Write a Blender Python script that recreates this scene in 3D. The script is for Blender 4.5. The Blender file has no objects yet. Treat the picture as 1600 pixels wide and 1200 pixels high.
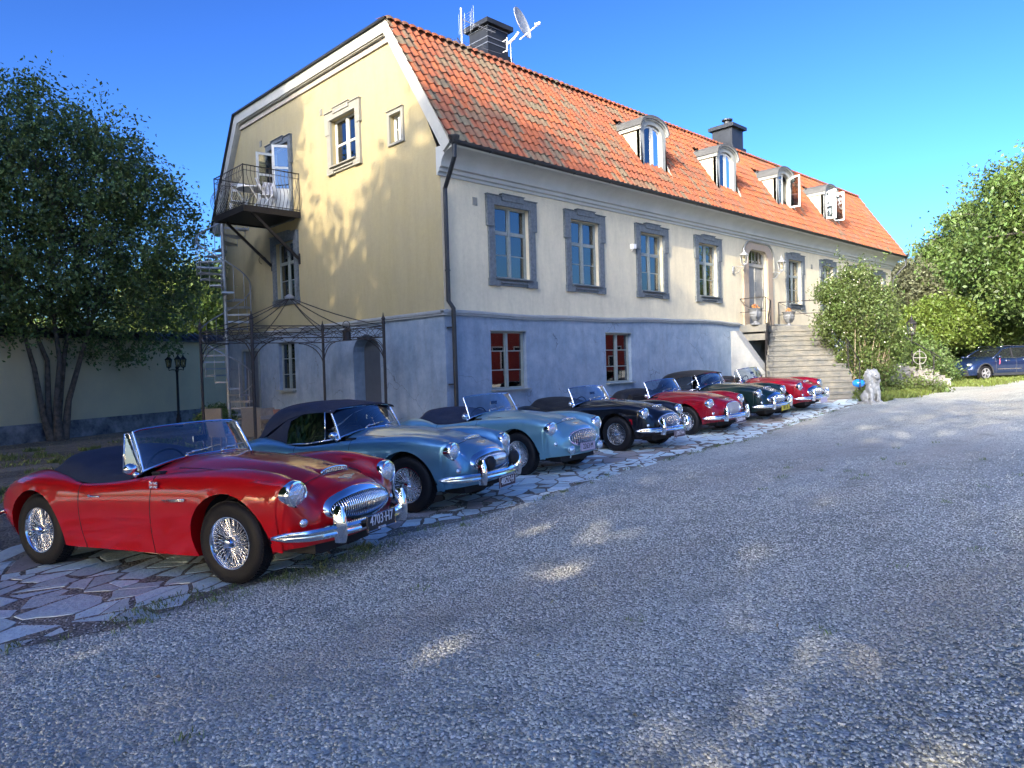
import bpy, bmesh, math, random
import numpy as np
from mathutils import Vector, Matrix, geometry
random.seed(7); rng = np.random.default_rng(7)
R = math.radians
S = bpy.context.scene
COL = S.collection

# ---------------------------------------------------------------- camera
cam_d = bpy.data.cameras.new("camera"); cam = bpy.data.objects.new("camera", cam_d); COL.objects.link(cam); S.camera = cam
CP = Vector((-9.94, -12.313, 1.62))
yaw, pitch, roll = R(45.884), R(-1.411), R(-1.692)
f = Vector((math.cos(yaw)*math.cos(pitch), math.sin(yaw)*math.cos(pitch), math.sin(pitch)))
r0 = Vector((math.sin(yaw), -math.cos(yaw), 0)); u0 = r0.cross(f)
r = r0*math.cos(roll)+u0*math.sin(roll); u = -r0*math.sin(roll)+u0*math.cos(roll)
cam.matrix_world = Matrix(((r.x, u.x, -f.x, CP.x), (r.y, u.y, -f.y, CP.y), (r.z, u.z, -f.z, CP.z), (0, 0, 0, 1)))
cam_d.sensor_width = 36; cam_d.lens = 36*1116/1600; cam_d.clip_start = .05; cam_d.clip_end = 2000

# ---------------------------------------------------------------- light
SUN_TO = Vector((-2.2, -.57, 1.0)).normalized()
elev = math.asin(SUN_TO.z); 
w = bpy.data.worlds.new("World"); S.world = w; w.use_nodes = True
nt = w.node_tree; bg = nt.nodes['Background']
sky = nt.nodes.new('ShaderNodeTexSky'); sky.sky_type = 'NISHITA'; sky.sun_disc = False
sky.sun_elevation = elev; sky.sun_rotation = math.atan2(SUN_TO.x, SUN_TO.y)
sky.air_density = 1.0; sky.dust_density = 2.8; sky.ozone_density = 5.4; sky.altitude = 0
sc_ = nt.nodes.new('ShaderNodeVectorMath'); sc_.operation = 'SCALE'; sc_.inputs[3].default_value = .485
ga_ = nt.nodes.new('ShaderNodeGamma'); ga_.inputs[1].default_value = 1.9   # deep summer blue as the phone shows it
nt.links.new(sky.outputs[0], sc_.inputs[0]); nt.links.new(sc_.outputs[0], ga_.inputs[0]); nt.links.new(ga_.outputs[0], bg.inputs[0]); bg.inputs[1].default_value = 0.15
sd = bpy.data.lights.new("sun", 'SUN'); sd.energy = 2.6; sd.angle = R(.53); sd.color = (1, .86, .62)
sun = bpy.data.objects.new("sun", sd); COL.objects.link(sun)
sun.rotation_euler = (-SUN_TO).to_track_quat('-Z', 'Y').to_euler()
S.view_settings.view_transform = 'Standard'; S.view_settings.look = 'None'
S.view_settings.exposure = 1.68; S.view_settings.gamma = 1; S.view_settings.use_curve_mapping = False
S.render.engine = 'CYCLES'
S.cycles.max_bounces = 8; S.cycles.transparent_max_bounces = 12

# ---------------------------------------------------------------- helpers
def gz(x, y):
    c = lambda a, b, t: max(a, min(b, t))
    return -.119+.005*c(-15, 12, x)-.022*c(-14, 1, y)+.037*c(0, 8, x-4)

class MB:
    def __init__(s): s.v = []; s.f = []; s.m = []
    def add(s, vs, fs, mi=0):
        o = len(s.v); s.v += [tuple(p) for p in vs]; s.f += [tuple(i+o for i in q) for q in fs]; s.m += [mi]*len(fs); return s
    def box(s, x0, x1, y0, y1, z0, z1, mi=0, M=None):
        vs = [Vector((x, y, z)) for z in (z0, z1) for y in (y0, y1) for x in (x0, x1)]
        if M: vs = [M @ p for p in vs]
        return s.add(vs, [(0, 2, 3, 1), (4, 5, 7, 6), (0, 1, 5, 4), (2, 6, 7, 3), (0, 4, 6, 2), (1, 3, 7, 5)], mi)
    def beam(s, a, b, w, h, mi=0, up=(0, 0, 1)):
        a = Vector(a); b = Vector(b); d = (b-a); L = d.length; d.normalize(); up = Vector(up)
        if abs(d.dot(up)) > .99: up = Vector((0, 1, 0))
        x = d.cross(up).normalized(); z = x.cross(d)
        M = Matrix(((x.x, d.x, z.x, a.x), (x.y, d.y, z.y, a.y), (x.z, d.z, z.z, a.z), (0, 0, 0, 1)))
        return s.box(-w/2, w/2, 0, L, -h/2, h/2, mi, M)
    def tube(s, pts, rad, n=8, mi=0, closed=False, cap=True, flat=1.0):
        pts = [Vector(p) for p in pts]; N = len(pts); vs = []
        rr = rad if isinstance(rad, (list, tuple)) else [rad]*N
        ref = None
        for i, p in enumerate(pts):
            if closed: t = pts[(i+1) % N]-pts[i-1]
            else: t = pts[min(i+1, N-1)]-pts[max(i-1, 0)]
            if t.length < 1e-9: t = Vector((0, 0, 1))
            t.normalize()
            if ref is None:
                ref = Vector((0, 0, 1)) if abs(t.z) < .9 else Vector((0, 1, 0))
            a = t.cross(ref)
            if a.length < 1e-4: a = t.cross(Vector((1, 0, 0)))
            a.normalize(); b = a.cross(t); ref = b
            for k in range(n):
                an = 2*math.pi*k/n
                vs.append(p+(a*math.cos(an)+b*math.sin(an)*flat)*rr[i])
        fs = []
        for i in range(N if closed else N-1):
            j = (i+1) % N
            for k in range(n):
                fs.append((i*n+k, i*n+(k+1) % n, j*n+(k+1) % n, j*n+k))
        if cap and not closed:
            fs.append(tuple(range(n))[::-1]); fs.append(tuple((N-1)*n+k for k in range(n)))
        return s.add(vs, fs, mi)
    def lathe(s, prof, n=24, M=None, mi=0, caps=True):
        # prof: (radius, z)
        vs = []; 
        for (ra, z) in prof:
            for k in range(n):
                a = 2*math.pi*k/n; vs.append(Vector((ra*math.cos(a), ra*math.sin(a), z)))
        if M: vs = [M @ p for p in vs]
        fs = []
        for i in range(len(prof)-1):
            for k in range(n): fs.append((i*n+k, i*n+(k+1) % n, (i+1)*n+(k+1) % n, (i+1)*n+k))
        if caps: fs.append(tuple(range(n))[::-1]); fs.append(tuple((len(prof)-1)*n+k for k in range(n)))
        return s.add(vs, fs, mi)
    def ball(s, c, rad, n=10, mi=0):
        c = Vector(c); rad = Vector(rad) if not isinstance(rad, (int, float)) else Vector((rad,)*3)
        vs = []; m = n//2+1
        for i in range(m+1):
            th = math.pi*i/m
            for k in range(n):
                a = 2*math.pi*k/n
                vs.append(c+Vector((rad.x*math.sin(th)*math.cos(a), rad.y*math.sin(th)*math.sin(a), rad.z*math.cos(th))))
        fs = [(i*n+k, (i+1)*n+k, (i+1)*n+(k+1) % n, i*n+(k+1) % n) for i in range(m) for k in range(n)]
        return s.add(vs, fs, mi)
    def prism(s, poly, z0, z1, M=None, mi=0):
        n = len(poly)
        vs = [Vector((p[0], p[1], z0)) for p in poly]+[Vector((p[0], p[1], z1)) for p in poly]
        if M: vs = [M @ p for p in vs]
        return s.add(vs, [tuple(range(n))[::-1], tuple(range(n, 2*n))]+[(i, (i+1) % n, n+(i+1) % n, n+i) for i in range(n)], mi)
    def grid(s, P, mi=0, flip=False):
        a, b = len(P), len(P[0]); vs = [p for row in P for p in row]
        fs = []
        for i in range(a-1):
            for j in range(b-1):
                q = (i*b+j, i*b+j+1, (i+1)*b+j+1, (i+1)*b+j); fs.append(q[::-1] if flip else q)
        return s.add(vs, fs, mi)
    def mesh(s, name, smooth=False, angle=None):
        me = bpy.data.meshes.new(name); me.from_pydata(s.v, [], s.f)
        if any(s.m): me.polygons.foreach_set('material_index', s.m)
        if smooth: me.polygons.foreach_set('use_smooth', [True]*len(s.f))
        me.validate()
        if smooth and angle:
            me.set_sharp_from_angle(angle=R(angle))
        return me

def obj(name, me, mats=None, parent=None, smooth=False, angle=None, stuff=False, label=None, link_obj=False):
    if isinstance(me, MB):
        me = me.mesh(name, smooth, angle)
    if mats is not None and not isinstance(mats, (list, tuple)): mats = [mats]
    o = bpy.data.objects.new(name, me); COL.objects.link(o)
    if mats:
        while len(me.materials) < len(mats): me.materials.append(None if link_obj else mats[len(me.materials)])
        if link_obj:
            for i, m in enumerate(mats): o.material_slots[i].link = 'OBJECT'; o.material_slots[i].material = m
    if parent is not None: o.parent = parent
    if stuff: o['kind'] = 'stuff'
    if label: o['label'] = label
    return o
def thing(name, label, cat, loc=(0, 0, 0), rot=0, group=None):
    o = bpy.data.objects.new(name, None); COL.objects.link(o); o.location = loc; o.rotation_euler = (0, 0, rot)
    o.empty_display_size = .1
    o['label'] = label; o['category'] = cat
    if group: o['group'] = group
    return o
def tag(o, label, cat, group=None, kind=None):
    if label: o['label'] = label
    if cat: o['category'] = cat
    if group: o['group'] = group
    if kind: o['kind'] = kind
    return o
def struct(o): o['kind'] = 'structure'; return o
KIDS = {}
def copy_tree(o, parent=None):
    c = o.copy(); COL.objects.link(c)
    if parent is not None: c.parent = parent
    for ch in [x for x in o.children]: copy_tree(ch, c)
    return c

def mat(name, col, rough=.7, metal=0, coat=0, spec=.5, var=0, vscale=3, col2=None, bump=0, bscale=40, fine=0, trans=0, island=0, flake=0, det=4, objr=0, streak=0, crack=0):
    m = bpy.data.materials.new(name); m.use_nodes = True; t = m.node_tree; b = t.nodes['Principled BSDF']
    b.inputs['Base Color'].default_value = (*col, 1); b.inputs['Roughness'].default_value = rough; b.inputs['Metallic'].default_value = metal
    b.inputs['Coat Weight'].default_value = coat; b.inputs['Coat Roughness'].default_value = .03; b.inputs['Specular IOR Level'].default_value = spec
    L = t.links.new; N = t.nodes.new
    tc = N('ShaderNodeTexCoord')
    cs = None
    if col2 is None: col2 = tuple(c*.6 for c in col)
    if var:
        n = N('ShaderNodeTexNoise'); n.inputs['Scale'].default_value = vscale; n.inputs['Detail'].default_value = det; n.inputs['Roughness'].default_value = .65
        L(tc.outputs['Object'], n.inputs['Vector'])
        rp = N('ShaderNodeMapRange'); rp.inputs[1].default_value = .35; rp.inputs[2].default_value = .65; rp.inputs[3].default_value = 0; rp.inputs[4].default_value = var
        L(n.outputs[0], rp.inputs[0])
        mx = N('ShaderNodeMix'); mx.data_type = 'RGBA'; mx.inputs[6].default_value = (*col, 1); mx.inputs[7].default_value = (*col2, 1)
        L(rp.outputs[0], mx.inputs[0]); cs = mx.outputs[2]
    def mulv(cs, fac_out):
        hs = N('ShaderNodeHueSaturation'); L(fac_out, hs.inputs['Value']); L(cs, hs.inputs['Color']); return hs.outputs[0]
    if streak and cs is not None:
        mp = N('ShaderNodeMapping'); mp.inputs['Scale'].default_value = (2.2, 2.2, .45); L(tc.outputs['Object'], mp.inputs[0])
        ns = N('ShaderNodeTexNoise'); ns.inputs['Scale'].default_value = 1.6; ns.inputs['Detail'].default_value = 7; ns.inputs['Roughness'].default_value = .7; L(mp.outputs[0], ns.inputs['Vector'])
        r1 = N('ShaderNodeMapRange'); r1.inputs[1].default_value = .42; r1.inputs[2].default_value = .7; r1.inputs[3].default_value = 1; r1.inputs[4].default_value = 1-streak*1.6; L(ns.outputs[0], r1.inputs[0]); cs = mulv(cs, r1.outputs[0])
        n3 = N('ShaderNodeTexNoise'); n3.inputs['Scale'].default_value = 9; n3.inputs['Detail'].default_value = 8; n3.inputs['Roughness'].default_value = .75; L(tc.outputs['Object'], n3.inputs['Vector'])
        r3 = N('ShaderNodeMapRange'); r3.inputs[1].default_value = .3; r3.inputs[2].default_value = .7; r3.inputs[3].default_value = 1-streak; r3.inputs[4].default_value = 1+streak*.6; L(n3.outputs[0], r3.inputs[0]); cs = mulv(cs, r3.outputs[0])
    if crack and cs is not None:
        nw = N('ShaderNodeTexNoise'); nw.inputs['Scale'].default_value = 1.5; nw.inputs['Detail'].default_value = 5; L(tc.outputs['Object'], nw.inputs['Vector'])
        vm = N('ShaderNodeVectorMath'); vm.operation = 'MULTIPLY_ADD'; vm.inputs[1].default_value = (.9, .9, .9); L(nw.outputs['Color'], vm.inputs[0]); L(tc.outputs['Object'], vm.inputs[2])
        vc = N('ShaderNodeTexVoronoi'); vc.feature = 'DISTANCE_TO_EDGE'; vc.inputs['Scale'].default_value = .55; L(vm.outputs[0], vc.inputs['Vector'])
        rc = N('ShaderNodeMapRange'); rc.inputs[1].default_value = 0; rc.inputs[2].default_value = .006; rc.inputs[3].default_value = 1-crack; rc.inputs[4].default_value = 1; L(vc.outputs['Distance'], rc.inputs[0])
        nk = N('ShaderNodeTexNoise'); nk.inputs['Scale'].default_value = .8; L(tc.outputs['Object'], nk.inputs['Vector']); rk = N('ShaderNodeMapRange'); rk.inputs[1].default_value = .5; rk.inputs[2].default_value = .56; L(nk.outputs[0], rk.inputs[0])
        mxk = N('ShaderNodeMix'); mxk.inputs[2].default_value = 1; L(rk.outputs[0], mxk.inputs[0]); L(rc.outputs[0], mxk.inputs[3]); cs = mulv(cs, mxk.outputs[0])
    if island or objr:
        if island: g = N('ShaderNodeNewGeometry'); so = g.outputs['Random Per Island']
        else: g = N('ShaderNodeObjectInfo'); so = g.outputs['Random']
        amt = island or objr
        rp = N('ShaderNodeMapRange'); rp.inputs[3].default_value = 1-amt; rp.inputs[4].default_value = 1+amt; L(so, rp.inputs[0])
        hs = N('ShaderNodeHueSaturation'); L(rp.outputs[0], hs.inputs['Value'])
        rh = N('ShaderNodeMapRange'); rh.inputs[3].default_value = .5-amt*.04; rh.inputs[4].default_value = .5+amt*.04; L(so, rh.inputs[0]); L(rh.outputs[0], hs.inputs['Hue'])
        if cs is not None: L(cs, hs.inputs['Color'])
        else: hs.inputs['Color'].default_value = (*col, 1)
        cs = hs.outputs[0]
    if cs is not None: L(cs, b.inputs['Base Color'])
    if bump:
        n2 = N('ShaderNodeTexNoise'); n2.inputs['Scale'].default_value = bscale; n2.inputs['Detail'].default_value = 6; L(tc.outputs['Object'], n2.inputs['Vector'])
        bp = N('ShaderNodeBump'); bp.inputs['Strength'].default_value = bump; bp.inputs['Distance'].default_value = .02
        L(n2.outputs[0], bp.inputs['Height']); L(bp.outputs[0], b.inputs['Normal'])
    if flake:
        vo = N('ShaderNodeTexVoronoi'); vo.inputs['Scale'].default_value = 900; L(tc.outputs['Object'], vo.inputs['Vector'])
        mr = N('ShaderNodeMapRange'); mr.inputs[3].default_value = .28; mr.inputs[4].default_value = .5; L(vo.outputs['Color'], mr.inputs[0]); L(mr.outputs[0], b.inputs['Roughness'])
    if trans:
        tr = N('ShaderNodeBsdfTranslucent'); ms = N('ShaderNodeMixShader'); ms.inputs[0].default_value = trans
        if cs is not None: L(cs, tr.inputs[0])
        else: tr.inputs[0].default_value = (*col, 1)
        L(b.outputs[0], ms.inputs[1]); L(tr.outputs[0], ms.inputs[2]); L(ms.outputs[0], t.nodes['Material Output'].inputs[0])
    return m
def glass(name, tint=(.75, .82, .85), refl=.12, rough=.01):
    m = bpy.data.materials.new(name); m.use_nodes = True; t = m.node_tree; t.nodes.remove(t.nodes['Principled BSDF'])
    N = t.nodes.new; L = t.links.new
    tr = N('ShaderNodeBsdfTransparent'); tr.inputs[0].default_value = (*tint, 1)
    gl = N('ShaderNodeBsdfGlossy'); gl.inputs['Roughness'].default_value = rough
    fr = N('ShaderNodeFresnel'); fr.inputs[0].default_value = 1.5
    ad = N('ShaderNodeMath'); ad.operation = 'ADD'; ad.use_clamp = True; ad.inputs[1].default_value = refl; L(fr.outputs[0], ad.inputs[0])
    ms = N('ShaderNodeMixShader'); L(ad.outputs[0], ms.inputs[0]); L(tr.outputs[0], ms.inputs[1]); L(gl.outputs[0], ms.inputs[2])
    L(ms.outputs[0], t.nodes['Material Output'].inputs[0]); return m

def text_mesh(txt, size, name):
    c = bpy.data.curves.new(name, 'FONT'); c.body = txt; c.size = size; c.align_x = 'CENTER'; c.align_y = 'CENTER'; c.extrude = .0015; c.resolution_u = 2
    o = bpy.data.objects.new(name, c); COL.objects.link(o)
    bpy.context.view_layer.update()
    me = bpy.data.meshes.new_from_object(o.evaluated_get(bpy.context.evaluated_depsgraph_get()))
    bpy.data.objects.remove(o); bpy.data.curves.remove(c); me.name = name
    return me

def patch(poly, dz, name, mt, step=.5):
    m = MB(); m.add([(x, y, 0) for x, y in poly], [tuple(range(len(poly)))]); me = m.mesh(name); bm = bmesh.new(); bm.from_mesh(me); bmesh.ops.triangulate(bm, faces=bm.faces)
    x0, x1 = min(p[0] for p in poly), max(p[0] for p in poly); y0, y1 = min(p[1] for p in poly), max(p[1] for p in poly)
    for ax, a, b in ((0, x0, x1), (1, y0, y1)):
        q = math.ceil(a/step)*step
        while q < b:
            co = Vector((q, 0, 0)) if ax == 0 else Vector((0, q, 0)); no = Vector((1, 0, 0)) if ax == 0 else Vector((0, 1, 0))
            bmesh.ops.bisect_plane(bm, geom=bm.verts[:]+bm.edges[:]+bm.faces[:], plane_co=co, plane_no=no); q += step
    for v in bm.verts: v.co.z = gz(v.co.x, v.co.y)+dz
    for f_ in bm.faces:
        if f_.normal.z < 0: f_.normal_flip()
        f_.smooth = True
    bm.to_mesh(me); bm.free(); return obj(name, me, mt)
def cr(P, t):   # catmull rom through list of vectors, t in [0,n-1]
    n = len(P); i = min(int(t), n-2); q = t-i
    a, b, c, d = P[max(i-1, 0)], P[i], P[i+1], P[min(i+2, n-1)]
    return .5*((2*b)+(c-a)*q+(2*a-5*b+4*c-d)*q*q+(3*b-a-3*c+d)*q**3)

# ---------------------------------------------------------------- materials
M_plaster = mat('cream_plaster', (.66, .58, .40), .9, var=.6, vscale=1.1, col2=(.57, .505, .36), bump=.3, bscale=25, det=8, streak=.09)
M_gable = mat('yellow_plaster', (.37, .305, .155), .9, var=.6, vscale=1.1, col2=(.34, .29, .175), bump=.25, bscale=25, det=8, streak=.07)
M_plinth = mat('blue_grey_plinth', (.18, .245, .315), .85, var=.8, vscale=2.0, col2=(.29, .35, .42), bump=.4, bscale=12, det=9, streak=.13, crack=.55)
M_trim = mat('grey_green_trim', (.42, .43, .38), .7, var=.4, vscale=6, bump=.1, bscale=30)
M_cornice = mat('cornice_paint', (.44, .45, .41), .8, var=.3, vscale=2, bump=.08, bscale=30)
M_cream = mat('dormer_plaster', (.44, .41, .31), .85, var=.3, vscale=3, bump=.1)
M_surr = mat('slate_window_wood', (.082, .098, .100), .7, var=.6, vscale=14, col2=(.19, .21, .23), bump=.3, bscale=60)
M_surrg = mat('weathered_grey_wood', (.25, .24, .19), .75, var=.7, vscale=10, col2=(.25, .25, .23), bump=.3, bscale=60)
M_sash = mat('grey_green_sash', (.24, .27, .25), .6, var=.4, vscale=9)
M_sashw = mat('off_white_sash', (.62, .62, .56), .6, var=.3, vscale=9)
M_glass = glass('window_glass', (.62, .66, .66), .16)
M_carglass = glass('car_glass', (.62, .70, .74), .16, .0)
M_door = mat('grey_beige_door', (.27, .265, .235), .6, var=.4, vscale=6)
M_dark = mat('dark_interior', (.012, .012, .014), .9)
M_curtain = mat('lace_curtain', (.55, .58, .60), .9, var=.4, vscale=12, trans=.3)
M_redcurt = mat('dark_red_curtain', (.10, .02, .02), .9, var=.5, vscale=8)
M_blackmetal = mat('black_sheet_metal', (.018, .02, .022), .45, metal=.3, var=.5, vscale=3, col2=(.04, .045, .05))
M_iron = mat('wrought_iron', (.02, .02, .022), .55, metal=.5, var=.4, vscale=20, col2=(.06, .045, .035))
M_galv = mat('galvanised_steel', (.36, .38, .40), .45, metal=.65, var=.5, vscale=8, col2=(.25, .27, .29))
M_chrome = mat('chrome', (.86, .87, .88), .045, metal=1)
M_chrome2 = mat('dull_chrome', (.62, .62, .62), .22, metal=1)
M_lens = mat('headlight_lens', (.70, .74, .76), .06, metal=.85, coat=1, bump=.6, bscale=45)
M_rubber = mat('tyre_rubber', (.008, .008, .010), .6, var=.3, vscale=20, spec=.3, bump=.15, bscale=80)
M_white = mat('white_paint', (.72, .72, .70), .5, var=.2, vscale=10)
M_stone = mat('sandstone_step', (.20, .185, .15), .9, var=1, vscale=2.6, col2=(.10, .105, .10), bump=.5, bscale=18, det=8)
M_urn = mat('grey_cast_urn', (.17, .18, .19), .7, var=.5, vscale=12, bump=.2)
M_marble = mat('white_cast_stone', (.40, .40, .37), .8, var=.8, vscale=9, col2=(.22, .22, .20), bump=.4, bscale=30)
M_wood = mat('weathered_teak', (.27, .22, .17), .75, var=.8, vscale=9, col2=(.16, .13, .10), bump=.2)
M_rattan = mat('pale_rattan', (.26, .21, .15), .8, var=.6, vscale=40, col2=(.20, .16, .11), bump=.8, bscale=90)
M_bark = mat('grey_bark', (.14, .12, .10), .95, var=.9, vscale=7, col2=(.045, .04, .033), bump=1, bscale=14)
M_leafd = mat('dark_leaf', (.12, .175, .05), .5, island=.45, trans=.25, var=.5, vscale=.6, col2=(.075, .12, .035))
M_leafm = mat('mid_leaf', (.115, .17, .036), .5, island=.40, trans=.35, var=.6, vscale=.5, col2=(.045, .09, .025))
M_leafl = mat('bright_leaf', (.15, .20, .030), .5, island=.35, trans=.4, var=.6, vscale=.8, col2=(.09, .15, .03))
M_leafx = mat('shade_leaf', (.05, .09, .022), .6, island=.4, trans=.08)
M_leafo = mat('olive_leaf', (.14, .145, .075), .6, island=.35, trans=.3, var=.5, vscale=.8, col2=(.09, .11, .06))
M_leafs = mat('shrub_leaf', (.10, .15, .035), .5, island=.45, trans=.3, var=.7, vscale=1.6, col2=(.14, .17, .05))
M_grass = mat('grass_blade', (.13, .17, .05), .6, island=.5, trans=.3)
M_flower = mat('white_blossom', (.75, .72, .62), .7, island=.2)
M_straw = mat('dry_twig', (.34, .27, .18), .9, island=.3)
# sheet metal frames etc
M_lampg = glass('lantern_glass', (.85, .80, .62), .08, .15)
M_navy = mat('navy_canvas', (.012, .020, .045), .8, var=.6, vscale=5, col2=(.020, .032, .065), bump=.25, bscale=500)
M_blackcloth = mat('black_canvas', (.008, .009, .012), .7, var=.4, vscale=6, bump=.15, bscale=400)
# ================================================================ GROUND
def axis_cuts(a, b, fine0, fine1, df, dc):
    xs = [a]
    while xs[-1] < b:
        x = xs[-1]; xs.append(min(b, x+(df if fine0 <= x < fine1 else max(dc, min(abs(x-fine0), abs(x-fine1))*.4))))
    return xs
def sheet(name, xs, ys, z=0, zf=gz):
    m = MB(); m.grid([[(x, y, zf(x, y)+z) for y in ys] for x in xs], flip=True); return m

def dusty(N, L, src, dst):
    # wheel tracks worn to fine dust and patches of trodden leaves, laid out along the drive
    g = N('ShaderNodeNewGeometry'); mp = N('ShaderNodeMapping'); mp.inputs['Rotation'].default_value = (0, 0, -.12); mp.inputs['Scale'].default_value = (.16, .75, 1); L(g.outputs['Position'], mp.inputs[0])
    n = N('ShaderNodeTexNoise'); n.inputs['Scale'].default_value = 1.0; n.inputs['Detail'].default_value = 5; n.inputs['Roughness'].default_value = .62; L(mp.outputs[0], n.inputs['Vector'])
    r1 = N('ShaderNodeMapRange'); r1.inputs[1].default_value = .47; r1.inputs[2].default_value = .68; r1.inputs[3].default_value = 0; r1.inputs[4].default_value = .62; L(n.outputs[0], r1.inputs[0])
    mx = N('ShaderNodeMix'); mx.data_type = 'RGBA'; mx.inputs[7].default_value = (.43, .38, .30, 1); L(r1.outputs[0], mx.inputs[0]); L(src, mx.inputs[6])
    n2 = N('ShaderNodeTexNoise'); n2.inputs['Scale'].default_value = 2.3; n2.inputs['Detail'].default_value = 6; L(g.outputs['Position'], n2.inputs['Vector'])
    r2 = N('ShaderNodeMapRange'); r2.inputs[1].default_value = .55; r2.inputs[2].default_value = .72; r2.inputs[3].default_value = 0; r2.inputs[4].default_value = .55; L(n2.outputs[0], r2.inputs[0])
    m2 = N('ShaderNodeMix'); m2.data_type = 'RGBA'; m2.inputs[7].default_value = (.24, .24, .20, 1); L(r2.outputs[0], m2.inputs[0]); L(mx.outputs[2], m2.inputs[6]); L(m2.outputs[2], dst)
def gravel_mat(name, cols, sc, dirt=0):
    m = bpy.data.materials.new(name); m.use_nodes = True; t = m.node_tree; b = t.nodes['Principled BSDF']; N = t.nodes.new; L = t.links.new
    tc = N('ShaderNodeTexCoord'); vo = N('ShaderNodeTexVoronoi'); vo.inputs['Scale'].default_value = sc; L(tc.outputs['Object'], vo.inputs['Vector'])
    cr_ = N('ShaderNodeValToRGB'); e = cr_.color_ramp.elements; e[0].color = (*cols[0], 1); e[1].color = (*cols[-1], 1)
    for i, c in enumerate(cols[1:-1]): el = e.new((i+1)/(len(cols)-1)); el.color = (*c, 1)
    sp = N('ShaderNodeSeparateColor'); L(vo.outputs['Color'], sp.inputs[0]); L(sp.outputs[0], cr_.inputs[0])
    mp = N('ShaderNodeMapping'); mp.inputs['Rotation'].default_value = (0, 0, .6); mp.inputs['Scale'].default_value = (.35, 1, 1); L(tc.outputs['Object'], mp.inputs[0])
    n = N('ShaderNodeTexNoise'); n.inputs['Scale'].default_value = .55; n.inputs['Detail'].default_value = 6; n.inputs['Roughness'].default_value = .7; L(mp.outputs[0], n.inputs['Vector'])
    mr = N('ShaderNodeMapRange'); mr.inputs[1].default_value = .3; mr.inputs[2].default_value = .7; mr.inputs[3].default_value = .72; mr.inputs[4].default_value = 1.22; L(n.outputs[0], mr.inputs[0])
    hs = N('ShaderNodeHueSaturation'); L(mr.outputs[0], hs.inputs['Value']); L(cr_.outputs[0], hs.inputs['Color'])
    dusty(N, L, hs.outputs[0], b.inputs['Base Color']); b.inputs['Roughness'].default_value = .85
    bp = N('ShaderNodeBump'); bp.inputs['Strength'].default_value = 1; bp.inputs['Distance'].default_value = .012; bp.invert = True
    L(vo.outputs['Distance'], bp.inputs['Height']); L(bp.outputs[0], b.inputs['Normal'])
    return m
GC = [(.19, .195, .165), (.35, .355, .30), (.47, .47, .40), (.56, .56, .47), (.68, .67, .58)]
M_gravel = gravel_mat('grey_gravel', GC, 55)
M_dirt = gravel_mat('leaf_strewn_earth', [(.06, .052, .038), (.12, .10, .07), (.18, .15, .11), (.23, .20, .15)], 38)
M_farg = mat('far_meadow', (.10, .13, .05), .9, var=.8, vscale=.5, col2=(.16, .17, .07))

xs = axis_cuts(-150, 260, -16, 40, .5, 6); ys = axis_cuts(-180, 220, -16, 20, .5, 6)
struct(obj('gravel_yard', sheet('g', xs, ys), M_gravel, smooth=True))
# earth under the trees on the left
dv = [(-9.6, -4.1), (-8.3, -4.3), (-8.0, -.5), (-7.2, 3.2), (-4.5, 3.9), (-.15, 2.0), (-.15, 14.8), (-7.5, 11.1), (-14, 7.5), (-14, 0)]
struct(patch(dv, .006, 'earth_bed', M_dirt))
# lawn strip by the far car and below the trees on the right
m = MB(); pts = [(20.5, -2.0), (22.5, -3.6), (29, -3.9), (34, -9), (60, -18), (90, -4), (70, 25), (40, 18), (29.0, 3), (20, .5)]
struct(patch(pts, .008, 'lawn', M_farg, 2))

# loose pebbles near the camera: one stuff object filled by geometry nodes
pm = bpy.data.meshes.new('pebble'); bm = bmesh.new(); bmesh.ops.create_icosphere(bm, subdivisions=1, radius=1)
for v in bm.verts: v.co = Vector((v.co.x*random.uniform(.75, 1.15), v.co.y*random.uniform(.6, 1), v.co.z*random.uniform(.45, .7)))
bm.to_mesh(pm); bm.free()
def pebble_mat():
    m = bpy.data.materials.new('pebble'); m.use_nodes = True; t = m.node_tree; b = t.nodes['Principled BSDF']; N = t.nodes.new; L = t.links.new
    oi = N('ShaderNodeObjectInfo'); c = N('ShaderNodeValToRGB'); e = c.color_ramp.elements; e[0].color = (*GC[0], 1); e[1].color = (.78, .77, .70, 1)
    for i, k in enumerate(GC[1:]): el = e.new((i+1)/5); el.color = (*k, 1)
    L(oi.outputs['Random'], c.inputs[0]); dusty(N, L, c.outputs[0], b.inputs['Base Color']); b.inputs['Roughness'].default_value = .8
    return m
pm.materials.append(pebble_mat())
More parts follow.
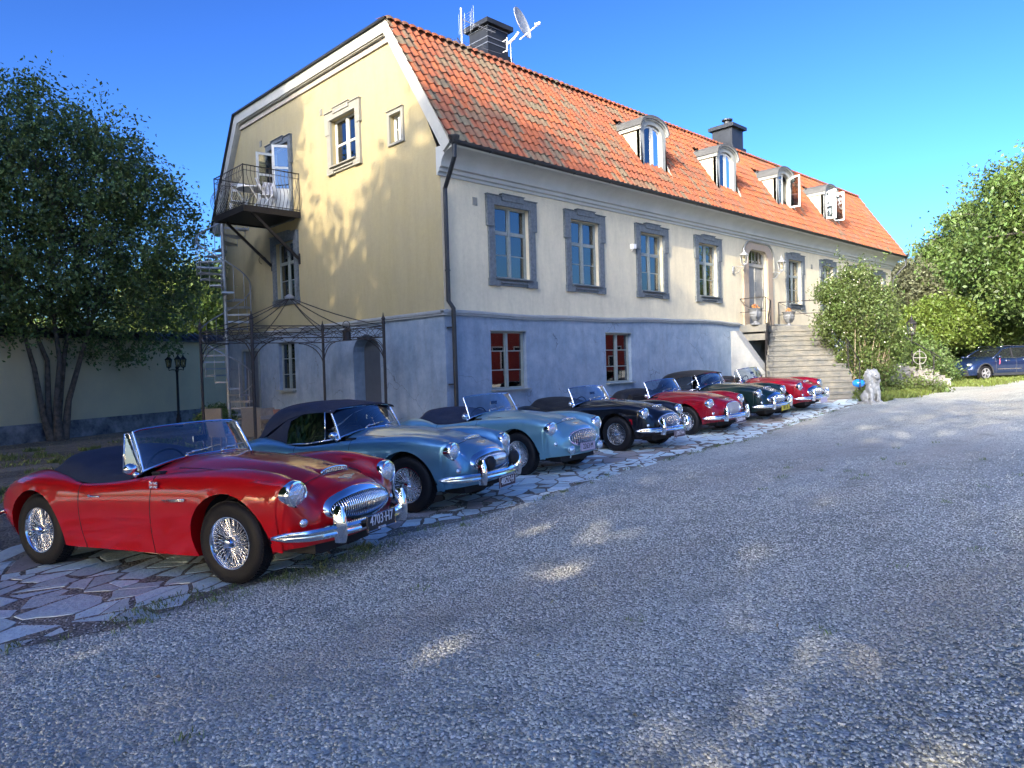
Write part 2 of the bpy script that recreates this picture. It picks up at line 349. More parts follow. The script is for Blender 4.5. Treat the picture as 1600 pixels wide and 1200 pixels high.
def pebbles():
    m = MB(); F = Vector((math.cos(yaw), math.sin(yaw))); Rt = Vector((math.sin(yaw), -math.cos(yaw)))
    # wedge ahead of the camera from 1.6 m to 9.5 m, denser near: split in rings, density attribute per ring
    rows = [1.7, 2.4, 3.2, 4.2, 5.4, 6.8, 8.6, 11]; P = []
    for d in rows:
        row = []
        for k in range(13):
            s_ = -.78+1.56*k/12; p = Vector((CP.x, CP.y))+F*d+Rt*d*s_; row.append((p.x, p.y, gz(p.x, p.y)+.002))
        P.append(row)
    m.grid(P); me = m.mesh('gravel')
    # cut away the paved side
    bm = bmesh.new(); bm.from_mesh(me)
    bm.faces.ensure_lookup_table(); bm.to_mesh(me); bm.free()
    o = obj('loose_gravel', me, pm.materials[0]); o['kind'] = 'stuff'
    po = bpy.data.objects.new('pebble_source', pm)
    ng = bpy.data.node_groups.new('pebbles', 'GeometryNodeTree'); ng.interface.new_socket('Geometry', in_out='INPUT', socket_type='NodeSocketGeometry'); ng.interface.new_socket('Geometry', in_out='OUTPUT', socket_type='NodeSocketGeometry')
    N = ng.nodes.new; L = ng.links.new
    gi = N('NodeGroupInput'); go = N('NodeGroupOutput'); dp = N('GeometryNodeDistributePointsOnFaces'); dp.inputs['Density'].default_value = 2600
    # density falls with distance (vertex position based)
    ps = N('GeometryNodeInputPosition'); vm = N('ShaderNodeVectorMath'); vm.operation = 'DISTANCE'; vm.inputs[1].default_value = (CP.x, CP.y, 0); L(ps.outputs[0], vm.inputs[0])
    mr = N('ShaderNodeMapRange'); mr.inputs[1].default_value = 2; mr.inputs[2].default_value = 10.9; mr.inputs[3].default_value = 3900; mr.inputs[4].default_value = 0; L(vm.outputs['Value'], mr.inputs[0]); L(mr.outputs[0], dp.inputs['Density'])
    # keep off the flagstones: line from (-9.2,-7.06) to (12,-4.6)
    sx = N('ShaderNodeSeparateXYZ'); L(ps.outputs[0], sx.inputs[0])
    m1 = N('ShaderNodeMath'); m1.operation = 'MULTIPLY_ADD'; L(sx.outputs[0], m1.inputs[0]); m1.inputs[1].default_value = .128; m1.inputs[2].default_value = -6.0
    m2 = N('ShaderNodeMath'); m2.operation = 'LESS_THAN'; L(sx.outputs[1], m2.inputs[0]); L(m1.outputs[0], m2.inputs[1])
    L(m2.outputs[0], dp.inputs['Selection'])
    ip = N('GeometryNodeInstanceOnPoints'); oi = N('GeometryNodeObjectInfo'); oi.inputs['Object'].default_value = po
    rv = N('FunctionNodeRandomValue'); rv.data_type = 'FLOAT_VECTOR'; rv.inputs[0].default_value = (-.5, -.5, 0); rv.inputs[1].default_value = (.5, .5, 6.28)
    rs = N('FunctionNodeRandomValue'); rs.data_type = 'FLOAT'; rs.inputs[2].default_value = .0045; rs.inputs[3].default_value = .0120
    L(gi.outputs[0], dp.inputs[0]); L(dp.outputs[0], ip.inputs['Points']); L(oi.outputs['Geometry'], ip.inputs['Instance'])
    L(rv.outputs[0], ip.inputs['Rotation']); L([s for s in rs.outputs if s.type == 'VALUE'][0], ip.inputs['Scale']); L(ip.outputs[0], go.inputs[0])
    md = o.modifiers.new('scatter', 'NODES'); md.node_group = ng
pebbles()

# ---------------------------------------------------------------- flagstone paving
def in_poly(p, poly):
    c = False; n = len(poly)
    for i in range(n):
        x1, y1 = poly[i]; x2, y2 = poly[i-1]
        if (y1 > p[1]) != (y2 > p[1]) and p[0] < (x2-x1)*(p[1]-y1)/(y2-y1)+x1: c = not c
    return c
front = [(-9.9, -7.0), (-9.22, -7.06), (-8.63, -7.23), (-8.07, -7.05), (-7.45, -6.95), (-6.94, -6.81), (-6.06, -6.5), (-5.14, -6.52), (-4.34, -6.45), (-3.05, -6.11), (-1.61, -5.82), (.59, -5.5), (2.95, -5.3), (5.83, -5.0), (8.52, -4.78), (11.3, -4.75)]
back = [(11.6, -2.6), (5, -2.2), (0, -3.0), (-4, -4.0), (-8.3, -4.5), (-9.9, -4.4)]
pave = front+back
def fy(x):
    for a, b in zip(front, front[1:]):
        if a[0] <= x <= b[0]: return a[1]+(b[1]-a[1])*(x-a[0])/(b[0]-a[0])
    return front[0][1] if x < front[0][0] else front[-1][1]
def paving():
    base = struct(patch(pave, .004, 'flagstone_path', M_dirt))
    seeds = []; tries = 0; W = {}
    while tries < 60000 and len(seeds) < 1500:
        tries += 1
        x = random.uniform(-10.2, 11.8); y = random.uniform(-7.5, -2.0)
        if not in_poly((x, y), pave): continue
        dens = .23+.09*math.sin(x*1.7+y*2.3)+random.uniform(-.05, .08) + (.10 if y > fy(x)+.5 else 0)
        if y-fy(x) < .35: dens *= .72
        if all(math.hypot(((x-a)*.852+(y-b)*.523)/1.45, -(x-a)*.523+(y-b)*.852) > dens*.80 for a, b in seeds): seeds.append((x, y))
    mats_ = [mat('blue_grey_flag', (.58, .68, .62), .8, var=.8, vscale=5, col2=(.46, .53, .54), bump=.5, bscale=22, objr=.22),
             mat('pale_flag', (.66, .73, .67), .8, var=.8, vscale=6, col2=(.50, .55, .55), bump=.5, bscale=22, objr=.2),
             mat('pink_sandstone_flag', (.38, .315, .265), .8, var=.8, vscale=4, col2=(.29, .24, .21), bump=.4, bscale=22, objr=.2)]
    ca, sa, kk = math.cos(.55), math.sin(.55), 1.6
    TT = lambda x, y: ((x*ca+y*sa)/kk, -x*sa+y*ca)
    TI = lambda a, b: (a*kk*ca-b*sa, a*kk*sa+b*ca)
    TS = [TT(*s) for s in seeds]
    stones = []
    for i, (x, y) in enumerate(seeds):
        x, y = TT(x, y); poly = [(x+a, y+b) for a, b in ((-.7, -.6), (.7, -.6), (.7, .6), (-.7, .6))]
        nb = sorted([s for j, s in enumerate(TS) if j != i], key=lambda s: (s[0]-x)**2+(s[1]-y)**2)[:16]
        for a, b in nb:
            mx, my = (x+a)/2, (y+b)/2; nx, ny = a-x, b-y; L_ = math.hypot(nx, ny); g = (.012-(W.setdefault((x, y), random.uniform(0, .035))-W.setdefault((a, b), random.uniform(0, .035)))/(2*L_))/L_
            mx -= nx*g; my -= ny*g; out = []
            for k in range(len(poly)):
                p, q = poly[k], poly[(k+1) % len(poly)]
                dp = (p[0]-mx)*nx+(p[1]-my)*ny; dq = (q[0]-mx)*nx+(q[1]-my)*ny
                if dp <= 0: out.append(p)
                if dp*dq < 0: t = dp/(dp-dq); out.append((p[0]+(q[0]-p[0])*t, p[1]+(q[1]-p[1])*t))
            poly = out
            if len(poly) < 3: break
        if len(poly) < 3: continue
        poly = [TI(*p) for p in poly]; x, y = seeds[i]
        # irregular edges
        P2 = []
        for k in range(len(poly)):
            p, q = poly[k], poly[(k+1) % len(poly)]; P2.append(p)
            if math.hypot(q[0]-p[0], q[1]-p[1]) > .16:
                t = random.uniform(.35, .65); j = random.uniform(-.012, .022); dx, dy = q[0]-p[0], q[1]-p[1]; l = math.hypot(dx, dy)
                P2.append((p[0]+dx*t+dy/l*j*-1, p[1]+dy*t+dx/l*j))
        P2 = [p for p in P2 if p[1] > fy(p[0])-.12]
        if len(P2) < 3: continue
        ar = abs(sum(P2[k-1][0]*P2[k][1]-P2[k][0]*P2[k-1][1] for k in range(len(P2))))/2
        if ar < .012: continue
        def cut(P, d):
            ar_ = abs(sum(P[k-1][0]*P[k][1]-P[k][0]*P[k-1][1] for k in range(len(P))))/2
            if d == 0 or ar_ < .06 or random.random() < .38: return [P]
            cx_, cy_ = sum(p[0] for p in P)/len(P)+random.gauss(0, .04), sum(p[1] for p in P)/len(P)+random.gauss(0, .04); an = random.choice((.55, -.2, 1.3, 2.2))+random.gauss(0, .35); nx_, ny_ = -math.sin(an), math.cos(an); res = []
            for sg in (1, -1):
                o_ = []
                for k in range(len(P)):
                    p, q = P[k], P[(k+1) % len(P)]; dp = ((p[0]-cx_)*nx_+(p[1]-cy_)*ny_)*sg+.006; dq = ((q[0]-cx_)*nx_+(q[1]-cy_)*ny_)*sg+.006
                    if dp <= 0: o_.append(p)
                    if dp*dq < 0: t = dp/(dp-dq); o_.append((p[0]+(q[0]-p[0])*t, p[1]+(q[1]-p[1])*t))
                if len(o_) > 2: res += cut(o_, d-1)
            return res
        for Pc in cut(P2, 2):
            ar_ = abs(sum(Pc[k-1][0]*Pc[k][1]-Pc[k][0]*Pc[k-1][1] for k in range(len(Pc))))/2
            if ar_ > .008: cx_ = sum(p[0] for p in Pc)/len(Pc); cy_ = sum(p[1] for p in Pc)/len(Pc); stones.append((math.hypot(cx_-CP.x, cy_-CP.y), cx_, cy_, Pc))
    stones.sort(); rest = [MB(), MB(), MB()]
    for n, (d, x, y, P2) in enumerate(stones):
        z = gz(x, y); h = .005+random.uniform(-.001, .003); tx, ty = random.uniform(-.012, .012), random.uniform(-.012, .012)
        k = 2 if (math.sin(x*.9+1.3*y+1)+random.uniform(-.9, .9)) > .55 else random.choice((0, 0, 1))
        if y-fy(x) < .45: k = random.choice((0, 1, 1))
        def build(m, ox, oy, oz):
            N_ = len(P2); cx = sum(p[0] for p in P2)/N_; cy = sum(p[1] for p in P2)/N_; vs = []
            for s_, zz in ((1, -.02), (1, h-.003), (.985, h)):
                for p in P2: px, py = cx+(p[0]-cx)*s_, cy+(p[1]-cy)*s_; vs.append((px-ox, py-oy, gz(px, py)+zz+(px-cx)*tx+(py-cy)*ty-oz))
            fs = [tuple(range(2*N_, 3*N_))]+[(q*N_+i, q*N_+(i+1) % N_, (q+1)*N_+(i+1) % N_, (q+1)*N_+i) for q in (0, 1) for i in range(N_)]
            m.add(vs, fs)
        if n < 298:
            m = MB(); build(m, x, y, z); o = obj('flagstone', m, mats_[k], base); o.location = (x, y, z)
        else: build(rest[k], 0, 0, 0)
    big = MB(); 
    for k in range(3): big.add(rest[k].v, rest[k].f, k)
    obj('small_flagstones', big, mats_, base, stuff=True)
paving()

def blades(name, spots, mat_, label, cat, parent=None, hmin=.04, hmax=.12, wd=.008):
    V = []; F = []
    for (x, y, rad, n) in spots:
        for _ in range(n):
            a = random.uniform(0, 6.28); q = rad*math.sqrt(random.random()); px, py = x+q*math.cos(a), y+q*math.sin(a)
            z = gz(px, py); h = random.uniform(hmin, hmax); a2 = random.uniform(0, 6.28); wx, wy = wd*math.cos(a2), wd*math.sin(a2); lx, ly = h*random.uniform(-.7, .7), h*random.uniform(-.7, .7)
            o = len(V); V += [(px-wx, py-wy, z), (px+wx, py+wy, z), (px+lx*.4+wx*.7, py+ly*.4+wy*.7, z+h*.6), (px+lx, py+ly, z+h)]; F += [(o, o+1, o+2), (o, o+2, o+3)]
    me = bpy.data.meshes.new(name); me.from_pydata(V, [], F)
    o = obj(name, me, mat_); o['kind'] = 'stuff'; o['label'] = label; o['category'] = cat; return o
sp = []
for i in range(110):
    x = random.uniform(-9.6, 9); sp.append((x, fy(x)+random.gauss(-.04, .07), random.uniform(.03, .09), random.randint(6, 22)))
for i in range(10): sp.append((-8.3+random.gauss(0, .25), -7.0+random.gauss(0, .1), .16, 50))
for i in range(10): sp.append((-6.6+random.gauss(0, .35), -6.75+random.gauss(0, .09), .13, 40))
for i in range(10): sp.append((-7.1+random.gauss(0, .35), -6.98+random.gauss(0, .09), .1, 32))
for i in range(26): sp.append((random.uniform(-9, 6), random.uniform(-11, -7.2), .07, 16))
blades('grass', sp, M_grass, 'short green weeds growing along the edge of the flagstones', 'grass', hmin=.015, hmax=.05, wd=.004)
sp = [(random.uniform(-9, -3), random.uniform(0, 9.5), random.uniform(.1, .5), random.randint(40, 160)) for _ in range(90)]
blades('rough_grass', sp, M_grass, 'patchy grass on the bare earth by the garden wall', 'grass', wd=.012)
sp = []
for i in range(160): t = random.random(); sp.append((12.8+t*9, -5.0+t*1.2+random.gauss(0, .18), .3, 50))
for i in range(160): sp.append((random.uniform(21, 36), random.uniform(-5.5, -1), .4, 60))
for i in range(20): sp.append((11.4+random.random()*.8, -5.2+random.random()*.2, .12, 60))
blades('verge_grass', sp, mat('sunlit_grass', (.16, .20, .04), .6, island=.4, trans=.4), 'sunny grass verge below the stone steps and blue car', 'grass', hmin=.05, hmax=.2, wd=.02)
# fallen leaves on the earth and the gravel
def fallen():
    V = []; F = []
    for i in range(5200):
        if i < 4400: x = random.uniform(-8, -1); y = random.uniform(1, 12.5)
        else:
            d = random.uniform(1.8, 12); s_ = random.uniform(-.7, .7); x = CP.x+math.cos(yaw)*d+math.sin(yaw)*d*s_; y = CP.y+math.sin(yaw)*d-math.cos(yaw)*d*s_
            if y > fy(x): continue
            if random.random() < .7: continue
        z = gz(x, y)+.014; a = random.uniform(0, 6.28); l = random.uniform(.008, .018) if i >= 4400 else random.uniform(.02, .045); c, s2 = math.cos(a)*l, math.sin(a)*l
        o = len(V); V += [(x-c, y-s2, z), (x+s2*.5, y-c*.5, z+random.uniform(0, .015)), (x+c, y+s2, z+random.uniform(0, .02)), (x-s2*.5, y+c*.5, z+random.uniform(0, .01))]; F.append((o, o+1, o+2, o+3))
    me = bpy.data.meshes.new('fallen_leaves'); me.from_pydata(V, [], F); o = obj('fallen_leaves', me, mat('dry_leaf', (.26, .21, .11), .8, island=.6)); o['kind'] = 'stuff'
    tag(o, 'dry fallen leaves and twigs scattered over earth and gravel', 'leaves')
fallen()
# ================================================================ MANOR HOUSE
Fv = f.copy(); Rv = r.copy(); Uv = u.copy()
def Dp(px, py, d):            # place on the ray seen at (px,py) of the survey picture at depth d
    return CP+(Fv*1116+Rv*(px-800)-Uv*(py-600))*(d/1116)
LX, WY = 28.4, 11.65
house = thing('manor_house', 'long cream manor house with grey-blue basement and orange tiled mansard roof', 'house')
def walls_with_holes(name, outline, holes, frame, depth, mt, extra=0):
    # outline/holes in 2D (a,b); frame(a,b,depth)->xyz
    m = MB(); polys = [[Vector((a, b, 0)) for a, b in outline]]+[[Vector((a, b, 0)) for a, b in h] for h in holes]
    tris = geometry.tessellate_polygon(polys); flat = [p for q in polys for p in q]
    m.add([frame(p.x, p.y, extra) for p in flat], [tuple(t) for t in tris])
    for h in holes:
        n = len(h); m.add([frame(a, b, extra) for a, b in h]+[frame(a, b, depth) for a, b in h], [(i, (i+1) % n, n+(i+1) % n, n+i) for i in range(n)])
    return obj(name, m, mt, house)
rect = lambda a0, a1, b0, b1: [(a0, b0), (a1, b0), (a1, b1), (a0, b1)]
FX = [2.13, 4.84, 7.91, 11.07, 17.5, 20.65, 23.7, 26.6]
OW, OH, OZ = 1.16, 1.70, 3.72
fac = lambda a, b, e: (a, e, b)
gab = lambda a, b, e: (e, a, b)
def door_outline(x0, x1, z0, z1, rr=.32, n=6):
    P = [(x0, z0), (x1, z0)]
    P += [(x1-rr+rr*math.cos(t), z1-rr+rr*math.sin(t)) for t in [math.pi/2*k/n for k in range(n+1)]]
    P += [(x0+rr+rr*math.cos(t), z1-rr+rr*math.sin(t)) for t in [math.pi/2+math.pi/2*k/n for k in range(n+1)]]
    return P
dh = door_outline(13.72, 15.18, 2.76, 5.52)
walls_with_holes('facade_wall', [(0, 2.86), (13.3, 2.86), (13.3, 2.7), (15.6, 2.7), (15.6, 2.86), (LX, 2.86), (LX, 6.0), (0, 6.0)], [rect(x-OW/2, x+OW/2, OZ, OZ+OH) for x in FX]+[dh], fac, .22, M_plaster)
BX = [1.885, 6.15]
walls_with_holes('basement_wall', rect(-.05, LX, -.5, 2.84), [rect(x-.58, x+.58, 1.09, 2.46) for x in BX], fac, .2, M_plinth, -.05)
GO = [(3.86, .60, 6.99, 8.20), (1.57, .23, 6.98, 7.62), (7.42, .58, 6.14, 8.25), (7.30, .58, 3.80, 5.45)]
goutl = [(0, 2.86), (WY, 2.86), (WY, 6.4), (10.05, 9.72), (1.6, 9.72), (-.02, 6.25), (0, 6.1)]
walls_with_holes('gable_wall', goutl, [rect(y-h, y+h, a, b) for y, h, a, b in GO], gab, .22, M_gable)
arch = [(2.5, .0), (3.72, .0), (3.72, 2.1)]+[(3.11+.61*math.cos(t), 2.1+.42*math.sin(t)) for t in [math.pi*k/10 for k in range(1, 10)]]+[(2.5, 2.1)]
walls_with_holes('gable_basement_wall', rect(-.05, WY+.05, -.6, 2.84), [rect(6.86, 7.86, 1.12, 2.52), rect(9.2, 10.3, -.1, 2.35), arch], gab, .35, M_plinth, -.05)
obj('rear_wall', MB().box(.1, LX, WY-.2, WY, -.5, 6.5).box(LX-.2, LX, .02, WY-.2, -.5, 6.0), M_plaster, house)
g2 = [(0, 6.0), (WY, 6.0), (WY, 6.4), (10.05, 9.7), (1.6, 9.7), (0, 6.3)]
m = MB(); m.prism([(a, b) for a, b in g2], 0, .15, Matrix(((0, 0, 1, LX-.2), (1, 0, 0, 0), (0, 1, 0, 0), (0, 0, 0, 1)))); obj('far_gable', m, M_plaster, house)
# near-black walls and floors stand in for unlit rooms behind the windows
m = MB(); m.box(.9, LX-.5, .9, 1.0, 0, 6.2); m.box(.9, 1.0, 1.7, WY-1.5, 0, 9.2); m.box(.25, LX-.5, .25, .98, 3.0, 3.1); m.box(.25, LX-.5, .25, .98, .6, .7); m.box(.25, .98, 1.0, WY-.5, 6.0, 6.05)
m.box(.25, .98, 1.0, WY-.5, 3.0, 3.1); m.box(.25, .98, 1.0, WY-.5, .6, .7); m.box(.25, .98, 4.9, 5.0, 0, 9)
obj('dark_room_backing', m, M_dark, house)
# ledge on top of the basement, sagging a little
m = MB()
def profx(m, prof, x0, x1, n=1, dz=None):
    P = [[(x0+(x1-x0)*i/n, y, z+(dz(x0+(x1-x0)*i/n) if dz else 0)) for y, z in prof] for i in range(n+1)]
    m.grid(P); k = len(prof); m.add(P[0], [tuple(range(k))]); m.add(P[-1], [tuple(range(k))[::-1]])
def profy(m, prof, y0, y1): 
    P = [[(a, y0+(y1-y0)*i, b) for a, b in prof] for i in (0, 1)]; m.grid(P, flip=True); k = len(prof); m.add(P[0], [tuple(range(k))]); m.add(P[1], [tuple(range(k))])
sag = lambda x: -.035*math.sin(x*.45)*(1 if x < 12 else 0)+.012*math.sin(x*1.9)
lp = [(0, 2.92), (-.13, 2.885), (-.13, 2.84), (-.10, 2.835), (-.10, 2.79), (-.045, 2.785)]
profx(m, lp, -.13, 12.9, 26, sag); profx(m, lp, 15.7, LX+.05, 4)
profy(m, [(a, b) for a, b in lp], -.128, WY+.1)
obj('basement_ledge', m, mat('lead_grey_ledge', (.30, .32, .32), .6, var=.4, vscale=5), house)
# eaves cornice
cp_ = [(0, 5.84), (-.035, 5.84), (-.05, 5.90), (-.10, 5.92), (-.11, 5.99), (-.17, 6.01)]+[(-.17-.42*(1-math.cos(t)), 6.01+.32*math.sin(t)) for t in [math.pi/2*k/7 for k in range(1, 8)]]+[(-.62, 6.36), (-.62, 6.42), (.0, 6.44)]
m = MB(); profx(m, cp_, -.11, LX+.1, 12); obj('eaves_cornice', m, M_cornice, house, smooth=True, angle=35)
gp = [(-.60+.075*math.cos(t), 6.44+.075*math.sin(t)) for t in [math.pi+math.pi*k/8 for k in range(9)]]
gp = [(y-.03, z-.005) for y, z in gp]
m = MB(); profx(m, gp+[(y, z+.006) for y, z in gp[::-1]], -.18, LX+.2)
for i in range(20): m.box(.9+i*1.42, .93+i*1.42, -.715, -.55, 6.355, 6.372)
obj('gutter', m, M_blackmetal, house)
def downpipe(pts, rad=.05):
    m = MB(); m.tube(pts, rad, 10); 
    a = Vector(pts[0]); m.lathe([(.05, -.10), (.055, .0), (.12, .16), (.125, .19), (.10, .19)], 12, Matrix.Translation(a+Vector((0, 0, .05))))
    for i in range(1, 4): z = 5.0-i*1.25; m.lathe([(rad+.012, 0), (rad+.012, .03)], 10, Matrix.Translation((pts[3][0], pts[3][1], z if z > 2.95 else z-.0)))
    obj('downpipe', m, M_blackmetal, house)
downpipe([(-.10, -.62, 6.30), (-.10, -.62, 6.10), (-.03, -.38, 5.85), (.04, -.10, 5.55), (.04, -.10, 3.10), (.09, -.20, 2.93), (.09, -.20, 2.6), (.09, -.20, .35), (.09, -.2, .02)])
downpipe([(LX+.2, -.62, 6.30), (LX+.2, -.6, 6.0), (LX+.12, -.3, 5.7), (LX-.05, -.10, 5.35), (LX-.05, -.10, 3.10), (LX-.05, -.20, 2.93), (LX-.05, -.20, 1.0)])
# gable verge boards
def strip(outl, d0, d1, x0, x1, name, mt):
    def off(P, d):
        Q = []
        for i, p in enumerate(P):
            a = Vector(P[max(i-1, 0)]); b = Vector(p); c = Vector(P[min(i+1, len(P)-1)])
            n1 = (b-a).normalized() if i else (c-b).normalized(); n2 = (c-b).normalized() if i < len(P)-1 else n1
            t = (n1+n2).normalized(); nn = Vector((t.y, -t.x)); Q.append(b+nn*d/max(.3, nn.dot(Vector((n1.y, -n1.x)))))
        return Q
    A, B = off(outl, d0), off(outl, d1); m = MB()
    for i in range(len(A)-1):
        q = [A[i], A[i+1], B[i+1], B[i]]
        m.add([(x0, p.x, p.y) for p in q]+[(x1, p.x, p.y) for p in q], [(0, 1, 2, 3), (7, 6, 5, 4), (0, 4, 5, 1), (3, 2, 6, 7), (0, 3, 7, 4), (1, 5, 6, 2)])
    return obj(name, m, mt, house)
vo = [(-.55, 6.42), (1.6, 9.78), (10.05, 9.82), (12.2, 6.45)]
vo2 = [(-.12, 6.22), (1.62, 9.70), (10.02, 9.72), (11.8, 6.3)]
M_verge = mat('verge_boards', (.42, .41, .35), .7, var=.6, vscale=4, col2=(.32, .32, .29))
strip(vo, 0, .27, -.17, -.002, 'verge_board', M_verge)
strip(vo, .275, .30, -.13, -.002, 'verge_moulding', M_verge)
strip(vo[1:3], .305, .45, -.05, -.001, 'frieze_band', mat('pinkish_frieze', (.40, .35, .29), .85, var=.3))
strip(vo[1:], -.045, -.004, -.24, .12, 'verge_flashing', M_blackmetal)

# ---------------------------------------------------------------- roof
SL = Vector((0, 2.22, 3.33)); SLn = SL.normalized(); LEN = SL.length; RB = Vector((0, -.62, 6.44)); NN = Vector((0, -SLn.z, SLn.y))
m = MB(); a = RB-NN*.06; b = RB+SL-NN*.06
m.add([(-.02, a.y, a.z), (LX+.05, a.y, a.z), (LX+.05, b.y, b.z), (-.02, b.y, b.z)], [(0, 1, 2, 3)])
m.add([(-.1, 1.6, 9.76), (LX, 1.6, 9.76), (LX, 10.05, 9.8), (-.1, 10.05, 9.8)], [(0, 1, 2, 3)])
m.add([(-.1, 10.05, 9.8), (LX, 10.05, 9.8), (LX, 12.2, 6.4), (-.1, 12.2, 6.4)], [(0, 1, 2, 3)])
roof = obj('roof', m, M_blackmetal, house)
def tile_mat():
    m = bpy.data.materials.new('clay_pantile'); m.use_nodes = True; t = m.node_tree; b = t.nodes['Principled BSDF']; N = t.nodes.new; L = t.links.new
    g = N('ShaderNodeNewGeometry'); s = N('ShaderNodeSeparateXYZ'); L(g.outputs['Position'], s.inputs[0])
    def mth(op, a, b_=None, c=None):
        n = N('ShaderNodeMath'); n.operation = op
        for i, q in enumerate((a, b_, c)):
            if q is None: continue
            if isinstance(q, (int, float)): n.inputs[i].default_value = q
            else: L(q, n.inputs[i])
        return n.outputs[0]
    ix = mth('FLOOR', mth('MULTIPLY_ADD', s.outputs[0], 1/TP, .45)); iz = mth('FLOOR', mth('MULTIPLY_ADD', s.outputs[2], 1/(TG*SLn.z), -(6.44+.035)/(TG*SLn.z)))
    cb = N('ShaderNodeCombineXYZ'); L(ix, cb.inputs[0]); L(iz, cb.inputs[1]); wn = N('ShaderNodeTexWhiteNoise'); wn.noise_dimensions = '2D'; L(cb.outputs[0], wn.inputs['Vector'])
    ns = N('ShaderNodeTexNoise'); ns.inputs['Scale'].default_value = .55; ns.inputs['Detail'].default_value = 4; L(g.outputs['Position'], ns.inputs['Vector'])
    xr = N('ShaderNodeMapRange'); xr.inputs[1].default_value = 0; xr.inputs[2].default_value = 13; xr.inputs[3].default_value = .09; xr.inputs[4].default_value = -.10; L(s.outputs[0], xr.inputs[0])
    v = mth('ADD', mth('ADD', mth('MULTIPLY', wn.outputs['Value'], .62), mth('MULTIPLY', ns.outputs[0], .55)), xr.outputs[0])
    c = N('ShaderNodeValToRGB'); e = c.color_ramp.elements; e[0].position = .12; e[0].color = (.42, .115, .035, 1); e[1].position = 1; e[1].color = (.17, .15, .095, 1)
    for p, q in ((.4, (.37, .105, .04)), (.58, (.30, .09, .042)), (.72, (.22, .10, .055)), (.86, (.19, .135, .08))): el = e.new(p); el.color = (*q, 1)
    L(v, c.inputs[0])
    n2 = N('ShaderNodeTexNoise'); n2.inputs['Scale'].default_value = 14; n2.inputs['Detail'].default_value = 6; n2.inputs['Roughness'].default_value = .7; L(g.outputs['Position'], n2.inputs['Vector'])
    mr = N('ShaderNodeMapRange'); mr.inputs[1].default_value = .3; mr.inputs[2].default_value = .75; mr.inputs[3].default_value = .95; mr.inputs[4].default_value = .45; L(n2.outputs[0], mr.inputs[0])
    hs = N('ShaderNodeHueSaturation'); L(c.outputs[0], hs.inputs['Color']); L(mr.outputs[0], hs.inputs['Value']); L(hs.outputs[0], b.inputs['Base Color']); b.inputs['Roughness'].default_value = .85
    return m
TP, TG = .2215, .3075
M_tile = tile_mat()
def tile_geo(m, x, k, jit=True):
    # S shaped pantile whose lower end lies on the row beneath
    base = RB+SLn*(k*TG) if not isinstance(k, Vector) else k
    if not isinstance(k, Vector): base = base+NN*(.018*math.sin(x*.9+k*.5)*math.sin(x*.31))+SLn*.012*math.sin(x*1.3)
    jx = random.uniform(-.006, .006) if jit else 0; jh = random.uniform(-.006, .008) if jit else 0; js = random.uniform(-.008, .008) if jit else 0
    prof = [(-.125, .028), (-.095, .004), (-.05, -.012), (0, -.008), (.045, .018), (.08, .045), (.11, .04), (.13, .015)]
    vs = []
    for (s_, lift) in ((js, .030+jh), (TG+.055, .002)):
        for a, h in prof:
            p = base+SLn*s_+NN*(h+lift); vs.append((x+a+jx, p.y, p.z))
    for a, h in prof:
        p = base+SLn*js+NN*(h+.030+jh-.02); vs.append((x+a+jx, p.y, p.z))
    n = 8; fs = [(i, i+1, n+i+1, n+i) for i in range(n-1)]+[(2*n+i, 2*n+i+1, i+1, i) for i in range(n-1)]
    m.add(vs, fs)
DX = [8.15, 12.45, 16.8, 21.1]
def in_dormer(x, k):
    z = 6.44+k*TG*SLn.z; 
    return any(abs(x-d) < .60 and 7.35 < z < 8.75 for d in DX)
one = MB(); tile_geo(one, 0, Vector((0, 0, 0)), False); tme = one.mesh('roof_tile', True, 50); tme.materials.append(M_tile)
cells = [(i, k) for i in range(-1, int(LX/TP)+1) for k in range(13)]
cells.sort(key=lambda c: (Vector((c[0]*TP+.08, -.6+c[1]*TG*SLn.y, 6.4+c[1]*TG*SLn.z))-CP).length)
rest = MB(); n1 = 0
for i, k in cells:
    x = i*TP+.09
    if in_dormer(x, k): continue
    if n1 < 299:
        o = bpy.data.objects.new('roof_tile', tme); COL.objects.link(o); o.parent = roof; o.location = RB+SLn*(k*TG+random.uniform(-.01, .01))+NN*random.uniform(-.004, .007)+Vector((x+random.uniform(-.006, .006), 0, 0)); o.rotation_euler = (0, random.uniform(-.02, .02), random.uniform(-.02, .02)); n1 += 1
    else: tile_geo(rest, x, k)
obj('roof_tile', rest, M_tile, roof, smooth=True, angle=50, stuff=True)
m = MB()
for i in range(-1, int(LX/TP)+1):
    x = i*TP+.09; prof = [(-.115, .0), (-.07, .035), (0, .05), (.07, .035), (.115, 0)]
    P = [[(x+a, 1.50-.05*(h > 9), 9.78+h*1.0) for a, h in prof], [(x+a, 1.95, 9.86+h) for a, h in prof]]
    P.insert(0, [(x+a, 1.46, 9.70+h) for a, h in prof]); m.grid(P)
obj('ridge_tiles', m, M_tile, roof, stuff=True)
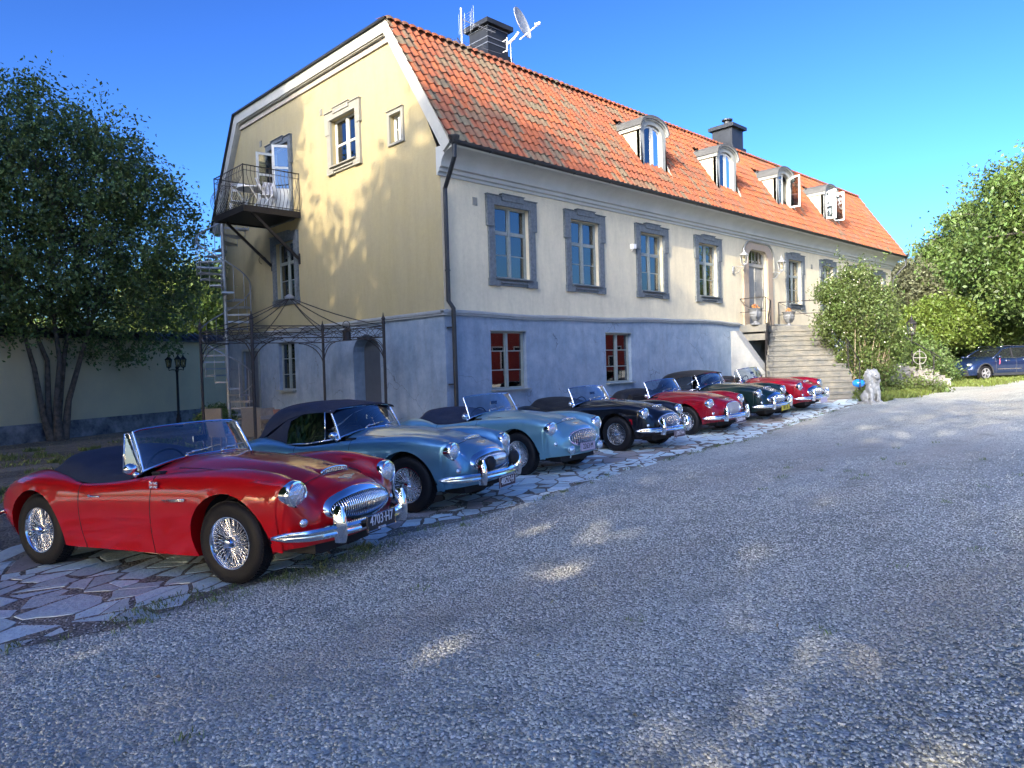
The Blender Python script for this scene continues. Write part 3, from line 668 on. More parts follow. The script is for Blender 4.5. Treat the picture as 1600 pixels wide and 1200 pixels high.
# chimneys
def chimney(x0, y0, z0, w_, h, bands=0, pipe=False):
    m = MB(); m.box(x0, x0+w_*1.22, y0, y0+w_*1.22, 9.7, z0); m.box(x0+.06, x0+.06+w_, y0+.06, y0+.06+w_, z0, z0+h)
    m.box(x0-.06, x0+w_+.18, y0-.06, y0+w_+.18, z0+h, z0+h+.13); m.box(x0-.0, x0+w_+.12, y0-.0, y0+w_+.12, z0+h+.13, z0+h+.17)
    c = obj('chimney', m, M_blackmetal, roof)
    if bands:
        b = MB()
        for z in (z0+h*.30, z0+h*.52, z0+h*.93):
            b.box(x0+.045, x0+.075+w_, y0+.045, y0+.075+w_, z, z+.018)
        c2 = obj('chimney_band', b, M_galv, roof)
    if pipe:
        b = MB(); cx, cy = x0+w_/2+.06, y0+w_/2+.06; b.lathe([(.14, 0), (.14, .22), (.11, .24), (.22, .26), (.22, .31), (.05, .36)], 14, Matrix.Translation((cx, cy, z0+h+.17))); obj('chimney_cowl', b, M_blackmetal, roof)
c0 = Dp(768, 110, 20.2); chimney(3.80, 2.42, 10.5, .78, .72, bands=1)
chimney(17.0, 2.2, 10.35, .9, .75, pipe=True)
# ---------------------------------------------------------------- windows
def place(o, side, a, z, e=0):
    if side == 'F': o.location = (a, e, z)
    else: o.location = (e, a, z); o.rotation_euler = (0, 0, -math.pi/2)
    return o
def arch_ring(m, ow, oh, fw, th, ears=True, y1=0):
    # surround with stepped head (ears) and stepped foot, proud of the wall by th
    o = ow/2
    X0 = o+fw
    e = .05 if ears else 0
    m.box(-X0, -o, -th, y1, -.02, oh); m.box(o, X0, -th, y1, -.02, oh)
    if ears:
        m.box(-X0-e, -o-.03, -th-.02, y1, oh*.70, oh+fw*1.05); m.box(o+.03, X0+e, -th-.02, y1, oh*.70, oh+fw*1.05)
        m.box(-o-.03, o+.03, -th-.02, y1, oh, oh+fw*1.05); m.box(-o*.62, o*.62, -th-.045, y1, oh+fw*.62, oh+fw*1.32)
        m.box(-X0-e-.01, X0+e+.01, -th-.05, y1, oh+fw*1.05, oh+fw*1.05+.018); m.box(-o*.62-.02, o*.62+.02, -th-.07, y1, oh+fw*1.32, oh+fw*1.32+.018)
        m.box(-X0-.02, -o+.12, -th-.02, y1, -fw*1.0, -.02); m.box(o-.12, X0+.02, -th-.02, y1, -fw*1.0, -.02)
        m.box(-o+.12, o-.12, -th+.01, y1, -fw*.92, -.02); m.box(-o+.12, o-.12, -th-.03, y1, -fw*.62, -fw*.42)
    else:
        m.box(-X0, X0, -th, y1, oh, oh+fw); m.box(-X0, X0, -th, y1, -fw*.8, -.02); m.box(-X0-.01, X0+.01, -th-.03, y1, oh+fw, oh+fw+.015)
def sash(ow, oh, rows, y0=.10, fr=.045, barw=.022, mid=.07):
    # rows: list of cumulative fractions for pane edges ; returns frame mesh and pane rects
    m = MB(); o = ow/2; panes = []
    m.box(-o, -o+fr, y0, y0+.06, 0, oh); m.box(o-fr, o, y0, y0+.06, 0, oh); m.box(-o+fr, o-fr, y0, y0+.06, 0, fr); m.box(-o+fr, o-fr, y0, y0+.06, oh-fr, oh)
    m.box(-mid/2, mid/2, y0-.02, y0+.055, fr, oh-fr)
    zs = [fr]+[q[0]*oh for q in rows]+[oh-fr]; ws = [q[1] for q in rows]
    for i, z in enumerate(zs[1:-1]):
        m.box(-o+fr, -mid/2, y0+(0 if ws[i] > .04 else .012), y0+.05, z-ws[i]/2, z+ws[i]/2); m.box(mid/2, o-fr, y0+(0 if ws[i] > .04 else .012), y0+.05, z-ws[i]/2, z+ws[i]/2)
    s_ = .022
    for i in range(len(zs)-1):
        za = zs[i]+(ws[i-1]/2 if i else 0); zb = zs[i+1]-(ws[i]/2 if i < len(ws) else 0)
        for (xa, xb) in ((-o+fr, -mid/2), (mid/2, o-fr)):
            m.box(xa, xa+s_, y0+.008, y0+.045, za, zb); m.box(xb-s_, xb, y0+.008, y0+.045, za, zb)
            panes.append((xa+s_, xb-s_, za, zb))
    return m, panes
def window(side, a, z, ow, oh, rows, fw, th, ms, mf, ears=True, e=0, curtain=None, sill=True, label=None):
    m = MB(); arch_ring(m, ow, oh, fw, th, ears) if fw else m.box(-ow/2-.02, ow/2+.02, -.02, .0, oh, oh+.02)
    wdw = obj('window', m, ms, house, label=label); place(wdw, side, a, z, e)
    fm, panes = sash(ow, oh, rows); obj('frame', fm, mf, wdw)
    for (xa, xb, za, zb) in panes: 
        t = random.uniform(-.006, .006); t2 = random.uniform(-.004, .004)
        p = MB(); p.add([(xa, .125+t, za), (xb, .125-t, za), (xb, .125-t+t2, zb), (xa, .125+t+t2, zb), (xa, .131+t, za), (xb, .131-t, za), (xb, .131-t+t2, zb), (xa, .131+t+t2, zb)], [(0, 1, 2, 3), (7, 6, 5, 4), (0, 4, 5, 1), (3, 2, 6, 7), (0, 3, 7, 4), (1, 5, 6, 2)]); obj('pane', p, M_glass, wdw)
    if sill: obj('sill', MB().box(-ow/2-.03, ow/2+.03, -th-.07, .10, -.035, -.004), mf if not ears else ms, wdw)
    if curtain:
        kind, mt = curtain
        if kind == 'blind':
            c = MB()
            for k in range(13): c.box(-ow/2+.05, ow/2-.05, .19, .215, oh*.99-k*.045-.028, oh*.99-k*.045)
            obj('blind', c, mt, wdw)
            c = MB(); P = [[(.08+.45*i/14, .24+.025*math.sin(i*2.1), zz) for zz in (0.02, oh*.35, oh*.66)] for i in range(15)]
            P = [[(x+(.25*(1-zz/oh)*.0), y, zz) for x, y, zz in row] for row in P]; c.grid(P); obj('curtain', c, M_redcurt, wdw)
        else:
            c = MB()
            for sx in (-1, 1):
                P = []
                for i in range(17):
                    q = i/16; P.append([(sx*(ow/2-.03-q*(.34-.16*math.sin(min(1, zz/oh)*math.pi*.5))*kind), .21+.022*math.sin(i*2.2), zz) for zz in (0.03, oh*.3, oh*.6, oh*.97)])
                c.grid(P)
            obj('curtain', c, mt, wdw)
    return wdw
R3 = [(.33, .022), (.64, .085)]
cur = [('blind', M_white), (1.3, M_curtain), (1.35, M_curtain), (1.1, M_curtain), (.9, M_curtain), (1, M_curtain), (1, M_curtain), (1, M_curtain)]
for i, x in enumerate(FX): window('F', x, OZ, OW, OH, R3, .20, .05, M_surr, M_sash if i not in (3, 4) else M_sash, curtain=cur[i])
for i, x in enumerate(BX): window('F', x, 1.09, 1.16, 1.37, [(.33, .022), (.66, .022)], 0, .05, M_sash, M_sash, ears=False, e=-.05)
y, h, a, b = GO[0]; wg = window('G', y, a, 2*h, b-a, [(.46, .05)], .19, .06, M_surrg, M_sashw, curtain=(.6, M_curtain))
y, h, a, b = GO[1]; window('G', y, a, 2*h, b-a, [(.5, .02)], .09, .05, M_surrg, M_sashw, ears=False, curtain=(.8, M_curtain), sill=False)
y, h, a, b = GO[3]; window('G', y, a, 2*h, b-a, R3, .20, .05, M_surr, M_sash, curtain=(.7, M_curtain))
window('G', 7.36, 1.12, 1.0, 1.40, [(.33, .022), (.66, .022)], 0, .05, M_sash, M_sash, ears=False, e=-.05, curtain=(.5, M_curtain))
# balcony door with two open leaves
y, h, a, b = GO[2]
m = MB(); arch_ring(m, 2*h, b-a, .15, .05, True); bd = obj('balcony_door', m, M_surr, house); place(bd, 'G', y, a)
m = MB(); H = b-a; m.box(-h, -h+.05, .1, .17, 0, H); m.box(h-.05, h, .1, .17, 0, H); m.box(-h, h, .1, .17, H-.05, H); obj('frame', m, M_sashw, bd)
def leaf(wd, H, glz=.38):
    m = MB(); m.box(0, .07, -.02, .02, 0, H); m.box(wd-.07, wd, -.02, .02, 0, H)
    for za, zb in ((0, H*glz), (H*.66, H*.69), (H-.07, H)): m.box(.07, wd-.07, -.02 if zb-za < .2 else -.012, .02, za, zb)
    g = MB(); g.box(.07, wd-.07, -.003, .003, H*glz, H*.66); g.box(.07, wd-.07, -.003, .003, H*.69, H-.07); return m, g
for s_, ang in ((-1, -100), (1, -62)):
    m_, g_ = leaf(h-.05, H-.1)
    T = Matrix.Translation((s_*(h-.05), .08, .02)) @ Matrix.Rotation(R(ang) if s_ < 0 else R(180-ang), 4, 'Z')
    for q in (m_, g_): q.v = [tuple(T @ Vector(p)) for p in q.v]
    obj('door_leaf', m_, M_sashw, bd); obj('pane', g_, M_glass, bd)
# round arched basement niche door and grey door
m = MB(); m.box(.28, .33, 2.45, 3.78, -.1, 2.55); n_ = obj('arched_basement_door', m, mat('dark_blue_door', (.06, .075, .10), .6, var=.4), house)
m = MB(); m.box(.02, .07, 9.2, 10.3, -.1, 2.35)
for i in range(7): m.box(.005, .022, 9.22+i*.155, 9.36+i*.155, -.1, 2.3)
obj('basement_door', m, mat('grey_blue_boards', (.13, .155, .19), .7, var=.5, vscale=6), house)
m = MB(); m.box(-.09, -.05, 9.12, 9.2, -.1, 2.40); m.box(-.09, -.05, 10.3, 10.38, -.1, 2.40); m.box(-.09, -.05, 9.2, 10.3, 2.35, 2.42); obj('basement_door_frame', m, M_sash, house)
# vents
for side, a, z in (('F', .98, 5.42), ('G', 4.98, 8.58), ('G', 8.62, 8.62), ('F', 19.1, 5.3)):
    m = MB(); m.box(-.07, .07, -.012, .0, -.09, .09)
    for k in range(4): m.box(-.06, .06, -.02, -.012, -.075+k*.042, -.055+k*.042)
    place(obj('air_vent', m, M_surrg, house), side, a, z, -.001)
# ---------------------------------------------------------------- entrance door
oP = door_outline(13.36, 15.54, 2.76, 5.74, .5); m = MB()
polys = [[Vector((a, b, 0)) for a, b in oP], [Vector((a, b, 0)) for a, b in dh]]; tr = geometry.tessellate_polygon(polys); fl = [p for q in polys for p in q]
m.add([(p.x, -.07, p.y) for p in fl], [tuple(t) for t in tr]); n = len(oP); m.add([(a, -.07, b) for a, b in oP]+[(a, .0, b) for a, b in oP], [(i, (i+1) % n, n+(i+1) % n, n+i) for i in range(n)])
n = len(dh); m.add([(a, -.07, b) for a, b in dh]+[(a, .0, b) for a, b in dh], [(i, (i+1) % n, n+(i+1) % n, n+i) for i in range(n)])
ed = obj('entrance', m, mat('door_sandstone', (.36, .27, .19), .85, var=.7, vscale=2.5, col2=(.27, .24, .20), bump=.3), house, smooth=True, angle=35)
m = MB(); o2 = door_outline(13.30, 15.60, 4.5, 5.80, .54)[2:]; 
pts = [(a, -.09, b) for a, b in o2]; pts = [(15.60, -.09, 4.75)]+pts+[(13.30, -.09, 4.75)]; m.tube(pts, .035, 6); obj('hood_moulding', m, M_surrg, ed)
m = MB(); m.box(13.72, 13.82, .10, .20, 2.76, 5.5); m.box(15.08, 15.18, .10, .20, 2.76, 5.5); m.box(13.82, 15.08, .08, .20, 4.94, 5.06); obj('frame', m, M_door, ed)
for s_ in (0, 1):
    m = MB(); x0 = 13.82+s_*.63; m.box(x0, x0+.63, .13, .17, 2.78, 4.94)
    for za, zb in ((2.86, 3.42), (3.52, 3.80), (3.9, 4.86)):
        m.box(x0+.10, x0+.53, .118, .13, za, zb); m.box(x0+.13, x0+.50, .106, .118, za+.03, zb-.03)
    if s_: m.box(x0+.02, x0+.06, .095, .13, 2.78, 4.92); m.tube([(x0+.10, .10, 3.84), (x0+.24, .09, 3.84)], .012, 6)
    obj('door_leaf', m, M_door, ed)
m = MB()
for i in range(6): m.box(13.83+i*.25-.01, 13.83+i*.25+.012, .12, .15, 5.06, 5.5)
obj('glazing_bar', m, M_door, ed); obj('pane', MB().box(13.82, 15.08, .135, .14, 5.06, 5.52), M_glass, ed)
m = MB()
for i in range(5): m.lathe([(.05, 0), (.06, .1), (.03, .16), (.02, .3), (.045, .32)], 8, Matrix.Translation((13.96+i*.25, .19, 5.07)))
obj('ornament', m, M_white, ed)
# ---------------------------------------------------------------- dormers
M_dormroof = mat('zinc_dormer_roof', (.12, .12, .11), .6, metal=.3, var=.5, vscale=4)
def arcp(w_, zs, rise, n=10): return [(-w_+2*w_*i/n, zs+rise*math.sin(math.acos(max(-1, min(1, -1+2*i/n))))) for i in range(n+1)]
yr = lambda z: (z-6.44)/1.5-.62
for di, x in enumerate(DX):
    zb, zs = 7.30, 8.52
    m = MB(); W = .66
    for s_ in (-1, 1):  # cheeks
        a0 = x+s_*(W-.04); a1 = x+s_*W
        P = [(.02, zb), (.02, zs), (yr(zs)+.1, zs), (yr(zb)-.02, zb-.03)]
        vs = [(a0, p[0], p[1]) for p in P]+[(a1, p[0], p[1]) for p in P]
        m.add(vs, [(0, 1, 2, 3), (7, 6, 5, 4), (0, 4, 5, 1), (1, 5, 6, 2), (2, 6, 7, 3), (3, 7, 4, 0)])
    d = obj('dormer', m, M_cream, house)
    # front surround
    outer = [(-W, zb), (W, zb)]+arcp(W, zs, .34)[::-1]; inner = [(-.46, zb+.10), (.46, zb+.10)]+arcp(.46, zs-.10, .24)[::-1]
    polys = [[Vector((a, b, 0)) for a, b in outer], [Vector((a, b, 0)) for a, b in inner]]; tr = geometry.tessellate_polygon(polys); fl = [p for q in polys for p in q]
    m = MB(); m.add([(x+p.x, .0, p.y) for p in fl], [tuple(t) for t in tr])
    n = len(outer); m.add([(x+a, 0, b) for a, b in outer]+[(x+a, .12, b) for a, b in outer], [(i, (i+1) % n, n+(i+1) % n, n+i) for i in range(n)])
    n = len(inner); m.add([(x+a, 0, b) for a, b in inner]+[(x+a, .14, b) for a, b in inner], [(i, (i+1) % n, n+(i+1) % n, n+i) for i in range(n)])
    m.box(x-W-.02, x+W+.02, -.05, .05, zb-.05, zb)
    obj('surround', m, mat('dormer_front_paint', (.32, .33, .30), .7, var=.3, vscale=5) if di == 0 else bpy.data.materials['dormer_front_paint'], d)
    m = MB(); m.add([(x-W, .02, zb-.05), (x-W-.16, -.18, zb-.22), (x-W, .25, zb+.2)], [(0, 1, 2)]); m.add([(x+W, .0, zb+.35), (x+W+.17, -.16, zb-.17), (x+W, .25, zb+.2), (x+W, -.1, zb-.1)], [(0, 1, 2), (0, 3, 1)]); obj('apron', m, M_cream, d)
    # barrel roof
    m = MB(); A = arcp(W+.09, zs, .40, 14)
    P = [[(x+a, yy, b+k) for a, b in A] for yy, k in ((-.10, .0), (yr(9.0)+.3, .02))]
    Q = [[(x+a*.97, yy, b+k-.06) for a, b in A] for yy, k in ((-.10, .0), (yr(9.0)+.3, .02))]
    m.grid(P); m.grid(Q, flip=True); m.grid([P[0], Q[0]])
    obj('dormer_roof', m, M_dormroof, d, smooth=True, angle=40)
    m = MB(); A2 = arcp(W+.05, zs-.03, .37, 14); m.tube([(x+a, -.06, b) for a, b in A2], .035, 6); m.tube([(x+a*.95, -.03, b-.06) for a, b in A2], .022, 6)
    for s_ in (-1, 1): m.box(x+s_*(W+.03)-.03, x+s_*(W+.03)+.03, -.06, yr(zs)+.1, zs-.10, zs-.01)
    obj('cornice', m, bpy.data.materials['dormer_front_paint'], d, smooth=True, angle=40)
    # casements
    def arched(hw0, hw1, z0, zf): return None
    zt = lambda a: zs-.12+.235*math.sin(math.acos(max(-1, min(1, a/.46))))
    for s_ in (-1, 1):
        xs_ = [.02+.42*i/6 for i in range(7)]; fo = .055
        out = [(s_*q, zb+.12) for q in (xs_[-1], xs_[0])]+[(s_*q, zt(q)) for q in xs_]
        inn = [(s_*q, zb+.12+fo) for q in (xs_[-1]-fo, xs_[0]+fo)]+[(s_*(xs_[0]+fo+(.42-2*fo)*i/6), zt(xs_[0]+fo+(.42-2*fo)*i/6)-fo) for i in range(7)]
        polys = [[Vector((a, b, 0)) for a, b in out], [Vector((a, b, 0)) for a, b in inn]]; tr = geometry.tessellate_polygon(polys); fl = [p for q in polys for p in q]
        m = MB()
        for yy in (.06, .10): m.add([(p.x, yy, p.y) for p in fl], [tuple(t) for t in tr])
        for L_ in (out, inn): n = len(L_); m.add([(a, .06, b) for a, b in L_]+[(a, .10, b) for a, b in L_], [(i, (i+1) % n, n+(i+1) % n, n+i) for i in range(n)])
        g = MB(); g.add([(a, .08, b) for a, b in inn], [tuple(range(len(inn)))]); g.add([(a, .084, b) for a, b in inn], [tuple(range(len(inn)))])
        ang = 0
        if di == 2 and s_ == 1: ang = 100
        if di == 3: ang = 100 if s_ == 1 else -78
        hx = s_*.44; T = Matrix.Translation((x+hx, .03 if ang else 0, 0)) @ Matrix.Rotation(R(ang) , 4, 'Z') @ Matrix.Translation((-hx, -.06 if ang else 0, 0))
        for q in (m, g): q.v = [tuple(T @ Vector(p)) for p in q.v]
        obj('casement', m, M_sashw, d); obj('pane', g, M_glass, d)
    m = MB(); m.box(x-.62, x+.62, .75, .8, zb, zs+.3); m.box(x-.62, x+.62, .2, .8, zb+.05, zb+.08); obj('dormer_interior', m, M_dark, d)  # near-black boards stand in for the unlit room behind the dormer
    c = MB()
    for s_ in (-1, 1): c.grid([[(x+s_*(.45-.33*i/12*(1 if zz > zb+.7 else .75)), .17+.018*math.sin(i*2.2), zz) for zz in (zb+.12, zb+.7, zs+.15)] for i in range(13)])
    if di != 2: obj('curtain', c, M_curtain, d)
# ---------------------------------------------------------------- balcony
bal = obj('balcony', MB().box(-1.62, 0, 6.33, 8.25, 6.02, 6.12).box(-1.66, -1.58, 6.30, 8.28, 5.98, 6.15).box(-1.6, 0, 6.30, 6.36, 5.98, 6.15).box(-1.6, 0, 8.22, 8.28, 5.98, 6.15), M_iron, house)
bars = MB(); path = [(0, 6.33), (-1.62, 6.33), (-1.62, 8.25), (0, 8.25)]
outn = [(0, -1), (-1, 0), (0, 1)]; B1 = MB()
for (p, q), o_ in zip(zip(path, path[1:]), outn):
    L_ = math.dist(p, q); n = int(L_/.105)
    for i in range(n+1):
        t = i/n; x = p[0]+(q[0]-p[0])*t; y = p[1]+(q[1]-p[1])*t; pts = []
        for k in range(9):
            zz = k/8; b_ = .17*math.sin(math.pi*min(1, zz/.72))**1.3 if zz < .72 else -.02*math.sin(math.pi*(zz-.72)/.28); pts.append((x+o_[0]*b_, y+o_[1]*b_, 6.14+1.08*zz))
        corner = i in (0, n)
        if corner: B1.tube([(x, y, 6.1), (x, y, 7.24)], .016, 6)
        else: obj('baluster', MB().tube(pts, .008, 4), M_iron, bal)
for z, rr in ((7.22, .016), (7.08, .008), (6.2, .01)): B1.tube([(a, b, z) for a, b in path], rr, 6)
obj('railing', B1, M_iron, bal)
for y in (6.45, 8.15):
    m = MB(); m.beam((-1.35, y, 6.0), (-.03, y, 4.85), .055, .07); m.box(-.03, .0, y-.04, y+.04, 4.7, 5.0)
    m.tube([(-.3+.12*math.cos(t), y, 5.0-.0+.12*math.sin(t)) for t in [k*.5 for k in range(10)]], .008, 4); obj('brace', m, M_iron, bal)
# ================================================================ ENTRANCE STAIRS
st = thing('front_staircase', 'weathered sandstone steps rising to the landing at the front door', 'stairs')
NS = 14; zt_, zb_ = 2.80, .35
def sedge(k):
    t = k/(NS-1) if NS > 1 else 0; z = zt_-(zt_-zb_)*k/NS
    d = 25.8-4.0*t
    py = 562.5-(z-1.62)*1116/d+(-1250*0)
    lx = 1205-8*min(1, t*2); rx = 1292+(8*t/.27 if t < .27 else 8+(t-.27)/.73*44)
    L_ = Dp(lx, py, d); R_ = Dp(rx, py, d); return Vector((L_.x, L_.y, z)), Vector((R_.x, R_.y, z))
E_ = [sedge(k) for k in range(NS)]
land = [Vector((13.0, .0, 0)), Vector((13.08, -.98, 0)), E_[0][0], E_[0][1], Vector((17.2, -1.0, 0)), Vector((17.4, 0, 0))]
def slab(poly, z0, z1, name, parent, mt=M_stone, **k):
    m = MB(); m.prism([(p.x, p.y) for p in poly], z0, z1); return obj(name, m, mt, parent, **k)
bv = (E_[0][0]-E_[-1][0]); bv.z = 0; bv.normalize()
slab(land, 2.56, 2.80, 'landing_slab', st)
l2 = [Vector((13.04, 0, 0)), Vector((13.12, -.94, 0)), E_[0][0]+bv*.04, E_[0][0]+bv*.6, Vector((14.6, 0, 0))]; slab(l2, 2.27, 2.49, 'landing_beam', st)
slab([Vector((13.45, 0, 0)), Vector((13.5, -.3, 0)), Vector((15.4, -.3, 0)), Vector((15.45, 0, 0))], 2.80, 2.86, 'threshold_step', st)
for k in range(1, NS):
    L1, R1 = E_[k]; L0, R0 = E_[k-1]; z = L1.z; j = random.uniform(-.006, .006)
    m = MB(); e_ = (R1-L1).normalized(); pp = [L1-bv*.035, R1+e_*.04-bv*.035, R0+bv*.25+e_*.04, L0+bv*.25]; m.prism([(p.x, p.y) for p in pp], z-.055+j, z+j)
    pp = [L1, R1+e_*.02, R0+bv*.25, L0+bv*.25]; m.prism([(p.x, p.y) for p in pp], z-.185, z-.056+j); obj('step', m, M_stone, st)
m = MB()
for k in range(1, NS): 
    L1, R1 = E_[k]; m.prism([(p.x, p.y) for p in (L1+bv*.05, R1+bv*.05, R1+bv*1.2, L1+bv*1.2)], 0, L1.z-.19)
m.prism([(p.x, p.y) for p in (E_[2][0]+bv*.2, E_[2][1]+bv*.2, E_[0][1]+bv*1.4, E_[0][0]+bv*1.3)], 0, 2.26)
obj('stair_masonry', m, mat('rough_masonry', (.16, .15, .13), .95, var=.9, vscale=3, bump=.8, bscale=9), st)
# sloping wing wall beside the cellar opening
m = MB(); P = [(0, 2.6), (-.16, 2.6), (-1.95, .15), (-1.95, -.2), (0, -.2)]; P = [(a-.05, b) for a, b in P]
m.add([(12.38, a, b) for a, b in P]+[(12.80, a, b) for a, b in P], [(0, 1, 2, 3, 4), (9, 8, 7, 6, 5)]+[(i, (i+1) % 5, 5+(i+1) % 5, 5+i) for i in range(5)])
obj('wing_wall', m, mat('grey_rendered_wing', (.21, .225, .235), .9, var=.7, vscale=2.5, col2=(.27, .27, .26), bump=.3, streak=.1), st)
# iron rails
H_ = .92
m = MB(); a0 = Vector((13.12, -.03, 2.80)); a1 = Vector((13.16, -.93, 2.80)); up = Vector((0, 0, 1)); l0 = E_[0][0]
rb = Vector((E_[-1][0].x, E_[-1][0].y, E_[-1][0].z)); lm = E_[7][0]
m.tube([a0+up*H_, a1+up*H_, l0+up*H_, lm+up*(H_*.95)+Vector((-.05, -.05, 0)), rb+up*.85], .018, 6)
m.tube([a0+up*.45, a1+up*.45, l0+up*.45, lm+up*.42, rb+up*.4], .012, 6)
for p in (a1, l0, E_[3][0], E_[5][0], lm, E_[10][0], rb): m.tube([p-up*.05, p+up*(H_ if p.z > 1.5 else .86)], .017, 6)
m.tube([a0+up*H_, a0+up*(H_-.2)+Vector((.1, -.1, 0)), a0+up*(H_-.28)+Vector((.12, -.22, 0)), a0+up*.5+Vector((.1, -.6, 0))], .01, 6)
obj('iron_railing', m, M_iron, st)
m = MB(); b0 = Vector((16.0, -.05, 2.80)); b1 = E_[0][1]+bv*.1; b2 = E_[-1][1]
m.tube([b0+up*H_, b1+up*H_]+[E_[k][1]+up*H_ for k in (3, 6, 9, 12)]+[b2+up*.95], .018, 6)
m.tube([b0+up*.45, b1+up*.45]+[E_[k][1]+up*.45 for k in (3, 6, 9, 12)]+[b2+up*.45], .012, 6)
for p in (b0, b1, E_[3][1], E_[6][1], E_[9][1], b2): m.tube([p-up*.05, p+up*H_], .017, 6)
m.tube([b0+up*H_, (b0+b1)/2+up*.45, b1+up*.05], .009, 5)
obj('iron_railing', m, M_iron, st)
# urns
def urn(px, py, d, z, label):
    p = Dp(px, py, d); t = thing('stone_urn', label, 'urn', (p.x, p.y, z), .6, 'urns with orange flowers beside the front door')
    m = MB(); m.lathe([(.16, 0), (.16, .04), (.07, .07), (.06, .12), (.13, .17), (.20, .30), (.185, .33), (.21, .36), (.19, .44), (.235, .52), (.26, .54), (.22, .55), (.16, .50)], 20)
    obj('bowl', m, M_urn, t, smooth=True, angle=40)
    for s_ in (-1, 1): obj('handle', MB().tube([(s_*.18, 0, .22), (s_*.28, 0, .26), (s_*.33, 0, .36), (s_*.32, 0, .47), (s_*.26, 0, .50), (s_*.22, 0, .44)], .018, 6), M_urn, t, smooth=True)
    m = MB()
    for i in range(26):
        a = random.uniform(0, 6.28); q = random.uniform(0, .13); zz = .54+random.uniform(0, .15); c = Vector((q*math.cos(a), q*math.sin(a), zz)); m.ball(c, random.uniform(.015, .03), 5)
        m.tube([(c.x*.5, c.y*.5, .5), c], .003, 3)
    obj('flowers', m, mat('orange_flower', (.50, .20, .05), .8, island=.4), t)
urn(1181, 512, 24.4, 2.80, 'grey urn with orange flowers on the left end of the landing')
urn(1233, 508, 26.6, 2.80, 'grey two handled urn with orange flowers below the window right of the door')
# wall lanterns
def lantern_geo(t, z0, sc=1.0, lit=M_lampg, ms=None):
    ms = ms or mat_lant
    m = MB(); k = sc
    for i in range(6):
        a = math.pi/3*i; m.beam((.075*k*math.cos(a), .075*k*math.sin(a), z0), (.115*k*math.cos(a), .115*k*math.sin(a), z0+.26*k), .012*k, .012*k)
    m.lathe([(.085*k, z0-.02*k), (.085*k, z0)], 6); m.lathe([(.14*k, z0+.26*k), (.135*k, z0+.275*k), (.05*k, z0+.36*k), (.035*k, z0+.38*k), (.01*k, z0+.46*k), (.018*k, z0+.475*k), (.004*k, z0+.50*k)], 6)
    m.lathe([(.02*k, z0-.07*k), (.04*k, z0-.03*k), (.085*k, z0-.02*k)], 6); obj('housing', m, ms, t)
    for i in range(6):
        a, b = math.pi/3*i, math.pi/3*(i+1); g = MB(); q = .97
        g.add([(.075*k*q*math.cos(a), .075*k*q*math.sin(a), z0), (.075*k*q*math.cos(b), .075*k*q*math.sin(b), z0), (.115*k*q*math.cos(b), .115*k*q*math.sin(b), z0+.26*k), (.115*k*q*math.cos(a), .115*k*q*math.sin(a), z0+.26*k)], [(0, 1, 2, 3)])
        obj('pane', g, lit, t)
    obj('bulb', MB().ball((0, 0, z0+.12*k), (.022*k, .022*k, .05*k), 8), M_white, t, smooth=True)
mat_lant = mat('grey_lantern_metal', (.28, .29, .30), .5, metal=.2)
for x, lb in ((12.72, 'grey hexagonal lantern on a wall bracket left of the front door'), (15.52, 'grey hexagonal lantern on a wall bracket right of the front door')):
    t = thing('wall_lantern', lb, 'lantern', (x, -.42, 4.84), 0, 'lanterns flanking the front door'); lantern_geo(t, .02, 1.12)
    m = MB(); m.box(-.05, .05, .39, .42, -.28, .0); m.tube([(0, .40, -.05), (0, .25, -.02), (0, .1, -.07), (0, 0, -.05)], .012, 6); m.tube([(0, .40, -.22), (0, .3, -.27), (0, .2, -.22), (0, .12, -.12), (0, .05, -.06)], .010, 6); m.tube([(0, .22, -.1), (0, .26, -.06), (0, .3, -.1), (0, .26, -.14)], .007, 5); obj('bracket', m, mat_lant, t, smooth=True)
t = thing('outdoor_speaker', 'small white box lamp fixed to the wall beside the third window', 'lamp', (6.92, -.04, 4.93)); obj('body', MB().box(-.06, .06, -.10, .04, -.05, .08), M_white, t); obj('arm', MB().tube([(0, .03, -.1), (0, -.03, -.05)], .015, 6), M_white, t)

# ================================================================ SPIRAL STAIRCASE
sc = Vector((-1.15, 8.95, 0)); zg = gz(sc.x, sc.y); sp = thing('spiral_staircase', 'galvanised steel spiral staircase climbing to the gable balcony', 'staircase', (sc.x, sc.y, zg))
obj('centre_pole', MB().tube([(0, 0, 0), (0, 0, 6.15-zg)], .055, 12), M_galv, sp, smooth=True, angle=50)
NT = 31; top = 6.05-zg; RR = .74; a0_ = R(55); da = R(-26)
for k in range(NT):
    a = a0_+da*k; z = top*(k+1)/(NT+0.0)-.02
    if k == NT-1: pass
    m = MB(); w0 = R(13.5)
    vs = []
    for zz in (z-.05, z):
        for (rr, aa) in ((.05, a-w0*1.3), (RR, a-w0), (RR, a+w0), (.05, a+w0*1.3)): vs.append((rr*math.cos(aa), rr*math.sin(aa), zz))
    m.add(vs, [(3, 2, 1, 0), (4, 5, 6, 7), (0, 1, 5, 4), (1, 2, 6, 5), (2, 3, 7, 6), (3, 0, 4, 7)]); obj('tread', m, M_galv, sp)
    for q in (0,):
        aa = a-w0; obj('baluster', MB().tube([(RR*math.cos(aa), RR*math.sin(aa), z-.08), (RR*math.cos(aa), RR*math.sin(aa), z+.95)], .011, 5), M_galv, sp)
obj('handrail', MB().tube([(RR*math.cos(a0_+da*k/3-R(13)), RR*math.sin(a0_+da*k/3-R(13)), top*(k/3+1)/NT+.93) for k in range(-1, 3*NT-2)], .021, 8), M_galv, sp, smooth=True)

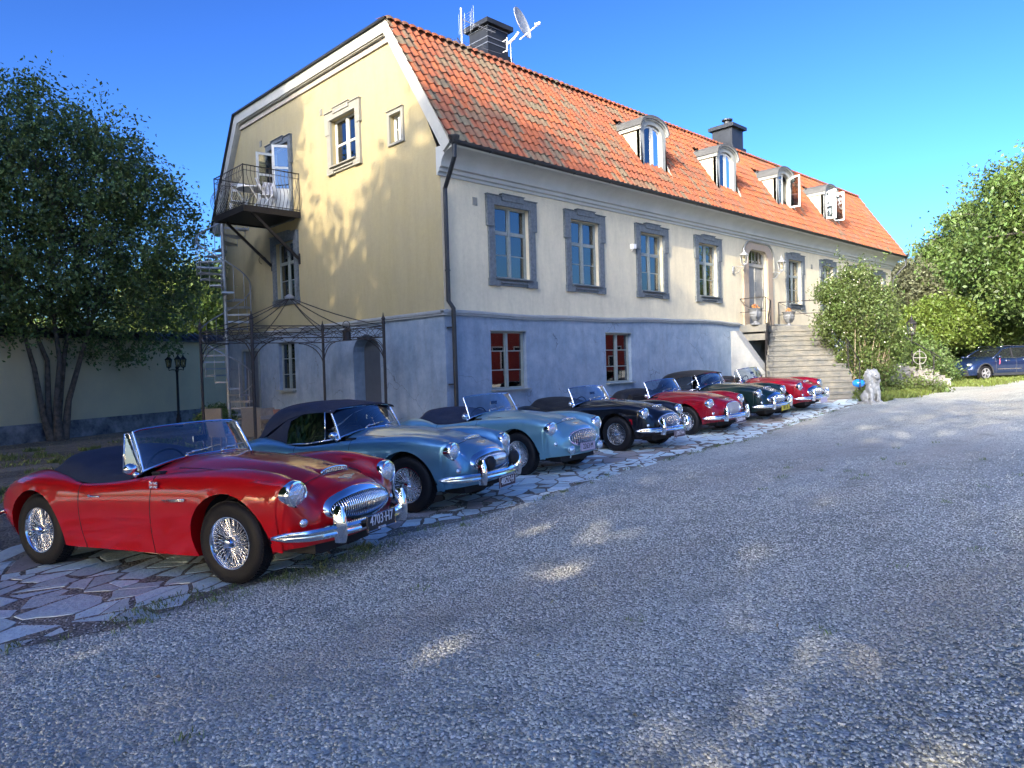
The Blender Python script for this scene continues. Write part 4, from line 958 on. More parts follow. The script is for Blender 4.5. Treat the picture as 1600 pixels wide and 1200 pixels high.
# ================================================================ GAZEBO
GP = [(-3.45, 2.1), (-.72, 1.32), (-.66, 4.15), (-3.5, 4.75)]
gc = Vector((sum(p[0] for p in GP)/4, sum(p[1] for p in GP)/4, 0)); gzz = gz(gc.x, gc.y)
ga = thing('gazebo_frame', 'rusty wrought iron gazebo frame without a cover beside the gable', 'gazebo', (gc.x, gc.y, gzz))
Q = [Vector((p[0]-gc.x, p[1]-gc.y, 0)) for p in GP]; HT = 2.62-gzz
M_rust = mat('rusty_dark_iron', (.028, .028, .030), .7, metal=.3, var=.8, vscale=10, col2=(.055, .042, .035))
for i, p in enumerate(Q):
    m = MB(); m.tube([p, p+Vector((0, 0, HT+.05))], .034, 8); m.lathe([(.045, 0), (.045, .06), (.03, .09), (.05, .13), (.02, .19), (.006, .27)], 8, Matrix.Translation(p+Vector((0, 0, HT+.04)))); m.lathe([(.07, 0), (.07, .02)], 8, Matrix.Translation(p))
    obj('post', m, M_rust, ga, smooth=True, angle=40)
    a, b = p, Q[(i+1) % 4]; e = (b-a); L_ = e.length; e.normalize(); m = MB()
    for z in (HT, HT-.25): m.beam(a+Vector((0, 0, z)), b+Vector((0, 0, z)), .022, .022)
    m.beam(a+Vector((0, 0, HT-.05)), b+Vector((0, 0, HT-.05)), .01, .01)
    obj('top_rail', m, M_rust, ga); m = MB(); n = 5
    for k in range(n):
        for s_ in (0, 1):
            P = []
            for q in range(9):
                t = q/8; P.append(a+e*(L_*(k+t)/n)+Vector((0, 0, HT-.125+(.10 if s_ else -.10)*math.sin(math.pi*t*1.0)*(1 if k % 2 else -1))))
            m.tube(P, .006, 4, cap=False)
        P = [a+e*(L_*(k+t)/n)+Vector((0, 0, HT-.125+.11*math.cos(math.pi*t*2))) for t in [q/10 for q in range(11)]]; m.tube(P, .006, 4, cap=False)
    obj('scrollwork', m, M_rust, ga)
    for (st_, dr) in ((a, e), (b, -e)):
        m = MB(); m.tube([st_+dr*(.62*(1-math.cos(t)))+Vector((0, 0, HT-.27-.62*(1-math.sin(t)))) for t in [math.pi/2*k/8 for k in range(9)]], .012, 5)
        m.tube([st_+dr*(.45*(1-math.cos(t)))+Vector((0, 0, HT-.27-.35*(1-math.sin(t)))) for t in [math.pi/2*k/8 for k in range(9)]], .008, 5); obj('arched_brace', m, M_rust, ga)
ap = Vector((0, 0, 3.36-gzz))
for i, p in enumerate(Q):
    for w in (p, (p+Q[(i+1) % 4])/2):
        mid = (w+ap)/2; s_ = w+Vector((0, 0, HT)); pts = [ap+(s_-ap)*t+Vector((0, 0, -.06*math.sin(math.pi*t))) for t in [k/6 for k in range(7)]]; obj('rafter', MB().tube(pts, .011, 5), M_rust, ga)
obj('crown', MB().lathe([(.10, -.03), (.11, .02), (.05, .06), (.01, .08)], 10, Matrix.Translation(ap)), M_galv, ga)
t = thing('hanging_lantern', 'black lantern with a ring handle hanging on the gazebo rail near the downpipe', 'lantern', (-1.55, 1.53, 2.62-.32)); 
m = MB(); m.tube([(.09*math.cos(a), 0, .34+.09*math.sin(a)) for a in [k*.63 for k in range(10)]], .008, 5, closed=True); m.lathe([(.10, 0), (.10, .03), (.09, .04), (.09, .18), (.13, .20), (.04, .26)], 8); obj('housing', m, M_iron, t)

# ================================================================ PATIO FURNITURE
def patio_chair(x, y, rot, label, mt, high=True):
    t = thing('patio_chair', label, 'chair', (x, y, gz(x, y)), rot, 'chairs round the patio table'); t.scale = (.78, .85, .97) if high else (1, 1, 1); bh = 1.08 if high else .90
    m = MB(); m.box(-.25, .25, -.24, .24, .41, .45); obj('seat', m, mt, t)
    m = MB(); n = 9; P = [[(-.25+.5*i/5, .22+.02+.16*(k/n)+(.04*math.sin(k/n*3)), .42+(bh-.42)*k/n) for k in range(n+1)] for i in range(6)]; P2 = [[(a, b+.045, c) for a, b, c in row] for row in P]
    m.grid(P, flip=False); m.grid(P2, flip=True); m.grid([P[0], P2[0]]); m.grid([P2[-1], P[-1]]); m.grid([[row[-1] for row in P], [row[-1] for row in P2]]); obj('backrest', m, mt, t)
    for sx in (-.23, .23):
        for sy in (-.21, .21): obj('leg', MB().box(sx-.02, sx+.02, sy-.02, sy+.02, 0, .42 if sy > 0 else .64), mt, t)
        obj('armrest', MB().beam((sx, -.24, .65), (sx, .30, .70), .05, .03), mt, t)
patio_chair(-3.45, 3.75, 2.2, 'pale rattan chair leaning at the left end of the patio table', M_rattan)
patio_chair(-3.1, 3.1, 2.75, 'high backed rattan chair standing in front of the gazebo post', M_rattan)
patio_chair(-1.95, 4.6, -.15, 'slatted teak chair behind the patio table under the window', M_wood, False)
patio_chair(-1.35, 3.45, -1.2, 'teak chair half hidden behind the blue car roof', M_wood, False)
t = thing('patio_table', 'round weathered wooden patio table under the gazebo frame', 'table', (-2.3, 3.7, gz(-2.3, 3.7))); 
for i in range(9): 
    w = math.sqrt(max(.01, .72**2-(-.64+i*.16)**2)); obj('table_board', MB().box(-w, w, -.70+i*.16, -.70+i*.16+.15, .72, .75), M_wood, t)
obj('apron', MB().lathe([(.6, .64), (.6, .72)], 20), M_wood, t)
for sx, sy in ((-.4, -.4), (.4, -.4), (.4, .4), (-.4, .4)): obj('leg', MB().box(sx-.03, sx+.03, sy-.03, sy+.03, 0, .64), M_wood, t)
tz = gz(-2.3, 3.7)+.75
t = tag(obj('flower_pot', MB().lathe([(.055, 0), (.08, .13), (.085, .13), (.085, .16), (.07, .16)], 12, Matrix.Translation((-2.1, 3.9, tz))), mat('terracotta', (.33, .15, .10), .8)), 'small terracotta pot standing on the patio table', 'flower pot')
# white folding table and chairs on the balcony
t = thing('folding_table', 'white folding table on the balcony', 'table', (-.95, 7.3, 6.13), .3)
obj('tabletop', MB().lathe([(.42, .70), (.42, .73)], 20), M_white, t)
for s_ in (-1, 1): obj('leg', MB().beam((-.3, s_*.25, 0), (.3, s_*.25, .7), .04, .025), M_white, t); obj('leg', MB().beam((.3, s_*.27, 0), (-.3, s_*.27, .7), .04, .025), M_white, t)
for (x, y, ro, lb) in ((-.75, 6.75, .9, 'white folding chair nearest the open balcony door'), (-1.1, 7.9, 2.8, 'white folding chair at the far end of the balcony')):
    t = thing('folding_chair', lb, 'chair', (x, y, 6.13), ro, 'white folding chairs on the balcony')
    for i in range(5): obj('seat_slat', MB().box(-.2, .2, -.18+i*.075, -.12+i*.075, .43, .45), M_white, t)
    for s_ in (-1, 1): obj('leg', MB().beam((s_*.2, .2, 0), (s_*.2, -.2, .44), .04, .022), M_white, t); obj('leg', MB().beam((s_*.17, -.2, 0), (s_*.17, .28, .9), .04, .022), M_white, t)
    for z in (.68, .84): obj('back_slat', MB().box(-.19, .19, .15+z*.12, .17+z*.12, z, z+.07), M_white, t)
tag(obj('towel', MB().grid([[(-.78+.05*i+.02*math.sin(j*2), 6.98+.02*math.sin(i*3), 7.02-.06*j) for j in range(7)] for i in range(7)]), mat('white_towel', (.7, .7, .72), .9, var=.6, vscale=14, col2=(.25, .28, .35))), 'crumpled white and blue towel hanging over the balcony chair', 'towel')

# ================================================================ GARDEN WALL AND LAMP
w0, w1 = Vector((-16.5, 6.57, 0)), Vector((6.0, 18.45, 0)); wd = (w1-w0).normalized(); wn = Vector((wd.y, -wd.x, 0)); gw = thing('garden_wall', 'long cream rendered garden wall with dark tiled coping and patchy base', 'wall', (0, 0, 0))
m = MB(); m.beam(w0+Vector((0, 0, 1.25)), w1+Vector((0, 0, 1.25)), .35, 3.3); obj('render', m, mat('wall_render', (.58, .52, .33), .9, var=.6, vscale=1.2, col2=(.47, .43, .30), bump=.25, bscale=20), gw)
m = MB(); m.beam(w0+wn*.03+Vector((0, 0, -.05)), w1+wn*.03+Vector((0, 0, -.05)), .42, .85); obj('tarred_base', m, mat('peeling_dark_base', (.05, .06, .08), .8, var=1, vscale=2.2, col2=(.30, .32, .33), bump=.4, det=8), gw)
m = MB(); a, b = w0, w1; 
for s_ in (-1, 1): m.add([a+wn*s_*.36+Vector((0, 0, 2.93)), b+wn*s_*.36+Vector((0, 0, 2.93)), b+Vector((0, 0, 3.18)), a+Vector((0, 0, 3.18))], [(0, 1, 2, 3)])
m.beam(a+Vector((0, 0, 2.9)), b+Vector((0, 0, 2.9)), .74, .05); obj('coping', m, M_blackmetal, gw)
# coping tiles
n = int((w1-w0).length/.32); cp2 = MB()
for i in range(n): 
    p = w0+wd*(.16+i*.32); q = p+wn*.38
    cp2.tube([p+Vector((0, 0, 3.20)), q+Vector((0, 0, 2.945))], .05, 5, cap=True)
obj('coping_tiles', cp2, M_blackmetal, gw, stuff=True)
lx, ly = -.95, 13.75; lz = gz(lx, ly)
t = thing('lamp_post', 'black cast iron garden lamp post with three lanterns in front of the wall', 'lamp post', (lx, ly, lz))
obj('post', MB().lathe([(.14, 0), (.14, .05), (.09, .10), (.09, .30), (.06, .34), (.07, .42), (.045, .46), (.04, 1.9), (.06, 1.95), (.04, 2.02), (.055, 2.1)], 12), M_iron, t, smooth=True, angle=40)
for i in range(3):
    a = R(20+120*i); c, s_ = math.cos(a), math.sin(a)
    obj('arm', MB().tube([(0, 0, 1.98), (c*.16, s_*.16, 2.0), (c*.27, s_*.27, 1.98), (c*.27, s_*.27, 2.06)], .016, 6), M_iron, t)
    e = bpy.data.objects.new('lantern', None); COL.objects.link(e); e.parent = t; e.location = (c*.27, s_*.27, 2.10); lantern_geo(e, .0, .95, ms=M_iron)
# ================================================================ ROOF AERIALS
ax, ay = 2.85, 3.4
t = thing('tv_antenna', 'grey grid television aerial on a mast behind the ridge', 'antenna', (2.35, 2.5, 9.8))
m = MB(); m.tube([(0, 0, 0), (0, 0, 1.95)], .028, 8); obj('mast', m, M_galv, t); t.location = Dp(722, 66, 19); t.location.z -= 1.05
m = MB()
for i in range(8): m.tube([(.10, -.34, 1.42+i*.07), (.36, .0, 1.50+i*.07), (.28, .36, 1.42+i*.07)], .004, 4)
for q in range(5): yy = -.3+q*.15; m.tube([(.12+.2*(1-abs(yy)/.4), yy, 1.40), (.12+.2*(1-abs(yy)/.4), yy, 1.95)], .004, 4)
m.tube([(0, 0, 1.65), (.9, -.35, 1.45)], .012, 5)
for q in range(5): m.tube([(.4+.11*q, -.15-.043*q-.1, 1.56-.024*q), (.4+.11*q, -.15-.043*q+.1, 1.56-.024*q)], .004, 4)
obj('grid_reflector', m, M_galv, t)
obj('stay_arm', MB().tube([(-.12, .05, 1.15), (.22, -.15, .55)], .016, 6), M_iron, t)
m = MB(); m.tube([(-1.4, 0, .35), (1.5, 0, .62)], .006, 4); m.tube([(-2.1, -.1, .8), (-1, 0, 1.0), (1.45, 0, 1.15)], .006, 4); obj('guy_wire', m, M_galv, t)
dpos = Dp(812, 38, 19.6); t = thing('satellite_dish', 'grey satellite dish with long feed arm bolted to the chimney side', 'satellite dish', dpos)
aim = (r*.82+u*.28-f*.44).normalized(); q = aim.to_track_quat('Z', 'Y').to_matrix().to_4x4()
m = MB(); prof = [(.44*k/8, .10*(k/8)**2) for k in range(9)]; m.lathe([(max(.001, a), b) for a, b in prof]+[(a, b-.012) for a, b in prof[::-1] if a > 0], 28, q, caps=False); obj('reflector', m, mat('dish_grey', (.42, .43, .42), .6, var=.6, vscale=6, col2=(.25, .26, .26)), t, smooth=True, angle=50)
tip = aim*.62-u*.42+Vector((0, 0, .12)); m = MB(); m.tube([-u*.42, tip], .018, 6); m.tube([tip-aim*.03, tip+(-aim)*.12+u*.03], .04, 8); m.ball(tip, .045, 8); obj('feed_arm', m, M_white, t)
m = MB(); m.tube([-aim*.03-u*.2, -aim*.18-u*.30, -aim*.42-u*.34], .035, 6); m.tube([-aim*.42-u*.15, -aim*.42-u*.55], .016, 6); m.tube([-aim*.42-u*.2, -aim*.55-u*.2], .014, 6); m.tube([-aim*.42-u*.5, -aim*.55-u*.5], .014, 6); obj('mount', m, M_white, t)
m = MB(); m.tube([-aim*.3-u*.36, -aim*.28-u*.8, -aim*.18-u*1.3, aim*.0-u*1.6, aim*.02-u*1.9], .008, 5); obj('cable', m, M_white, t)

# ================================================================ RIGHT HAND GARDEN
def gnd(px, py):
    d = 20.; 
    for _ in range(30):
        p = Dp(px, py, d); 
        ray = (p-CP).normalized(); tt = (gz(p.x, p.y)-CP.z)/ray.z; d = .5*d+.5*((ray*tt).dot(Fv))
    return Dp(px, py, d)
M_rub = mat('rubble_stone', (.25, .235, .20), .9, var=.9, vscale=3, col2=(.20, .19, .17), bump=.8, bscale=10, objr=.25)
rw = thing('stepped_stone_wall', 'low rubble stone wall stepping down beside the garden steps', 'wall')
blk = [(1392, 1416, 568, 580, 26.4), (1402, 1430, 573, 582, 26.2), (1428, 1450, 579, 588, 25.9), (1440, 1462, 587, 595, 25.6), (1452, 1472, 594, 602, 25.3), (1390, 1428, 582, 600, 26.3), (1426, 1448, 588, 600, 26.1)]
for x0, x1, y0, y1, d in blk:
    A = Dp(x0, y0, d); B = Dp(x1, y0, d-.1); C_ = Dp(x1, y1, d); zz0 = min(C_.z, B.z-.1); back_ = Vector((f.x, f.y, 0)).normalized()*.7
    m = MB(); m.prism([(A.x, A.y), (B.x, B.y), (B.x+back_.x, B.y+back_.y), (A.x+back_.x, A.y+back_.y)], zz0, (A.z+B.z)/2); obj('coping_stone', m, M_rub, rw)
m = MB(); A = Dp(1385, 590, 26.6); B = Dp(1452, 598, 25.9)
for i in range(46):
    t_ = random.random(); p = A.lerp(B, t_); zt2 = 1.28-.55*max(0, t_-.35)/.65; zz = random.uniform(.25, zt2); rr = random.uniform(.10, .2); m.ball((p.x+random.uniform(-.05, .05), p.y+random.uniform(-.05, .05), zz), (rr, rr, rr*.7), 6)
m.prism([(A.x, A.y), (B.x, B.y), (B.x+.4, B.y+.5), (A.x+.4, A.y+.5)], .0, .75)
obj('rubble_face', m, M_rub, rw, stuff=True)
# garden steps behind
gs = thing('garden_steps', 'pale stone garden steps with a round iron ornament and handrail', 'steps')
for k in range(5):
    A = Dp(1452-k*4, 592-k*5.2, 27.0+k*.35); B = Dp(1486-k*9, 592-k*5.2, 26.8+k*.35); bk = Vector((f.x, f.y, 0)).normalized()*.5; m = MB(); m.prism([(A.x, A.y), (B.x, B.y), (B.x+bk.x, B.y+bk.y), (A.x+bk.x, A.y+bk.y)], .2, A.z); obj('step', m, M_rub, gs)
c_ = Dp(1437, 559, 26); rgt = r.copy(); m = MB(); rr = .235
m.tube([c_+rgt*rr*math.cos(a)+up*rr*math.sin(a) for a in [k*math.pi/14 for k in range(28)]], .015, 6, closed=True); m.tube([c_-rgt*rr, c_+rgt*rr], .018, 6); m.tube([c_-up*.5, c_+up*.32], .018, 6); m.tube([c_-up*.22-rgt*.02, c_-up*.33+rgt*.04, c_-up*.5+rgt*.08], .014, 6)
tag(obj('wheel_cross_ornament', m, mat('pale_iron', (.24, .23, .20), .7)), 'pale iron wheel cross ornament standing on the rubble wall', 'ornament')
m = MB(); A = Dp(1412, 526, 27); B = Dp(1466, 556, 25.8); m.tube([A, B, B+rgt*.08-up*.08], .02, 6); P_ = Dp(1459, 557, 25.9); G_ = Dp(1459, 593, 25.9); m.tube([P_, G_], .024, 6); m.tube([P_, P_+up*.1-rgt*.1, P_+up*.2-rgt*.1], .014, 5); m.tube([P_, P_+up*.06+rgt*.1, P_+up*.02+rgt*.12], .014, 5); m.tube([Dp(1409, 534, 27), Dp(1409, 570, 27)], .02, 6); m.tube([Dp(1409, 548, 27), Dp(1459, 576, 25.9)], .012, 5)
tag(obj('handrail', m, M_iron), 'iron handrail beside the rubble wall and garden steps', 'handrail')
p = Dp(1425, 560, 27.5); t = thing('garden_lantern', 'dark lantern on a post among the shrubs above the rubble wall', 'lantern', (p.x, p.y, .4)); obj('post', MB().tube([(0, 0, 0), (0, 0, 1.95)], .03, 8), M_iron, t); e = bpy.data.objects.new('lantern_head', None); COL.objects.link(e); e.parent = t; e.location = (0, 0, 2.02); lantern_geo(e, 0, 1.5, ms=M_iron)
# white post and rail fence far behind
fe = thing('white_fence', 'low white rail fence beyond the shrubs behind the blue car', 'fence'); 
fa, fb = Dp(1440, 580, 42), Dp(1620, 578, 46)
for z in (.75, 1.05): m = MB(); m.beam((fa.x, fa.y, z), (fb.x, fb.y, z), .04, .12); obj('rail', m, M_white, fe)
for i in range(7): p = fa.lerp(fb, i/6); obj('post', MB().box(p.x-.05, p.x+.05, p.y-.05, p.y+.05, .2, 1.15), M_white, fe)
# blue globe and small flower clump by the lion
p = gnd(1342, 622); t = tag(obj('garden_globe', MB().ball((0, 0, 0), (.185, .185, .135), 20), mat('blue_glaze', (.01, .16, .62), .2, coat=1, var=.5, vscale=9, col2=(.03, .3, .8)), smooth=True), 'bright blue glazed ball sitting left of the white lion', 'ornament'); t.location = (p.x, p.y, gz(p.x, p.y)+.46)
tag(obj('ornament_stake', MB().tube([(p.x, p.y, gz(p.x, p.y)), (p.x, p.y, gz(p.x, p.y)+.4)], .02, 6), M_iron), 'thin dark stake holding up the blue ball', 'stake')

# ================================================================ LION STATUE
def remeshed(name, mb, vox, mt, parent, smooth=6, disp=0):
    me = mb.mesh(name); o = bpy.data.objects.new(name, me); COL.objects.link(o)
    a = o.modifiers.new('r', 'REMESH'); a.mode = 'VOXEL'; a.voxel_size = vox
    b = o.modifiers.new('s', 'SMOOTH'); b.iterations = smooth; b.factor = .5
    bpy.context.view_layer.update(); m2 = bpy.data.meshes.new_from_object(o.evaluated_get(bpy.context.evaluated_depsgraph_get())); o.modifiers.clear(); o.data = m2
    m2.polygons.foreach_set('use_smooth', [True]*len(m2.polygons)); m2.materials.clear(); m2.materials.append(mt); o.parent = parent; return o
p = gnd(1362, 630); li = thing('lion_statue', 'white cast stone lion sitting upright beside the bottom of the steps', 'statue', (p.x, p.y, gz(p.x, p.y)-.01), R(225+6)); li.scale = (.96,)*3
# local +X is the way the lion looks
m = MB()
m.ball((-.12, 0, .22), (.24, .17, .22), 16); m.ball((.0, 0, .42), (.17, .15, .26), 16); m.ball((.08, 0, .58), (.15, .17, .17), 16); m.ball((.10, 0, .72), (.15, .18, .17), 16); m.ball((.04, 0, .79), (.17, .215, .20), 18)
for s_ in (-1, 1):
    m.tube([(.08, s_*.10, .52), (.17, s_*.10, .34), (.18, s_*.105, .12), (.18, s_*.105, .05)], [.085, .062, .052, .055], 12); m.ball((.22, s_*.105, .075), (.085, .058, .045), 12)
    for k in (-1, 0, 1): m.ball((.285, s_*.105+k*.032, .065), (.028, .02, .026), 8)
    m.ball((-.10, s_*.15, .18), (.18, .075, .15), 12); m.ball((.04, s_*.17, .07), (.12, .05, .04), 10)
    m.ball((.235, s_*.055, .80), (.035, .04, .03), 8); m.ball((.27, s_*.035, .725), (.05, .042, .04), 8)
m.ball((.19, 0, .81), (.13, .125, .115), 14); m.ball((.28, 0, .755), (.085, .082, .05), 12); m.ball((.35, 0, .775), (.028, .042, .026), 8); m.ball((.26, 0, .655), (.065, .06, .032), 10)
for i in range(60):
    a = random.uniform(.35, 2*math.pi-.35)+math.pi/2; q = random.choice((.18, .21, .225)); c = (.02+random.uniform(-.05, .09), q*math.cos(a), .78+q*1.02*math.sin(a)); m.tube([(.10, c[1]*.8, .78+(c[2]-.78)*.8), c, (c[0]-.02, c[1]*1.12, c[2]-.05)], [.028, .032, .014], 6)
for i in range(26): a = random.uniform(-1.2, 1.2); z = random.uniform(.42, .66); m.tube([(.14, math.sin(a)*.14, z+.06), (.19, math.sin(a)*.14, z), (.18, math.sin(a)*.12, z-.07)], [.03, .03, .01], 6)
m.tube([(-.3, .05, .1), (-.34, .16, .08), (-.22, .22, .08), (-.06, .235, .08), (.02, .24, .1)], [.035, .03, .028, .03, .045], 8)
o_ = remeshed('body', m, .0125, M_marble, li, 2)
obj('plinth', MB().box(-.38, .34, -.22, .24, 0, .055), M_marble, li)
m = MB()
for s_ in (-1, 1): m.ball((.312, s_*.062, .822), (.014, .022, .012), 8)
m.ball((.315, 0, .697), (.035, .052, .022), 10); obj('eyes_and_mouth', m, mat('dark_face_grey', (.10, .10, .095), .9), li)  # dark grey balls set over the eyes and mouth

# ================================================================ RED HOUSE OPPOSITE (seen in the window reflections)
rh = thing('red_house', 'red wooden house across the yard seen reflected in the basement windows', 'house', (39, -34, 0), R(6))
obj('wall', MB().box(-17, 17, -4, 4, -.3, 4.6), mat('falu_red_boards', (.36, .045, .03), .85, var=.3, vscale=2), rh)
m = MB(); m.add([(-17.4, -4.6, 4.4), (17.4, -4.6, 4.4), (17.4, 0, 7.2), (-17.4, 0, 7.2), (17.4, 4.6, 4.4), (-17.4, 4.6, 4.4)], [(0, 1, 2, 3), (3, 2, 4, 5), (0, 3, 5), (1, 4, 2)]); obj('roof', m, M_tile, rh)
for x in (-14, -8, -3, 3, 8, 14): w_ = obj('window', MB().box(x-.6, x+.6, 3.98, 4.05, 1.2, 2.8), M_white, rh); obj('pane', MB().box(x-.5, x+.5, 4.055, 4.06, 1.3, 2.7), M_dark, w_)
# ================================================================ SPORTS CARS
KX, KY = .985, 1.055
def paint(name, c, metal=0, rough=.28, flake=False):
    m = mat(name, c, rough, metal=metal, coat=1, spec=.15)
    b = m.node_tree.nodes['Principled BSDF']; b.inputs['Coat Roughness'].default_value = .015
    t = m.node_tree; N = t.nodes.new; L = t.links.new; tc = N('ShaderNodeTexCoord')
    n = N('ShaderNodeTexNoise'); n.inputs['Scale'].default_value = 1.2; n.inputs['Detail'].default_value = 5; L(tc.outputs['Object'], n.inputs['Vector'])
    mr = N('ShaderNodeMapRange'); mr.inputs[3].default_value = .01; mr.inputs[4].default_value = .05; L(n.outputs[0], mr.inputs[0]); L(mr.outputs[0], b.inputs['Coat Roughness'])
    return m
Xs = [-2.95, -2.7, -2.35, -2.0, -1.7, -1.3, -.9, -.5, -.1, .2, .45]
T_ = dict(zc=[.73, .80, .86, .895, .91, .93, .955, .945, .91, .865, .80], yv=[.38, .42, .46, .52, .55, .53, .50, .44, .42, .41, .41], zv=[.71, .785, .84, .825, .79, .82, .875, .865, .825, .78, .715],
 yc=[.50, .56, .605, .655, .685, .68, .655, .63, .61, .60, .587], zr=[.73, .815, .865, .825, .768, .785, .835, .870, .893, .882, .838], yw=[.64, .715, .76, .755, .742, .738, .735, .738, .75, .74, .705], zw=[.53, .54, .55, .56, .57, .58, .58, .60, .62, .63, .64],
 ys=[.58, .66, .70, .69, .68, .67, .67, .67, .67, .65, .62], zs=[.31, .25, .22, .20, .195, .19, .19, .19, .20, .22, .25])
rows = []
tail = [[(-3.03, 0, .30), (-3.03, .24, .30), (-3.03, .36, .30), (-3.02, .43, .30), (-3.0, .49, .31), (-2.98, .53, .31), (-2.95, .55, .32), (-2.92, .56, .31), (-2.89, .56, .30)],
        [(-3.14, 0, .48), (-3.14, .24, .48), (-3.13, .36, .48), (-3.13, .44, .48), (-3.12, .49, .48), (-3.09, .54, .47), (-3.05, .58, .45), (-3.0, .58, .38), (-2.95, .56, .31)],
        [(-3.09, 0, .64), (-3.09, .24, .635), (-3.09, .37, .62), (-3.10, .44, .625), (-3.10, .50, .62), (-3.07, .555, .585), (-3.02, .60, .50), (-2.99, .59, .39), (-2.94, .565, .31)]]
nose = [[(.60, 0, .745), (.60, .2, .737), (.575, .40, .665), (.56, .49, .745), (.552, .575, .81), (.54, .655, .77), (.50, .685, .63), (.47, .665, .45), (.45, .61, .27)],
        [(.705, 0, .69), (.695, .2, .68), (.645, .40, .61), (.59, .49, .685), (.575, .575, .72), (.562, .65, .70), (.545, .675, .61), (.50, .66, .45), (.465, .605, .27)],
        [(.765, 0, .55), (.75, .2, .545), (.69, .40, .53), (.635, .49, .56), (.605, .575, .60), (.58, .64, .595), (.555, .66, .56), (.515, .645, .43), (.475, .60, .27)],
        [(.75, 0, .385), (.735, .2, .385), (.69, .40, .39), (.655, .49, .405), (.62, .56, .425), (.59, .61, .43), (.56, .635, .41), (.53, .625, .36), (.485, .59, .27)],
        [(.68, 0, .275), (.67, .2, .275), (.635, .38, .28), (.61, .46, .28), (.585, .52, .28), (.56, .555, .28), (.54, .575, .28), (.515, .58, .275), (.485, .58, .27)]]
net = [[Vector(p) for p in row] for row in tail]
for i, X in enumerate(Xs):
    q = {k: v[i] for k, v in T_.items()}
    net.append([Vector(p) for p in [(X, 0, q['zc']), (X, q['yv']*.5, q['zc']-.012), (X, q['yv'], q['zv']), (X, (q['yv']+q['yc'])/2, q['zr']-.016), (X, q['yc'], q['zr']),
      (X, q['yc']+.74*(q['yw']-q['yc']), q['zr']-.27*(q['zr']-q['zw'])), (X, q['yw'], q['zw']), (X, q['ys']+.72*(q['yw']-q['ys']), (q['zw']+q['zs'])/2), (X, q['ys'], q['zs'])]])
net += [[Vector(p) for p in row] for row in nose]
NU, NV = 9, 6
def body_surface():
    R_, C_ = len(net), 9; G = []
    for a in range((R_-1)*NU+1):
        t = a/NU; row = [cr([net[i][j] for i in range(R_)], t) for j in range(C_)]
        G.append([cr(row, b/NV) for b in range((C_-1)*NV+1)])
    return G
G_ = body_surface()
def scale(p): return Vector((p[0]*KX, p[1]*KY, p[2]*KX))
def sc_mb(m): m.v = [tuple(scale(p)) for p in m.v]; return m
ARX, ARR, ARZ = (0, -2.337), (.385, .375), (.335, .325)
def body_mesh():
    nu, nv = len(G_), len(G_[0]); bm = bmesh.new(); full = list(range(-(nv-1), nv)); V = []
    for a in range(nu):
        V.append([bm.verts.new((G_[a][abs(j)].x, G_[a][abs(j)].y*(1 if j >= 0 else -1), G_[a][abs(j)].z)) for j in full])
    kill = []
    for a in range(nu-1):
        for k in range(len(full)-1):
            f_ = bm.faces.new((V[a][k], V[a+1][k], V[a+1][k+1], V[a][k+1])); f_.smooth = True
            c = f_.calc_center_median(); jv = min(abs(full[k]), abs(full[k+1]))/NV
            dead = False
            for ax, ar, az in zip(ARX, ARR, ARZ):
                if jv > 4.2 and math.hypot(c.x-ax, c.z-az) < ar: dead = True
            if -2.06 < c.x < -.99 and jv < 3.55: dead = True
            if dead: kill.append(f_)
    bmesh.ops.delete(bm, geom=kill, context='FACES')
    be = []
    for e in bm.edges:
        if e.is_boundary:
            m_ = (e.verts[0].co+e.verts[1].co)/2
            for ax, ar, az in zip(ARX, ARR, ARZ):
                if abs(m_.y) > .45 and math.hypot(m_.x-ax, m_.z-az) < ar+.05 and m_.z > .2: be.append((e, ax, ar, az))
    done = set()
    for e, ax, ar, az in be:
        for v in e.verts:
            if v in done: continue
            done.add(v); d = Vector((v.co.x-ax, v.co.z-az)); 
            if d.length > 1e-4: d = d.normalized()*ar; v.co.x = ax+d.x; v.co.z = az+d.y
    ex = bmesh.ops.extrude_edge_only(bm, edges=[e for e, *_ in be]); nvs = [g for g in ex['geom'] if isinstance(g, bmesh.types.BMVert)]
    for v in nvs: v.co.y -= .018*(1 if v.co.y > 0 else -1); v.co.z -= .0
    ex2 = bmesh.ops.extrude_edge_only(bm, edges=[g for g in ex['geom'] if isinstance(g, bmesh.types.BMEdge) and g.is_boundary])
    for v in [g for g in ex2['geom'] if isinstance(g, bmesh.types.BMVert)]: v.co.y -= .10*(1 if v.co.y > 0 else -1)
    for v in bm.verts: v.co = scale(v.co)
    bmesh.ops.recalc_face_normals(bm, faces=bm.faces); me = bpy.data.meshes.new('body'); bm.to_mesh(me); bm.free(); me.materials.append(None); me.set_sharp_from_angle(angle=R(50)); return me
def nose_pt(y, z):   # point of the front skin at (y,z)
    best = None; ay = abs(y)
    for a in range(len(G_)-NU*5, len(G_)):
        for j in range(len(G_[0])):
            p = G_[a][j]; d = (p.y-ay)**2+(p.z-z)**2
            if best is None or d < best[0]: best = (d, p)
    return best[1].x
ny = {}
from mathutils.bvhtree import BVHTree
_v = [p for row in G_[-5*NU:] for p in row]+[Vector((p.x, -p.y, p.z)) for row in G_[-5*NU:] for p in row]; _n = len(G_[0]); _k = 5*NU
_f = [(o+i*_n+j, o+i*_n+j+1, o+(i+1)*_n+j+1, o+(i+1)*_n+j) for o in (0, _k*_n) for i in range(_k-1) for j in range(_n-1)]
_bvh = BVHTree.FromPolygons(_v, _f)
def nx(y, z):
    h = _bvh.ray_cast(Vector((2, y+.0004, z)), Vector((-1, 0, 0)))
    return h[0].x if h[0] else .76
